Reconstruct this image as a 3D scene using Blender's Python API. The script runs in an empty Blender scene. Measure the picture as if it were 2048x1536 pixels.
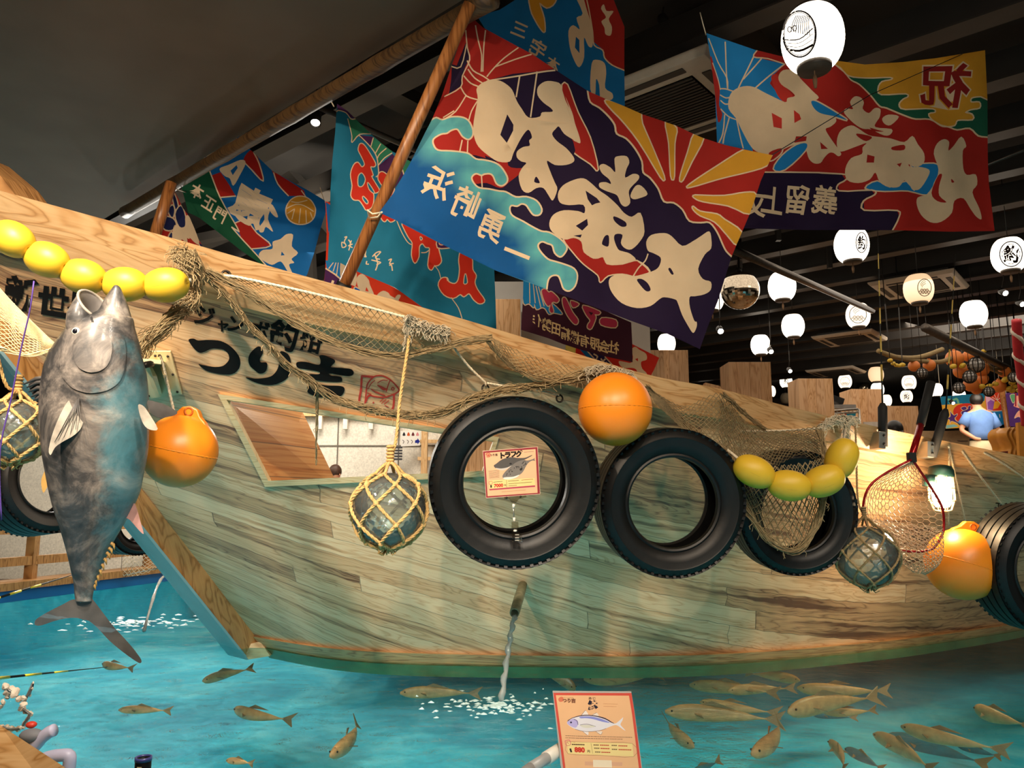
import bpy, math, random
from mathutils import Vector, Matrix, Euler
from mathutils.bvhtree import BVHTree
from mathutils.geometry import delaunay_2d_cdt
random.seed(7)
SC = bpy.context.scene
COL = SC.collection
R = math.radians
# ------------------------------------------------------------------ camera
F = 1539.0; TILT = R(8.5); EYE = 0.8           # focal length in pixels of the 2048x1536 frame
cd = bpy.data.cameras.new('camera'); cam = bpy.data.objects.new('camera', cd); COL.objects.link(cam)
cd.sensor_width = 36; cd.lens = F/2048*36; cd.clip_start = .05; cd.clip_end = 200
cam.location = (0, 0, EYE); cam.rotation_euler = (R(90)+TILT, 0, 0)
SC.camera = cam
CT, ST = math.cos(TILT), math.sin(TILT)
def ray(px, py):
    a, b = (px-1024)/F, (768-py)/F
    return Vector((a, CT-b*ST, ST+b*CT))
def P(px, py, d): return Vector((0, 0, EYE)) + ray(px, py)*d
def onz(px, py, z):
    r = ray(px, py); return P(px, py, (z-EYE)/r.z)
def proj(p):
    v = p-Vector((0, 0, EYE)); d = v.y*CT+v.z*ST; b = (-v.y*ST+v.z*CT)/d
    return 1024+F*v.x/d, 768-F*b, d
# ------------------------------------------------------------------ world, exposure, room lights and fills
SC.view_settings.view_transform = 'Standard'; SC.view_settings.look = 'None'
SC.view_settings.gamma = 1; SC.view_settings.use_curve_mapping = False
SC.view_settings.exposure = 0.14
w = bpy.data.worlds.new('world'); SC.world = w; w.use_nodes = True
w.node_tree.nodes['Background'].inputs[0].default_value = (1.0, .82, .62, 1)
w.node_tree.nodes['Background'].inputs[1].default_value = .20
def light(kind, name, loc, tgt, energy, col, size=.1, ang=60, blend=.5, sy=None):
    l = bpy.data.lights.new(name, kind); l.energy = energy; l.color = col
    o = bpy.data.objects.new(name, l); COL.objects.link(o); o.location = loc
    if tgt is not None:
        o.rotation_euler = (Vector(tgt)-Vector(loc)).to_track_quat('-Z', 'Y').to_euler()
    if kind == 'SPOT': l.spot_size = R(ang); l.spot_blend = blend; l.shadow_soft_size = size
    elif kind == 'AREA':
        l.size = size
        if sy: l.shape = 'RECTANGLE'; l.size_y = sy
    else: l.shadow_soft_size = size
    return o
WARM = (1.0, .79, .58); WARM2 = (1.0, .86, .70)
light('SPOT', 'track_spot_bow', (-1.5, .2, 2.55), P(250, 640, 2.6), 330, WARM, .05, 75, .8)
light('SPOT', 'track_spot_sign', (-.2, -.4, 2.6), P(620, 800, 2.8), 270, WARM, .06, 62, .9)
light('SPOT', 'track_spot_tyres', (.5, .1, 2.6), P(1000, 950, 3.0), 92, WARM, .06, 70, .9)
light('SPOT', 'track_spot_flag', (.6, .3, 1.9), P(1250, 330, 3.2), 16, WARM2, .2, 90, 1)
light('SPOT', 'track_spot_aft', (1.4, .6, 2.6), P(1600, 1000, 3.6), 88, WARM, .08, 70, .9)
light('SPOT', 'track_spot_stern', (2.7, 1.2, 3.0), P(1950, 1000, 3.9), 68, WARM, .08, 70, .9)
light('SPOT', 'track_spot_right_flag', (1.4, 1.2, 2.0), P(1750, 280, 4.3), 42, WARM2, .15, 80, 1)
light('AREA', 'room_glow', (1.0, -1.2, 2.6), (.2, 3.2, .6), 22, WARM2, 2.5, sy=1.2)
light('AREA', 'hall_glow', (4.2, 9.8, 3.1), (4.2, 9.8, 0), 150, WARM2, 5, sy=7)
light('AREA', 'far_hall_fill', (7.5, 11.5, 3.2), (8, 13.5, 1.2), 150, WARM2, 2.5, sy=2.5)  # added fill with no fixture, brightens the back right of the hall
light('AREA', 'cabin_glow', (-1.2, 5.6, 2.6), (-1.2, 6.2, .4), 26, (1, .86, .68), 2.2, sy=1.6)
light('SPOT', 'bulkhead_fill_spot', (-.2, 4.5, 2.1), P(560, 880, 3.6), 45, WARM, .05, 60, .5)  # added spot with no fixture, brightens the timber bulkhead
light('AREA', 'corridor_glow', (-3.6, 6.6, 2.5), (-3.9, 7.4, .6), 50, (1, .88, .7), 1.6, sy=1.6)
light('AREA', 'left_hall_glow', (-1.6, 6.6, 3.0), (-2.2, 8.2, 3.0), 90, (1, .9, .75), 1.5, sy=1)
light('SPOT', 'pool_spot_bow', (-1.3, .9, 2.6), (-1.5, 3.4, 0), 230, (1, .93, .82), .05, 70, 1)
light('SPOT', 'pool_spot_near', (.2, .5, 2.6), (-.5, 2.2, 0), 170, (1, .93, .82), .05, 60, 1)
light('SPOT', 'pool_spot_stern', (1.9, .9, 2.6), (1.9, 2.7, 0), 95, (1, .93, .82), .05, 60, 1)
for k_, (x_, z_) in enumerate(((-4.7, 2.3), (-3.9, 2.75), (-3.1, 2.2), (-2.3, 2.85), (-1.5, 2.4), (-4.3, 1.95))):
    light('SPOT', 'far_side_spot', (x_, 7.9, z_), (-1.6, 3.2, 0), 110, (1, .95, .86), .05, 80, .6)
light('AREA', 'pool_lamp_bow', (-1.4, 3.1, -.32), (-1.0, 3.3, 1.2), .5, (.16, .80, 1.0), 1.8, sy=1.2)
light('AREA', 'pool_lamp_mid', (.7, 2.6, -.32), (.9, 3.5, 1.2), .5, (.16, .80, 1.0), 2.2, sy=.9)
light('AREA', 'pool_lamp_stern', (2.6, 3.0, -.32), (2.6, 4.2, 1.2), .4, (.16, .80, 1.0), 2.0, sy=1.0)
for k_, x_ in enumerate((-2.6, -.6, 1.6, 3.8)):
    light('AREA', 'pool_floor_fill', (x_, 1.12, -.12), (x_, 2.4, -1.0), 4.6, (.66, .95, 1.0), 1.9, sy=.12)  # unseen strips below the near rim, added to light the pool floor
# ------------------------------------------------------------------ colours and materials
def lin(h):
    if not isinstance(h, str): return tuple(h)[:3]
    c = [int(h[i:i+2], 16)/255 for i in (0, 2, 4)]
    return tuple(x/12.92 if x <= .04045 else ((x+.055)/1.055)**2.4 for x in c)
_M = {}
def newmat(name):
    m = bpy.data.materials.new(name); m.use_nodes = True
    return m, m.node_tree.nodes, m.node_tree.links, m.node_tree.nodes['Principled BSDF']
def noise(N, L, scale, vec=None, detail=4, rough=.5):
    n = N.new('ShaderNodeTexNoise'); n.inputs['Scale'].default_value = scale
    n.inputs['Detail'].default_value = detail; n.inputs['Roughness'].default_value = rough
    if vec is not None: L.new(vec, n.inputs['Vector'])
    return n
def ramp(N, L, fac, stops):
    r = N.new('ShaderNodeValToRGB'); e = r.color_ramp.elements
    while len(e) < len(stops): e.new(.5)
    for k, (p, c) in enumerate(stops):
        e[k].position = p; e[k].color = (*lin(c), 1)
    L.new(fac, r.inputs[0]); return r
def bump(N, L, B, h, s=.3, d=.01):
    b = N.new('ShaderNodeBump'); b.inputs['Strength'].default_value = s; b.inputs['Distance'].default_value = d
    L.new(h, b.inputs['Height']); L.new(b.outputs[0], B.inputs['Normal']); return b
def mat(name, col, rough=.5, metal=0, spec=.5, var=.12, scale=18, bmp=0, emit=None, estr=1, coat=0):
    if name in _M: return _M[name]
    m, N, L, B = newmat(name); c = lin(col)
    tc = N.new('ShaderNodeTexCoord'); n = noise(N, L, scale, tc.outputs['Object'])
    r = ramp(N, L, n.outputs[0], [(.3, tuple(x*(1-var) for x in c)), (.7, tuple(min(1, x*(1+var)) for x in c))])
    L.new(r.outputs[0], B.inputs['Base Color'])
    B.inputs['Roughness'].default_value = rough; B.inputs['Metallic'].default_value = metal
    B.inputs['Specular IOR Level'].default_value = spec; B.inputs['Coat Weight'].default_value = coat
    if bmp: bump(N, L, B, n.outputs[0], bmp)
    if emit:
        B.inputs['Emission Color'].default_value = (*lin(emit), 1); B.inputs['Emission Strength'].default_value = estr
    _M[name] = m; return m
def wood(name, c1, c2, c3, scale=1., rough=.45, axis=0, uv=False, plank=0, coat=.0):
    """wood with long grain along one axis; plank > 0 splits it into boards of that width"""
    if name in _M: return _M[name]
    m, N, L, B = newmat(name)
    tc = N.new('ShaderNodeTexCoord'); src = tc.outputs['UV' if uv else 'Object']
    sx = N.new('ShaderNodeSeparateXYZ'); L.new(src, sx.inputs[0])
    order = [[0, 1, 2], [1, 0, 2], [2, 0, 1], [0, 2, 1]][axis]
    def mth(op, a, b=None):
        n = N.new('ShaderNodeMath'); n.operation = op
        for k, v in enumerate((a, b)):
            if v is None: continue
            if isinstance(v, (int, float)): n.inputs[k].default_value = v
            else: L.new(v, n.inputs[k])
        return n.outputs[0]
    along, across, third = (sx.outputs[k] for k in order)
    tone = None
    if plank:
        pi = mth('DIVIDE', across, plank); fl = mth('FLOOR', pi); fr = mth('FRACT', pi)
        wn = N.new('ShaderNodeTexWhiteNoise'); wn.noise_dimensions = '1D'; L.new(fl, wn.inputs['W'])
        off = mth('MULTIPLY', wn.outputs['Value'], 7.3)
        sh = mth('ADD', along, off)
        seg = mth('FLOOR', mth('DIVIDE', sh, 2.1))
        wn2 = N.new('ShaderNodeTexWhiteNoise'); wn2.noise_dimensions = '2D'
        cv = N.new('ShaderNodeCombineXYZ'); L.new(fl, cv.inputs[0]); L.new(seg, cv.inputs[1]); L.new(cv.outputs[0], wn2.inputs['Vector'])
        tone = wn2.outputs['Value']
        edge = mth('MINIMUM', fr, mth('SUBTRACT', 1., fr))
        gap = mth('LESS_THAN', edge, .016)
        sf = mth('FRACT', mth('DIVIDE', sh, 2.1)); gap2 = mth('LESS_THAN', sf, .0022)
        gap = mth('MAXIMUM', gap, gap2)
        third = mth('MULTIPLY', tone, 13.)
    cx = N.new('ShaderNodeCombineXYZ')
    L.new(mth('MULTIPLY', along, 1.1*scale), cx.inputs[0]); L.new(mth('MULTIPLY', across, 11*scale), cx.inputs[1]); L.new(third, cx.inputs[2])
    n1 = noise(N, L, 1.6, cx.outputs[0], 3, .5); n1.inputs['Distortion'].default_value = 1.1
    rings = mth('FRACT', mth('MULTIPLY', n1.outputs[0], 9.))
    rings = mth('ABSOLUTE', mth('SUBTRACT', mth('MULTIPLY', rings, 2.), 1.))
    rings = mth('POWER', rings, 3.)
    cx2 = N.new('ShaderNodeCombineXYZ')
    L.new(mth('MULTIPLY', along, 3*scale), cx2.inputs[0]); L.new(mth('MULTIPLY', across, 160*scale), cx2.inputs[1]); L.new(third, cx2.inputs[2])
    n2 = noise(N, L, 1., cx2.outputs[0], 3, .6)
    g = mth('ADD', mth('MULTIPLY', rings, .45), mth('MULTIPLY', n2.outputs[0], .4))
    if tone is not None:
        sx3 = N.new('ShaderNodeCombineXYZ'); L.new(mth('MULTIPLY', along, .9), sx3.inputs[0]); L.new(mth('MULTIPLY', across, 26), sx3.inputs[1]); L.new(third, sx3.inputs[2])
        n3 = noise(N, L, 1., sx3.outputs[0], 2, .5)
        st_ = mth('MULTIPLY', mth('MAXIMUM', mth('SUBTRACT', n3.outputs[0], .54), 0.), 2.6)
        g = mth('ADD', mth('ADD', mth('MULTIPLY', g, .60), st_), mth('MULTIPLY', mth('POWER', tone, 1.5), .50))
    r = ramp(N, L, g, [(.12, c1), (.45, c2), (.92, c3)])
    out = r.outputs[0]
    if plank:
        mx = N.new('ShaderNodeMix'); mx.data_type = 'RGBA'; L.new(mth('MULTIPLY', gap, .6), mx.inputs[0]); L.new(out, mx.inputs[6]); mx.inputs[7].default_value = (.05, .03, .018, 1)
        out = mx.outputs[2]
    L.new(out, B.inputs['Base Color']); B.inputs['Roughness'].default_value = rough
    B.inputs['Coat Weight'].default_value = coat; B.inputs['Coat Roughness'].default_value = .3
    bump(N, L, B, g, .12, .004)
    _M[name] = m; return m
def glassy(name, tint=(.93, .98, .96), gl=.12, rough=.03, bscale=9., bs=.5, milk=0.):
    """thin clear glass: mostly see-through with fresnel reflection"""
    if name in _M: return _M[name]
    m, N, L, B = newmat(name); N.remove(B); out = N['Material Output']
    t = N.new('ShaderNodeBsdfTransparent'); t.inputs[0].default_value = (*tint, 1)
    g = N.new('ShaderNodeBsdfGlossy'); g.inputs['Roughness'].default_value = rough
    fr = N.new('ShaderNodeFresnel'); fr.inputs[0].default_value = 1.5
    tc = N.new('ShaderNodeTexCoord'); n = noise(N, L, bscale, tc.outputs['Object'], 2)
    b = N.new('ShaderNodeBump'); b.inputs['Strength'].default_value = bs; b.inputs['Distance'].default_value = .02
    L.new(n.outputs[0], b.inputs['Height']); L.new(b.outputs[0], g.inputs['Normal']); L.new(b.outputs[0], fr.inputs['Normal'])
    a = N.new('ShaderNodeMath'); a.operation = 'ADD'; a.inputs[1].default_value = gl; a.use_clamp = True; L.new(fr.outputs[0], a.inputs[0])
    base = t.outputs[0]
    if milk:
        df = N.new('ShaderNodeBsdfTranslucent'); df.inputs[0].default_value = (.82, .84, .80, 1); d2 = N.new('ShaderNodeBsdfDiffuse'); d2.inputs[0].default_value = (.80, .82, .78, 1)
        ma = N.new('ShaderNodeMixShader'); L.new(df.outputs[0], ma.inputs[1]); L.new(d2.outputs[0], ma.inputs[2]); mb_ = N.new('ShaderNodeMixShader'); mb_.inputs[0].default_value = milk
        L.new(base, mb_.inputs[1]); L.new(ma.outputs[0], mb_.inputs[2]); base = mb_.outputs[0]
    mx = N.new('ShaderNodeMixShader'); L.new(a.outputs[0], mx.inputs[0]); L.new(base, mx.inputs[1]); L.new(g.outputs[0], mx.inputs[2])
    L.new(mx.outputs[0], out.inputs[0]); _M[name] = m; return m
def print_mat(name, rough=.75, thru=.0, weave=0):
    """printed surface: the colour of each printed patch is stored on the mesh"""
    if name in _M: return _M[name]
    m, N, L, B = newmat(name); out = N['Material Output']
    a = N.new('ShaderNodeAttribute'); a.attribute_name = 'print'
    tc = N.new('ShaderNodeTexCoord'); n = noise(N, L, 7, tc.outputs['Object'], 4)
    r = ramp(N, L, n.outputs[0], [(.25, (.84, .84, .84)), (.75, (1, 1, 1))])
    mx = N.new('ShaderNodeMix'); mx.data_type = 'RGBA'; mx.blend_type = 'MULTIPLY'; mx.inputs[0].default_value = 1
    L.new(a.outputs['Color'], mx.inputs[6]); L.new(r.outputs[0], mx.inputs[7])
    L.new(mx.outputs[2], B.inputs['Base Color']); B.inputs['Roughness'].default_value = rough
    B.inputs['Specular IOR Level'].default_value = .25
    if weave:
        n2 = noise(N, L, 60, tc.outputs['Object'], 3); bump(N, L, B, n2.outputs[0], .25, .004)
    if thru:
        t = N.new('ShaderNodeBsdfTranslucent'); L.new(mx.outputs[2], t.inputs[0])
        ms = N.new('ShaderNodeMixShader'); ms.inputs[0].default_value = thru
        L.new(B.outputs[0], ms.inputs[1]); L.new(t.outputs[0], ms.inputs[2]); L.new(ms.outputs[0], out.inputs[0])
    _M[name] = m; return m
# ------------------------------------------------------------------ object helpers
def link(o, parent=None):
    COL.objects.link(o)
    if parent is not None: o.parent = parent
    return o
def tag(o, label, cat, group=None):
    o['label'] = label; o['category'] = cat
    if group: o['group'] = group
    return o
def empty(name, loc, label=None, cat=None, group=None, rot=(0, 0, 0)):
    o = bpy.data.objects.new(name, None); o.empty_display_size = .05; COL.objects.link(o)
    o.location = loc; o.rotation_euler = rot
    bpy.context.view_layer.update()
    if label: tag(o, label, cat, group)
    return o
class MB:
    def __init__(s): s.v = []; s.f = []; s.mi = []; s.uv = None; s.col = []
    def add(s, v, f, mi=0):
        b = len(s.v); s.v += [Vector(x) for x in v]; s.f += [[b+i for i in q] for q in f]; s.mi += [mi]*len(f); return s
    def box(s, c, size, rot=None, mi=0):
        x, y, z = (k/2 for k in size); M = Matrix.Identity(3) if rot is None else (rot.to_matrix() if hasattr(rot, 'to_matrix') else rot)
        v = [Vector(c)+M@Vector((a*x, b*y, d*z)) for a in (-1, 1) for b in (-1, 1) for d in (-1, 1)]
        return s.add(v, [(0, 1, 3, 2), (4, 6, 7, 5), (0, 4, 5, 1), (2, 3, 7, 6), (0, 2, 6, 4), (1, 5, 7, 3)], mi)
    def prism(s, poly, off, mi=0):
        """closed solid between a polygon (3D points) and its copy moved by off"""
        n = len(poly); a = [Vector(p) for p in poly]; b = [p+Vector(off) for p in a]
        return s.add(a+b, [list(range(n)), list(range(2*n-1, n-1, -1))]+[(i, i+n, (i+1) % n+n, (i+1) % n) for i in range(n)], mi)
    def tube(s, path, r, n=6, mi=0, closed=False, caps=True, tw=None):
        pts = [Vector(p) for p in path]; K = len(pts); rr = r if isinstance(r, (list, tuple)) else [r]*K
        up = None; V = []
        for i in range(K):
            a = pts[(i-1) % K] if (i or closed) else pts[i]; b = pts[(i+1) % K] if (i < K-1 or closed) else pts[i]
            t = (b-a); t = t.normalized() if t.length > 1e-9 else Vector((0, 0, 1))
            if up is None:
                up = Vector((0, 0, 1)) if abs(t.z) < .9 else Vector((1, 0, 0))
            x = up-t*up.dot(t); x = x.normalized() if x.length > 1e-6 else t.orthogonal().normalized(); y = t.cross(x); up = x
            for k in range(n):
                th = 2*math.pi*k/n
                V.append(pts[i]+(x*math.cos(th)+y*math.sin(th))*rr[i])
        Fc = []
        for i in range(K if closed else K-1):
            j = (i+1) % K
            Fc += [(i*n+k, i*n+(k+1) % n, j*n+(k+1) % n, j*n+k) for k in range(n)]
        if caps and not closed: Fc += [list(range(n))[::-1], [(K-1)*n+k for k in range(n)]]
        return s.add(V, Fc, mi)
    def lathe(s, prof, o=(0, 0, 0), n=32, M=None, mi=0, closed=False):
        """revolve (r, z) pairs about z"""
        M = M or Matrix.Identity(3); o = Vector(o); K = len(prof); V = []
        for r, z in prof:
            for k in range(n):
                th = 2*math.pi*k/n; V.append(o+M@Vector((r*math.cos(th), r*math.sin(th), z)))
        Fc = []
        for i in range(K if closed else K-1):
            j = (i+1) % K
            Fc += [(i*n+k, i*n+(k+1) % n, j*n+(k+1) % n, j*n+k) for k in range(n)]
        if not closed:
            Fc += [list(range(n))[::-1], [(K-1)*n+k for k in range(n)]]
        return s.add(V, Fc, mi)
    def sphere(s, c, r, n=16, m=10, M=None, mi=0):
        c = Vector(c); M = M or Matrix.Identity(3); r = Vector(r) if hasattr(r, '__len__') else Vector((r, r, r))
        V = [c+M@Vector((0, 0, r.z))]; Fc = []
        for i in range(1, m):
            a = math.pi*i/m
            for k in range(n):
                th = 2*math.pi*k/n; V.append(c+M@Vector((r.x*math.sin(a)*math.cos(th), r.y*math.sin(a)*math.sin(th), r.z*math.cos(a))))
        V.append(c-M@Vector((0, 0, r.z))); e = len(V)-1
        for k in range(n):
            Fc.append((0, 1+k, 1+(k+1) % n)); q = 1+(m-2)*n; Fc.append((e, q+(k+1) % n, q+k))
        for i in range(m-2):
            for k in range(n):
                a = 1+i*n+k; b = 1+i*n+(k+1) % n; Fc.append((a, a+n, b+n, b))
        return s.add(V, Fc, mi)
    def loft(s, rings, mi=0, caps=True):
        n = len(rings[0]); V = [p for r_ in rings for p in r_]; Fc = []
        for i in range(len(rings)-1):
            Fc += [(i*n+k, i*n+(k+1) % n, (i+1)*n+(k+1) % n, (i+1)*n+k) for k in range(n)]
        if caps: Fc += [list(range(n))[::-1], [(len(rings)-1)*n+k for k in range(n)]]
        return s.add(V, Fc, mi)
    def build(s, name, mats, parent=None, smooth=True, auto=None, uv=None, local=False, bevel=0):
        """verts are world positions; the parent's frame is taken off"""
        me = bpy.data.meshes.new(name)
        V = s.v
        if parent is not None and not local:
            bpy.context.view_layer.update(); I = parent.matrix_world.inverted(); V = [I@p for p in V]
        me.from_pydata([tuple(p) for p in V], [], s.f)
        if not isinstance(mats, (list, tuple)): mats = [mats]
        for m in mats: me.materials.append(m)
        if len(mats) > 1: me.polygons.foreach_set('material_index', s.mi)
        if smooth: me.polygons.foreach_set('use_smooth', [True]*len(me.polygons))
        if uv:
            l = me.uv_layers.new(name='UVMap')
            for lp in me.loops: l.data[lp.index].uv = uv[lp.vertex_index]
        if s.col:
            a = me.color_attributes.new('print', 'FLOAT_COLOR', 'CORNER'); flat = []
            for fc in s.col:
                for c in fc: flat += [*c, 1.]
            a.data.foreach_set('color', flat)
        me.validate(); me.update()
        if smooth and auto is not None:
            me.set_sharp_from_angle(angle=R(auto))
        o = bpy.data.objects.new(name, me); link(o, parent)
        if bevel:
            b = o.modifiers.new('edge', 'BEVEL'); b.width = bevel; b.segments = 2; b.limit_method = 'ANGLE'
        return o
def rootmb(o_mb, name, mats, label, cat, group=None, origin=None, **kw):
    """one mesh as a whole thing, its origin at its own base"""
    if origin is None:
        xs = [v.x for v in o_mb.v]; ys = [v.y for v in o_mb.v]; zs = [v.z for v in o_mb.v]
        origin = Vector(((min(xs)+max(xs))/2, (min(ys)+max(ys))/2, min(zs)))
    o_mb.v = [v-origin for v in o_mb.v]
    o = o_mb.build(name, mats, local=True, **kw); o.location = origin
    if label: tag(o, label, cat, group)
    return o
def struct(o): o['kind'] = 'structure'; return o
def copy_tree(o, parent=None):
    c = o.copy(); link(c, parent)
    for ch in list(o.children): copy_tree(ch, c)
    return c
def catmull(pts, k=4, closed=False):
    n = len(pts); out = []
    for i in range(n if closed else n-1):
        g = (lambda j: pts[j % n]) if closed else (lambda j: pts[max(0, min(n-1, j))])
        p0, p1, p2, p3 = g(i-1), g(i), g(i+1), g(i+2)
        for j in range(k):
            t = j/k; t2 = t*t; t3 = t2*t
            out.append(tuple(.5*((2*b)+(-a+c)*t+(2*a-5*b+4*c-d)*t2+(-a+3*b-3*c+d)*t3) for a, b, c, d in zip(p0, p1, p2, p3)))
    if not closed: out.append(tuple(pts[-1]))
    return out
# ------------------------------------------------------------------ printed surfaces
def glyphs(text, bold=.0):
    """flat outline mesh of some text, one em high, centred"""
    c = bpy.data.curves.new('glyph', 'FONT'); c.body = text; c.offset = bold; c.resolution_u = 2
    c.align_x = 'CENTER'; c.align_y = 'CENTER'
    o = bpy.data.objects.new('glyph', c); COL.objects.link(o)
    dg = bpy.context.evaluated_depsgraph_get(); dg.update()
    me = o.evaluated_get(dg).to_mesh()
    vs = [(v.co.x, v.co.y) for v in me.vertices]; fs = [list(p.vertices) for p in me.polygons]
    o.evaluated_get(dg).to_mesh_clear(); bpy.data.objects.remove(o); bpy.data.curves.remove(c)
    if vs:
        x0, x1 = min(v[0] for v in vs), max(v[0] for v in vs); y0, y1 = min(v[1] for v in vs), max(v[1] for v in vs)
        vs = [(x-(x0+x1)/2, y-(y0+y1)/2) for x, y in vs]
    return vs, fs
_G = {}
def glyph_polys(text, cx, cy, size, ux=(1, 0), uy=(0, -1), bold=.03, mirror=False, wide=1.):
    k = (text, bold)
    if k not in _G: _G[k] = glyphs(text, bold)
    vs, fs = _G[k]; s = -1 if mirror else 1; out = []
    q = [(cx+size*(s*x*wide*ux[0]+y*uy[0]), cy+size*(s*x*wide*ux[1]+y*uy[1])) for x, y in vs]
    return [[q[i] for i in f] for f in fs]
def area2(p): return sum(p[i][0]*p[(i+1) % len(p)][1]-p[(i+1) % len(p)][0]*p[i][1] for i in range(len(p)))
def stroke_polys(pts, w, closed=False):
    out = []; n = len(pts)
    for i in range(n if closed else n-1):
        (ax, ay), (bx, by) = pts[i], pts[(i+1) % n]; dx, dy = bx-ax, by-ay; l = math.hypot(dx, dy)
        if l < 1e-4: continue
        dx, dy = dx/l*w/2, dy/l*w/2; e = .45
        out.append([(ax-dx*e-dy, ay-dy*e+dx), (ax-dx*e+dy, ay-dy*e-dx), (bx+dx*e+dy, by+dy*e-dx), (bx+dx*e-dy, by+dy*e+dx)])
    return out
def Z(ox, oy, s): return lambda *c: [(ox+c[i]/s, oy+c[i+1]/s) for i in range(0, len(c), 2)]
CREAM = lin('e2c7a2')
def inlay(outline, layers, fn, grid=12., base='ffffff', eps=1e-3):
    """cut an outlined sheet along every printed shape; returns MB with a colour per patch.
    layer: (kind, colour, pts, extra)  kinds: f fill smooth, p fill straight, o fill smooth with cream rim, s stroke, g glyph polygons"""
    polys = [outline]; cols = [lin(base) if not callable(base) else base]
    for ly in layers:
        k, c, pts = ly[0], ly[1], ly[2]; ex = ly[3] if len(ly) > 3 else None
        c = c if callable(c) else lin(c)
        if k in 'fo': pts = catmull(pts, 3, True)
        if k == 'o':
            for q in stroke_polys(pts, (ex or 2.6)*2, True): polys.append(q); cols.append(CREAM)
        if k in 'fop': polys.append(pts); cols.append(c)
        elif k == 's':
            sm = catmull(pts, 3) if len(pts) > 2 else pts
            for q in stroke_polys(sm, ex or 3): polys.append(q); cols.append(c)
        elif k == 'g':
            for q in pts: polys.append(q); cols.append(c)
    V = []; Fc = []
    keepc = []
    for p, c_ in zip(polys, cols):
        if abs(area2(p)) < .12: continue
        keepc.append(c_)
        if area2(p) < 0: p = p[::-1]
        b = len(V); V += [Vector(q) for q in p]; Fc.append(list(range(b, b+len(p))))
    cols = keepc
    xs = [q[0] for q in outline]; ys = [q[1] for q in outline]
    y = min(ys)+grid*.37
    while y < max(ys):
        x = min(xs)+grid*.41
        while x < max(xs): V.append(Vector((x, y))); x += grid
        y += grid
    v, e, f, ov, oe, of = delaunay_2d_cdt(V, [], Fc, 1, eps)
    mb = MB(); used = {}
    for t, src in zip(f, of):
        if 0 not in src: continue
        c = cols[max(src)]
        q = []; cc = []
        for i in t:
            if i not in used: used[i] = len(mb.v); mb.v.append(fn(v[i].x, v[i].y))
            q.append(used[i]); cc.append(c(v[i].x, v[i].y) if callable(c) else c)
        if len(set(q)) < 3: continue
        mb.f.append(q); mb.mi.append(0); mb.col.append(cc)
    return mb
def plane_fn(a, b, c):
    """pixel + depth at three corners -> the plane through them; returns (px, py) -> point on it"""
    A, B_, C_ = P(*a), P(*b), P(*c); n = (B_-A).cross(C_-A).normalized(); k = (A-Vector((0, 0, EYE))).dot(n)
    def fn(x, y, off=0.):
        r = ray(x, y); p = Vector((0, 0, EYE))+r*(k/r.dot(n))
        return p+n*off
    fn.n = n if n.y < 0 else -n
    return fn
def mixc(a, b, t):
    t = max(0, min(1, t)); return tuple(x+(y-x)*t for x, y in zip(a, b))
# ------------------------------------------------------------------ room shell
AX = Vector((-.766, .643, 0)); BX = Vector((.643, .766, 0))      # the building's two directions
m_dark = mat('black_paint', '1d1a17', .75, var=.3, scale=2)
m_beam = mat('black_steel', '231f1b', .55, var=.25, scale=3)
m_soff = mat('dark_plaster', '665a4d', .9, var=.10, scale=3, bmp=.1)
m_conc = mat('speckled_board', 'd8d2c6', .8, var=.16, scale=60)
m_grey = mat('pale_grey_paint', 'a9a29a', .85, var=.06, scale=3)
m_timber = wood('pale_cedar', 'e8c491', 'd6a871', 'a9743f', 1., .5, 2)
m_rail = wood('rail_timber', 'b98a55', '8f6437', '5c3b1e', 1., .5, 0)
def slab(name, pts, z0, z1, m):
    mb = MB(); mb.prism([(x, y, z0) for x, y in pts], (0, 0, z1-z0)); return struct(mb.build(name, m, smooth=False))
A = P(925, 0, 1.9/ray(925, 0).z); B = P(180, 455, 1.9/ray(180, 455).z); D = (B-A).normalized(); D.z = 0
Q = Vector((-D.y, D.x, 0)); Q = Q if Q.y < 0 else -Q
a0 = A-D*2.2; b0 = B+D*.0
slab('ceiling_soffit', [tuple(p[:2]) for p in (a0, b0, b0+Q*4.6, a0+Q*4.6)], 2.70, 2.86, m_soff)
slab('ceiling', [(-14, -3), (16, -3), (16, 26), (-14, 26)], 3.98, 4.08, m_dark)
slab('floor', [(-9, 8.0), (9, 8.0), (9, 25), (-9, 25)], -.2, -.02, mat('dark_floor', '5c4a3a', .5))
slab('floor_near_side', [(-9, -4), (9, -4), (9, .95), (-9, .95)], -.9, -.8, mat('dark_floor', '5c4a3a', .5))
struct(MB().box((1, 24.5, 2), (30, .2, 4.4)).build('wall_far', mat('dark_wall', '2b231c', .8), smooth=False))
struct(MB().box((15.4, 11, 2), (.2, 28, 4.4)).build('wall_right', mat('dark_wall', '2b231c', .8), smooth=False))
struct(MB().box((-9.0, 9, 1.5), (.2, 26, 5.4)).build('wall_left', mat('dark_wall', '2b231c', .8), smooth=False))
struct(MB().box((0, -4, 1.5), (24, .2, 5.4)).build('wall_back', mat('brown_wall', '6a5238', .8), smooth=False))
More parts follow.
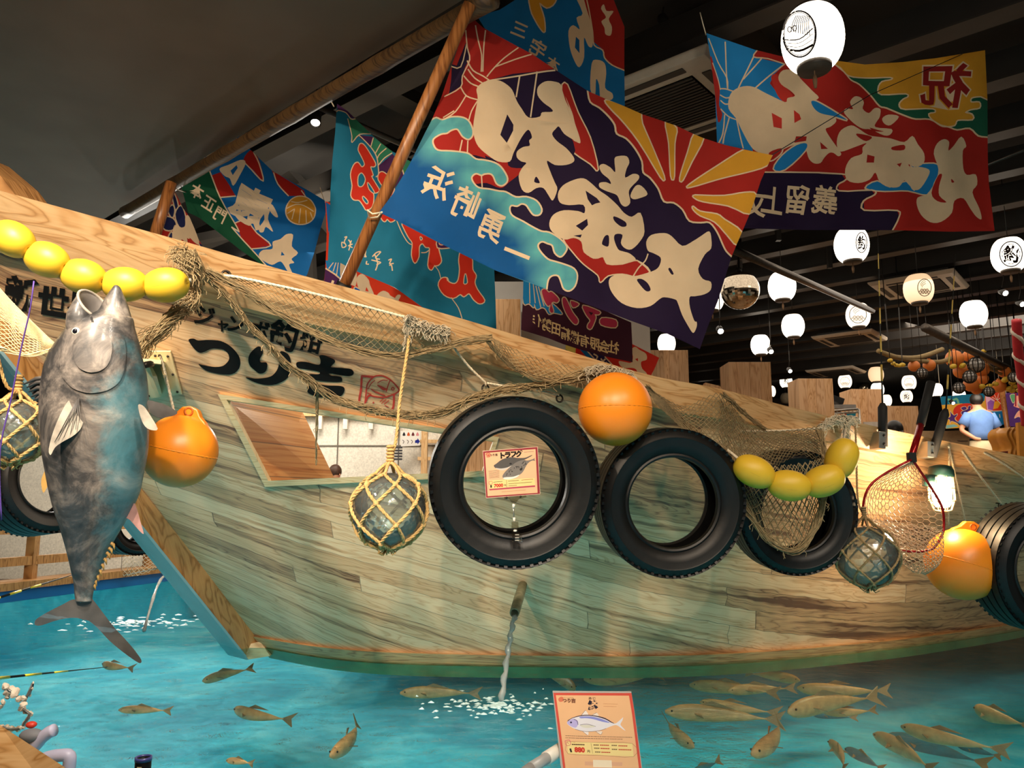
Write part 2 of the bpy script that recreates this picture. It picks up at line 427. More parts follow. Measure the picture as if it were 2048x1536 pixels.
# beams across the hall, lighter flanges, cross pipes
def bar(a, b, w, h, m, name, mb=None):
    a, b = Vector(a), Vector(b); d = (b-a); l = d.length; rot = d.to_track_quat('X', 'Z').to_matrix()
    q = (mb or MB()).box((a+b)/2, (l, w, h), rot)
    return q if mb is not None else q.build(name, m, smooth=False)
for i in range(17):
    c = BX*(3.2+i*.86+(.5 if i > 14 else 0)); z = 3.66
    o = struct(bar(c-AX*7.5+Vector((0, 0, z)), c+AX*9+Vector((0, 0, z)), .10, .20, m_beam, 'ceiling_beam'))
    f = MB(); bar(c-AX*7.5+Vector((0, 0, z-.11)), c+AX*9+Vector((0, 0, z-.11)), .17, .014, None, '', f)
    f.build('ceiling_beam_flange', mat('worn_steel', '302b26', .5, .2, var=.3, scale=4), o, smooth=False)
for i, s in enumerate((-5.5, -3.2, -.9, 1.6, 4.2)):
    c = AX*s+Vector((0, 0, 3.84))
    struct(bar(c+BX*2.6, c+BX*17, .22, .10, m_beam, 'ceiling_cross_beam'))
m_pipe = mat('steel_conduit', '4d463f', .35, .6, var=.2)
for a, b, r in (((1440, 488, 6.2), (1745, 622, 9.5), .035), ((1850, 655, 8.5), (2046, 752, 11.5), .05), ((1700, 440, 6.4), (2048, 300, 5.2), .012),
                ((640, 215, 4.9), (930, 345, 5.6), .02), ((700, 275, 5.5), (1000, 400, 6.2), .03), ((1250, 130, 5.2), (1420, 60, 5.2), .03)):
    o = MB().tube([P(*a), P(*b)], r, 8).build('ceiling_pipe', m_pipe); struct(o)
for k, (x, y, d) in enumerate(((1560, 560, 8), (1660, 610, 9), (1480, 840, 9), (1940, 440, 6.5))):
    p = P(x, 420 if x > 1900 else 540, d); q = MB().box((p.x, p.y, 3.72), (.05, .05, .5)); struct(q.build('ceiling_hanger', m_beam, smooth=False))
# grey slabs of the ceiling seen between the flags and over the bow
0 and slab('ceiling_panel_over_bow', [tuple(P(x, y, d)[:2]) for x, y, d in ((180, 470, 8.5), (660, 420, 8.5), (660, 250, 6.2), (380, 330, 6.2))], 3.62, 3.66, m_dark)
struct(MB().box((-2.6, 9.6, 2.55), (7.0, .12, 2.0)).build('wall_upper', m_grey, smooth=False))
for (a, b, w) in (((170, 470, 6.6), (330, 385, 5.6), .12), ((560, 330, 7.6), (680, 470, 8), .22), ((610, 310, 8.6), (625, 600, 8.6), .10), ((190, 520, 7.5), (640, 430, 7.5), .10)):
    struct(bar(P(*a), P(*b), w, .08, m_beam, 'ceiling_brace'))
# concrete looking wall behind the boat, with its timber band
struct(MB().box((-2.9, 8.25, .72), (8.0, .12, 1.9)).build('wall_concrete', m_conc, smooth=False))
struct(MB().box((-2.9, 8.2, 1.72), (8.0, .2, .10)).build('wall_timber_band', m_timber, smooth=False))
for k in range(9):
    struct(MB().box((-2.3+k*.27, 8.12, 1.60), (.045, .06, .14)).build('trim_%d' % (k+1), mat('white_post', 'e9e0d0', .6), smooth=False))
for x in (672, 795):
    p = P(x, 900, 8.1); struct(MB().box((p.x, 8.185, .72), (.012, .012, 1.9)).build('trim_seam', mat('seam', '6b655c', .8), smooth=False))
struct(MB().box((-2.5, 8.184, 1.36), (3.4, .012, .012)).build('trim_seam_level', mat('seam', '6b655c', .8), smooth=False))
# ------------------------------------------------------------------ pool
m_liner = mat('blue_pool_liner', '1567a8', .35, var=.12, scale=3)
def pool_floor_mat():
    m, N, L, B = newmat('pool_floor_paint'); tc = N.new('ShaderNodeTexCoord')
    n = noise(N, L, 1.3, tc.outputs['Object'], 6, .65); n.inputs['Distortion'].default_value = .8
    r = ramp(N, L, n.outputs[0], [(.3, '1ba9c8'), (.5, '4fd6ea'), (.72, 'a4f4f8')])
    L.new(r.outputs[0], B.inputs['Base Color']); B.inputs['Roughness'].default_value = .6; return m
PW0, PW1 = onz(-40, 1212, 0), onz(330, 1163, 0)          # far waterline of the pool, left of the bow
pd = (PW1-PW0).normalized(); P1 = PW1+pd*1.2; P0 = PW0-pd*1.6
zone = [P0, P1, Vector((7.5, P1.y+.3, 0)), Vector((7.5, 1.05, 0)), Vector((P0.x-.4, 1.05, 0))]
slab('floor_pool', [(p.x, p.y) for p in zone], -.50, -.40, pool_floor_mat())
nrm = Vector((-pd.y, pd.x, 0)); nrm = nrm if nrm.x < 0 else -nrm
def wallseg(a, b, z0, z1, t, m, name, off=0.):
    mb = MB(); n = nrm*t; o = nrm*off; a = a+o; b = b+o
    mb.prism([Vector((a.x, a.y, z0)), Vector((b.x, b.y, z0)), Vector((b.x, b.y, z1)), Vector((a.x, a.y, z1))], n); return struct(mb.build(name, m, smooth=False))
wallseg(P0, P1, .0, .09, .10, m_liner, 'wall_pool')
wallseg(P0, P1, -.45, -.001, .10, bpy.data.materials['pool_floor_paint'], 'wall_pool_submerged')
wallseg(P0, P1, .09, .15, .26, m_rail, 'trim_pool_kerb', -.03)
def water_mat():
    m, N, L, B = newmat('rippling_water'); N.remove(B); out = N['Material Output']
    t = N.new('ShaderNodeBsdfTransparent'); t.inputs[0].default_value = (.76, .97, 1, 1)
    g = N.new('ShaderNodeBsdfGlossy'); g.inputs['Roughness'].default_value = .09
    fr = N.new('ShaderNodeFresnel'); fr.inputs[0].default_value = 1.2
    tc = N.new('ShaderNodeTexCoord'); mp = N.new('ShaderNodeMapping'); mp.inputs['Scale'].default_value = (1, 1.6, 1); L.new(tc.outputs['Object'], mp.inputs[0])
    n = noise(N, L, 8.5, mp.outputs[0], 5, .62); n.inputs['Distortion'].default_value = .9
    # rougher water by the outlet and towards the bow
    sx = N.new('ShaderNodeSeparateXYZ'); L.new(tc.outputs['Object'], sx.inputs[0])
    mr = N.new('ShaderNodeMapRange'); mr.inputs[1].default_value = 1.1; mr.inputs[2].default_value = -.6; mr.inputs[3].default_value = .06; mr.inputs[4].default_value = .95; L.new(sx.outputs[0], mr.inputs[0])
    b = N.new('ShaderNodeBump'); b.inputs['Distance'].default_value = .22; L.new(mr.outputs[0], b.inputs['Strength'])
    L.new(n.outputs[0], b.inputs['Height']); L.new(b.outputs[0], g.inputs['Normal']); L.new(b.outputs[0], fr.inputs['Normal'])
    mx = N.new('ShaderNodeMixShader'); L.new(fr.outputs[0], mx.inputs[0]); L.new(t.outputs[0], mx.inputs[1]); L.new(g.outputs[0], mx.inputs[2])
    L.new(mx.outputs[0], out.inputs[0]); return m
mb = MB(); mb.add([(p.x, p.y, 0) for p in zone[::-1]], [list(range(5))])
wtr = mb.build('water', water_mat(), smooth=False); struct(wtr)
# posts and rails behind the pool edge
rl = empty('timber_railing', P0+nrm*.12+Vector((0, 0, .15)), 'brown timber railing standing on the kerb behind the pool', 'railing')
for z, h in ((.30, .07), (.55, .06)):
    a, b = P0+nrm*.12, P1+nrm*.12
    q = MB(); bar((a.x, a.y, z), (b.x, b.y, z), .05, h, None, '', q); q.build('rail', m_rail, rl, smooth=False)
for s in (.8, 2.1, 3.35, 4.6):
    p = P0+pd*s+nrm*.13; MB().box((p.x, p.y, .37), (.07, .07, .44)).build('post', m_rail, rl, smooth=False)
# near rim timber in the bottom corner
q = MB(); c = [P(-60, 1430, 2.3), P(0, 1450, 1.33), P(132, 1536, 1.22), P(140, 1640, 1.15), P(-80, 1640, 1.15)]
q.prism(c, (0, 0, -.16)); struct(q.build('trim_near_rim', wood('near_rim', 'e0b27a', 'c79257', '8d5c2c', 1., .4, 0), smooth=False))
# ------------------------------------------------------------------ the boat
Gp = [(-228, 345, 2.45), (0, 405, 2.52), (340, 497, 2.62), (600, 570, 2.74), (872, 641, 2.88), (1100, 708, 3.02), (1289, 763, 3.16), (1426, 789, 3.32), (1600, 832, 3.52), (1815, 878, 3.82), (2048, 923, 4.15), (2250, 960, 4.48)]
Bp = [(524, 1296), (650, 1318), (800, 1330), (1050, 1335), (1300, 1335), (1500, 1326), (1700, 1308), (1850, 1290), (2048, 1258), (2250, 1215)]
G3 = [P(*g) for g in Gp]; B3 = [onz(x, y, -.02) for x, y in Bp]
def resample(pts, n):
    pts = [Vector(p) for p in catmull([tuple(p) for p in pts], 8)]
    L = [0]
    for i in range(1, len(pts)): L.append(L[-1]+(pts[i]-pts[i-1]).length)
    out = []; j = 0
    for k in range(n+1):
        s = L[-1]*k/n
        while j < len(L)-2 and L[j+1] < s: j += 1
        t = (s-L[j])/max(1e-9, L[j+1]-L[j]); out.append(pts[j].lerp(pts[j+1], t))
    return out
NU = 240
GR, BR = resample(G3, NU), resample(B3, NU)
def at(arr, u):
    x = max(0, min(.99999, u))*NU; i = int(x); return arr[i].lerp(arr[i+1], x-i)
def H(u, v, off=0.):
    g, b = at(GR, u), at(BR, u); p = g.lerp(b, v)
    n = Vector((-(at(GR, min(1, u+.01))-at(GR, max(0, u-.01))).y, (at(GR, min(1, u+.01))-at(GR, max(0, u-.01))).x, 0)).normalized()
    if n.y > 0: n = -n
    p = p-n*(.10*math.sin(math.pi*v)*min(1, u*6))           # flared hull is hollow
    return p+n*off
def Hn(u, v):
    a = H(min(1, u+.004), v)-H(max(0, u-.004), v); b = H(u, min(1.05, v+.01))-H(u, v-.01); n = a.cross(b).normalized()
    return n if n.y < 0 else -n
def uv_of(px, py):
    best = min(((abs(proj(H(i/30, j/12))[0]-px)+abs(proj(H(i/30, j/12))[1]-py), i/30, j/12) for i in range(31) for j in range(13)))
    u, v = best[1], best[2]
    for _ in range(12):
        x, y, _d = proj(H(u, v)); e = 1e-3
        x1, y1, _d = proj(H(u+e, v)); x2, y2, _d = proj(H(u, v+e))
        a, b, c, d = (x1-x)/e, (x2-x)/e, (y1-y)/e, (y2-y)/e; det = a*d-b*c
        if abs(det) < 1e-9: break
        dx, dy = px-x, py-y; u = max(0, min(1, u+(dx*d-b*dy)/det)); v = max(-.05, min(1.05, v+(a*dy-c*dx)/det))
    return u, v
def hullpt(px, py, off=0.):
    u, v = uv_of(px, py); return H(u, v)+Hn(u, v)*off
WOUT = [(439, 789), (997, 875), (972, 953), (534, 974)]
WIN = [(457, 801), (986, 883), (964, 942), (540, 962)]
S1, S2 = 4000., 1300.
hole = [(u*S1, v*S2) for u, v in (uv_of(*p) for p in [(448, 795), (992, 879), (968, 948), (537, 968)])]
outl = [(i*S1/60, 0) for i in range(60)]+[(S1, j*S2/20) for j in range(20)]+[(S1-i*S1/60, S2*1.03) for i in range(60)]+[(0, S2*1.03-j*S2*1.03/20) for j in range(20)]
hm = inlay(outl, [('p', 'ff0000', hole)], lambda a, b: H(a/S1, b/S2), 38., 'ffffff')
keep = [i for i, c in enumerate(hm.col) if c[0][1] > .5]
hm.f = [hm.f[i] for i in keep]; hm.mi = [0]*len(hm.f); hm.col = []
# coordinates along and across the planks: distance along the sheer, distance below it
gx = [(p.x, i) for i, p in enumerate(GR)]
def plank_uv(p):
    x = p.x
    i = min(range(0, NU+1), key=lambda k: abs(GR[k].x-x)); g = GR[i]
    return (i/NU*6.2, math.hypot(g.z-p.z, g.y-p.y)+max(0, -1.75-x)*.5)
PUV = [plank_uv(v) for v in hm.v]
m_hull = wood('hull_cedar', 'eccfa6', 'd3a97c', '73503a', .75, .42, 0, uv=True, plank=.098, coat=.15)
boat = empty('wooden_fishing_boat', onz(1100, 1335, 0), 'long pale timber fishing boat with black brush lettering, moored in the pool', 'boat')
hull = hm.build('hull', m_hull, boat, uv=PUV)
def strip(fa, fb, u0, u1, n, out, name, m, parent, back=.02, axis_uv=True):
    """board following the hull between v = fa(u) and fb(u), standing out by out"""
    rings = []; uvs = []
    for i in range(n+1):
        u = u0+(u1-u0)*i/n; a, b = fa(u), fb(u)
        rings.append([H(u, a, out), H(u, b, out), H(u, b, -back), H(u, a, -back)]); s = u*6.2
        uvs += [(s, 0), (s, .1), (s, .12), (s, -.02)]
    return MB().loft(rings).build(name, m, parent, smooth=False, uv=uvs)
m_trim = wood('trim_cedar', 'e6bd88', 'd09f68', '95622f', .9, .42, 0, uv=True, coat=.15)
gl = lambda u: (.098 if u < .3 else .098+.0*(u-.3))
strip(lambda u: -.012, lambda u: .085, 0, 1, 120, .055, 'gunwale_board', m_trim, boat, .06)
strip(lambda u: .955, lambda u: 1.0, .002, 1, 120, .03, 'bottom_board', wood('low_board', 'd2ad79', 'b3885a', '7b5535', .9, .4, 0, uv=True), boat)
strip(lambda u: .992, lambda u: 1.03, .002, 1, 120, .045, 'waterline_strip', mat('green_wet_timber', '6f8352', .35, var=.25, scale=9), boat)
# stem post: front face, and side face with blue light put into its colour
def stem_line(dx, dy, dd, t):
    return P(-228+dx+(524-228+228+228)*0, 345+dy, 2.45+dd).lerp(Vector(), 0) if False else None
sT, sB = P(-228, 345, 2.45), B3[0]
def off_line(o, bx, by, dd):
    """line beside the stem: shifted in the picture by (bx, by) at the foot and less at the head"""
    xb, yb, db = proj(sB); xt, yt, dt = proj(sT)
    return P(xt+bx*1.25, yt+by*1.25, dt+dd), P(xb+bx, yb+by, db+dd)
r0 = (P(-224, 343, 2.42), P(*(proj(sB)[0]+2, proj(sB)[1]-12, proj(sB)[2]-.04)))
f0 = off_line(0, -30, 24, -.08); l0 = off_line(0, -68, 14, .10); k0 = off_line(0, 10, -6, .22)
q = MB(); ring = lambda i: [r0[i], f0[i], l0[i], k0[i]]
q.loft([ring(0), ring(1)]); q.f = [q.f[0]]+q.f[2:]     # front, back faces; the pale side is its own board
q.build('stem_post', wood('stem_timber', 'c08a50', 'a06a34', '6b4220', .8, .4, 2), boat, smooth=False)
q = MB(); q.prism([f0[0], f0[1], l0[1], l0[0]], (.012, .0, .004)); q.build('stem_side_board', mat('stem_side_blue_lit', '9fb4b4', .5, var=.08, scale=4), boat, smooth=False)
q = MB(); c = [P(x, y, proj(sB)[2]-.10) for x, y in ((477, 1293), (521, 1283), (540, 1312), (497, 1319))]
q.prism(c, (0, .08, 0)); q.build('stem_foot_block', wood('foot_block', 'd8b88c', 'c39b6c', '94704a', 1, .5, 0), boat, smooth=False)
q = MB(); q.prism([P(x, y, 2.9) for x, y in ((-60, 300), (2, 352), (52, 419), (-60, 400))], (.05, .15, 0)); q.build('bow_brace', m_rail, boat, smooth=False)
# window frame in the hull
def member(a, b, c, d, name):
    q = MB(); n = 8; rings = []
    for i in range(n+1):
        t = i/n; p = (a[0]+(b[0]-a[0])*t, a[1]+(b[1]-a[1])*t); s = (d[0]+(c[0]-d[0])*t, d[1]+(c[1]-d[1])*t)
        u1, v1 = uv_of(*p); u2, v2 = uv_of(*s); n1, n2 = Hn(u1, v1), Hn(u2, v2)
        h1, h2 = n1.copy(), n2.copy(); h1.z = h2.z = 0
        rings.append([H(u1, v1)+h1*.03, H(u2, v2)+h2*.03, H(u2, v2)-h2*.03, H(u1, v1)-h1*.03])
    q.loft(rings); return q.build(name, m_frame, boat, smooth=False)
m_frame = wood('window_pine', 'ecd3a4', 'dfc08c', 'b98f5c', .8, .45, 0)
for i, nm in enumerate(('window_head', 'window_jamb', 'window_sill', 'window_jamb')):
    member(WOUT[i], WOUT[(i+1) % 4], WIN[(i+1) % 4], WIN[i], nm)
# timber bulkhead inside the window
q = MB(); c0 = [P(430, 780, 3.22), P(592, 822, 3.85), P(662, 968, 3.90), P(525, 985, 3.36)]
q.prism(c0, (.02, .05, 0)); q.build('bulkhead', wood('bulkhead_cedar', 'e0a866', 'c98540', '93561f', .7, .4, 3, plank=.15), boat, smooth=False)
# ------------------------------------------------------------------ lettering on the hull
m_ink = mat('black_brush_ink', '0e0d0d', .7, var=.1, spec=.2); m_red = mat('red_seal_ink', 'c2392b', .5, var=.1)
def decal(name, layers, m, off=.003, parent=boat, fn=None, label=None):
    """raised painted shapes on a surface: every polygon is mapped to it"""
    q = MB()
    for ly in layers:
        k, pts = ly[0], ly[1]; polys = []
        if k == 'f': polys = [catmull(pts, 4, True)]
        elif k == 'p': polys = [pts]
        elif k == 's': polys = stroke_polys(catmull(pts, 4), ly[2])
        elif k == 'g': polys = pts
        for p in polys:
            p = p if area2(p) > 0 else p[::-1]
            if k in 'fp':
                V = [Vector(t) for t in p]; g = 14
                v, e, f, _, _, _ = delaunay_2d_cdt(V, [], [list(range(len(V)))], 1, 1e-3)
            else: v, f = [Vector(t) for t in p], [list(range(len(p)))]
            q.add([(fn or hullpt)(t.x, t.y, off) for t in v], f)
    o = q.build(name, m, parent, smooth=False)
    if label: o['label'] = label
    return o
tz = Z(360, 480, 4)
tsu = tz(70, 795, 110, 785, 150, 800, 230, 795, 330, 805, 410, 850, 470, 920, 485, 980, 470, 1030, 430, 1065, 380, 1074, 300, 1065, 210, 1040, 150, 990, 200, 1000, 280, 1012, 340, 1005, 375, 980, 395, 945, 385, 905, 350, 875, 300, 865, 250, 868, 200, 890, 165, 898, 130, 880, 95, 840)
ri1 = tz(620, 850, 655, 860, 665, 900, 640, 950, 650, 975, 690, 975, 700, 1000, 685, 1050, 640, 1065, 600, 1040, 560, 1000, 548, 950, 565, 900)
ri2 = tz(810, 885, 860, 905, 885, 950, 888, 1030, 870, 1090, 820, 1130, 750, 1155, 680, 1155, 600, 1135, 525, 1095, 600, 1105, 680, 1100, 740, 1080, 780, 1030, 795, 970, 790, 920)
kichi_top = tz(1115, 925, 1150, 918, 1230, 950, 1240, 975, 1215, 1000, 1215, 1015, 1300, 1020, 1370, 1030, 1390, 1055, 1380, 1078, 1330, 1085, 1200, 1065, 1210, 1080, 1280, 1090, 1298, 1110, 1280, 1132, 1150, 1128, 1060, 1110, 1025, 1085, 1040, 1070, 1110, 1070, 1110, 1050, 1000, 1030, 945, 1020, 930, 990, 945, 972, 1010, 972, 1110, 995, 1125, 960)
kichi_box = tz(1030, 1145, 1100, 1150, 1180, 1160, 1290, 1165, 1318, 1190, 1300, 1235, 1260, 1252, 1180, 1260, 1080, 1245, 1020, 1210)
ki_hole = tz(1110, 1180, 1160, 1185, 1190, 1195, 1165, 1208, 1110, 1202)
k = Z(360, 480, 4)
decal('boat_name_lettering', [('f', tsu), ('f', ri1), ('f', ri2), ('f', kichi_top), ('f', kichi_box)], m_ink, label='large black brush lettering')
sl = (.97, .26); dn = (.22, -.98)
lines = []
for ch, x, y, s in (('ジ', 409, 631, 40), ('ャ', 446, 652, 26), ('ン', 472, 649, 34), ('ボ', 520, 659, 36), ('釣', 567, 669, 56), ('船', 622, 681, 43)):
    lines.append(('g', glyph_polys(ch, x, y, s*1.08, sl, dn, .03)))
decal('tagline_lettering', lines, m_ink, label='small black brush lettering')
lines = [('g', glyph_polys(ch, x, y, s, (.98, .16), (.1, -1), .05)) for ch, x, y, s in (('新', 43, 587, 66), ('世', 107, 602, 62), ('界', 166, 612, 58))]
decal('district_lettering', lines, m_ink, label='black brush lettering by the bow')
e = Z(360, 480, 4)
seal = [('s', e(1455, 1085, 1450, 1180, 1440, 1325, 1570, 1345, 1695, 1358, 1712, 1230), 4.2), ('s', e(1455, 1085, 1545, 1092), 4.2),
        ('s', e(1480, 1310, 1490, 1210, 1500, 1150, 1540, 1100, 1580, 1082, 1640, 1090, 1700, 1130, 1750, 1190, 1740, 1215, 1700, 1235, 1640, 1255, 1560, 1250, 1510, 1240, 1490, 1290), 2.8),
        ('s', e(1680, 1120, 1665, 1160, 1650, 1210), 2), ('s', e(1690, 1190, 1700, 1175, 1715, 1185, 1705, 1198, 1692, 1192), 1.8),
        ('f', e(1575, 1155, 1620, 1170, 1655, 1190, 1630, 1200, 1600, 1180)), ('s', e(1530, 1190, 1570, 1215, 1640, 1240), 2.2),
        ('s', e(1600, 1290, 1625, 1268), 1.6), ('s', e(1612, 1305, 1650, 1272), 1.6), ('s', e(1635, 1310, 1672, 1280), 1.6), ('f', e(1548, 1290, 1556, 1300, 1548, 1306, 1540, 1298)),
        ('s', e(1580, 1140, 1620, 1118, 1660, 1120), 1.6), ('s', e(1505, 1190, 1530, 1145, 1560, 1120), 1.6), ('s', e(1495, 1260, 1530, 1235, 1500, 1220), 1.6), ('s', e(1640, 1320, 1670, 1335), 1.6)]
decal('red_fish_seal', seal, m_red, label='red fish seal stamp')
bpy.context.view_layer.update()
# ------------------------------------------------------------------ things hung on the hull
def hull_frame(px, py):
    u, v = uv_of(px, py); t = (H(min(1, u+.01), v)-H(max(0, u-.01), v)); t.z = 0; t.normalize(); n = Vector((-t.y, t.x, 0)); n = n if n.y < 0 else -n
    return u, v, t, n
m_rub = mat('tyre_rubber', '0b0b0b', .46, var=.35, scale=14, spec=.4, bmp=.15)
m_rub2 = mat('tyre_groove', '060606', .7)
m_iron = mat('dark_iron', '3a342e', .5, .8)
m_rope = mat('white_cord', 'e0d3b8', .8, bmp=.4, scale=120)
def twisted(mb, path, r, turns=40, n=5, strands=3):
    """laid rope: three strands wound round each other"""
    pts = resample(path, max(12, int(turns*5))) if len(path) > 2 or turns > 3 else [Vector(p) for p in path]
    K = len(pts); fr = []
    up = Vector((0, 0, 1))
    for i in range(K):
        t = (pts[min(K-1, i+1)]-pts[max(0, i-1)]).normalized()
        x = up-t*up.dot(t); x = x.normalized() if x.length > 1e-4 else t.orthogonal().normalized(); up = x; fr.append((x, t.cross(x)))
    for s in range(strands):
        q = []
        for i in range(K):
            a = 2*math.pi*(s/strands+turns*i/K); q.append(pts[i]+(fr[i][0]*math.cos(a)+fr[i][1]*math.sin(a))*r*.52)
        mb.tube(q, r*.56, n)
def straight(a, b, n=12, sag=0.):
    return [a.lerp(b, i/n)-Vector((0, 0, sag*4*(i/n)*(1-i/n))) for i in range(n+1)]
def rope_len(p): return sum((Vector(p[i+1])-Vector(p[i])).length for i in range(len(p)-1))
def rope(name, path, r, m, parent=None, twist=True):
    q = MB()
    if twist: twisted(q, path, r, max(4, rope_len(path)/(r*9)))
    else: q.tube(path, r, 6)
    return q.build(name, m, parent) if parent else q
def make_tyre(name, c, ax, Rr, wd, label, group='car tyres hung along the hull as fenders'):
    root = empty(name, c, label, 'tyre', group)
    z = ax.normalized(); x = z.orthogonal().normalized(); x = Vector((0, 0, 1)).cross(z).normalized(); y = z.cross(x)
    M = Matrix((x, y, z)).transposed(); hw = wd/2; ri = Rr*.60
    prof = [(ri, -hw*.62), (ri*1.02, -hw*.80), (ri*1.06, -hw*.84), (ri*1.10, -hw*.80), (ri*1.16, -hw*.93), (Rr*.78, -hw*1.04), (Rr*.86, -hw*1.05), (Rr*.875, -hw*1.075), (Rr*.89, -hw*1.04), (Rr*.945, -hw*.95), (Rr*.975, -hw*.80)]
    tread = []
    for k in range(4):
        a = -.74+k*.42; tread += [(Rr, hw*a), (Rr*1.003, hw*(a+.1)), (Rr, hw*(a+.34)), (Rr*.972, hw*(a+.345)), (Rr*.972, hw*(a+.415))]
    tread = tread[:-2]
    back = [(r_, -z_) for r_, z_ in prof[::-1]]
    inner = [(ri*1.04, hw*.5), (Rr*.80, hw*.75), (Rr*.90, hw*.3), (Rr*.90, -hw*.3), (Rr*.80, -hw*.75), (ri*1.04, -hw*.5)]
    q = MB().lathe(prof+tread+back+inner, n=72, M=M, closed=True); q.v = [v+c for v in q.v]
    q.build('casing', m_rub, root, auto=35)
    q = MB(); N = 60                                    # shoulder tread blocks
    for k in range(N):
        a = 2*math.pi*k/N
        for sg in (-1, 1):
            rm = Matrix.Rotation(a, 3, 'Z'); cc = M@(rm@Vector((Rr*.952, 0, sg*hw*.885))); q.box(c+cc, (.003, Rr*.040, hw*.26), M@rm@Matrix.Rotation(sg*R(62), 3, 'Y'))
    ed = q; q = None
    casing_v, casing_f = ed.v, ed.f; me = root.children[0].data
    b_ = MB(); b_.v = casing_v; b_.f = casing_f; b_.mi = [0]*len(casing_f)
    tb = b_.build('shoulder_tread', m_rub, root, smooth=False); tb['kind'] = 'stuff'
    q = MB()
    for rr_, zz in ((Rr*.70, -hw*1.0), (Rr*.665, -hw*.955)): q.lathe([(rr_, zz), (rr_+.003, zz-.004), (rr_+.006, zz)], n=72, M=M, closed=True)
    for k in range(14):                                  # raised size characters on the wall
        a = R(198+k*5.5); rm = Matrix.Rotation(a, 3, 'Z'); q.box(M@(rm@Vector((Rr*.80, 0, -hw*1.055))), (.030, .007+.006*(k % 3), .004), M@rm)
    q.v = [v+c for v in q.v]; q.build('sidewall_ribs', m_rub, root, smooth=False)
    return root
def tyre_at(px, py, d, ang, Rr, wd, label, tilt=0):
    """ang: turn of the tyre's face about the vertical, 0 faces the camera straight on"""
    c = P(px, py, d); ax = Vector((math.sin(R(ang)), -math.cos(R(ang)), math.sin(R(tilt)))).normalized()
    return make_tyre('tyre', c, ax, Rr, wd, label)
T1 = tyre_at(1026, 961, 2.78, 7, .304, .18, 'black car tyre with the pufferfish price card clipped inside its ring', -8)
T2 = tyre_at(1336, 1002, 2.99, 6, .284, .18, 'black car tyre with an empty ring, below the orange ball buoy on the gunwale', -6)
T3 = tyre_at(1582, 1022, 3.30, 6, .262, .17, 'black car tyre half covered by the hanging net and the four yellow floats', -6)
T4 = tyre_at(2074, 1134, 3.62, 8, .298, .22, 'black car tyre at the edge of the picture beside the orange buoy', -4)
T5 = tyre_at(85, 962, 3.75, 62, .26, .22, 'dark tyre hanging past the bow behind the tuna and the netted glass ball', 6)
T6 = tyre_at(262, 1040, 4.3, 60, .19, .20, 'small glimpse of a dark tyre low behind the stem post', 0)
# shackles and cords that carry the tyres and nets
def shackle(px, py, d, label, r=.014):
    c = P(px, py, d); q = MB(); q.lathe([(r-.004, 0), (r, -.004), (r+.004, 0), (r, .004)], n=20, M=Matrix.Rotation(R(90), 3, 'X')@Matrix.Rotation(R(25), 3, 'Y'), closed=True)
    q.tube([Vector((0, 0, r)), Vector((0, .05, r*1.2))], .004, 8); q.v = [v+c for v in q.v]
    return rootmb(q, 'shackle', m_iron, label, 'shackle', 'iron rings screwed into the gunwale')
def hp(px, py, off): return P(px, py, proj(hullpt(px, py))[2]-off*1.05)
def dep(p): return proj(p)[2]
for px, py, lb in ((971, 777, 'iron ring holding the white cord above the first tyre'), (1119, 797, 'iron ring beside the orange ball buoy, partly under the net edge'), (452, 550, 'iron ring near the bow end of the net, with white cord through it'), (2000, 1012, 'iron ring with cord at the top of the last tyre')):
    p = hp(px, py, .045); shackle(px, py, dep(p)-.02, lb)
def cord(pxs, off, r, label, m=m_rope, name='cord', cat='rope', sag=0, group=None, twist=True):
    pts = []
    for t in pxs:
        if len(t) == 2: pts.append(hp(t[0], t[1], off))
        else: pts.append(P(*t))
    path = resample(pts, 16) if len(pts) > 2 else straight(pts[0], pts[1], 10, sag)
    return rootmb(rope(name, path, r, m, twist=twist), name, m, label, cat, group)
cord([(900, 684), (935, 730), (970, 765), (971, 772)], .075, .005, 'white cord running down from the gunwale to the ring above the first tyre')
cord([(974, 766), (1010, 772), (1060, 776), (1118, 790)], .06, .0045, 'white cord stretched between the two rings above the first tyre')
cord([(385, 563), (420, 558), (452, 551), (560, 572), (680, 600), (810, 634)], .09, .005, 'white cord threading the top edge of the net along the gunwale')
cord([(1480, 862), (1560, 861), (1640, 856), (1690, 842)], .10, .005, 'white cord carrying the hanging net below the gunwale')
cord([(1322, 800), (1350, 828), (1378, 852)], .10, .004, 'short slack white cord inside the net beside the orange ball buoy')
cord([(1924, 903), (1960, 952), (2003, 1008)], .07, .0055, 'white cord slanting from the gunwale to the ring of the last tyre')
cord([(1968, 906), (2010, 930), (2060, 965)], .07, .005, 'thin white cord slanting across the gunwale above the last tyre')
cord([(1898, 893), (1898, 930), (1897, 1050)], .10, .005, 'upper white cord that carries the orange buoy, on its lamp side')
cord([(1897, 893), (1910, 950), (1935, 1062)], .10, .005, 'white cord that carries the orange buoy, on its tyre side')
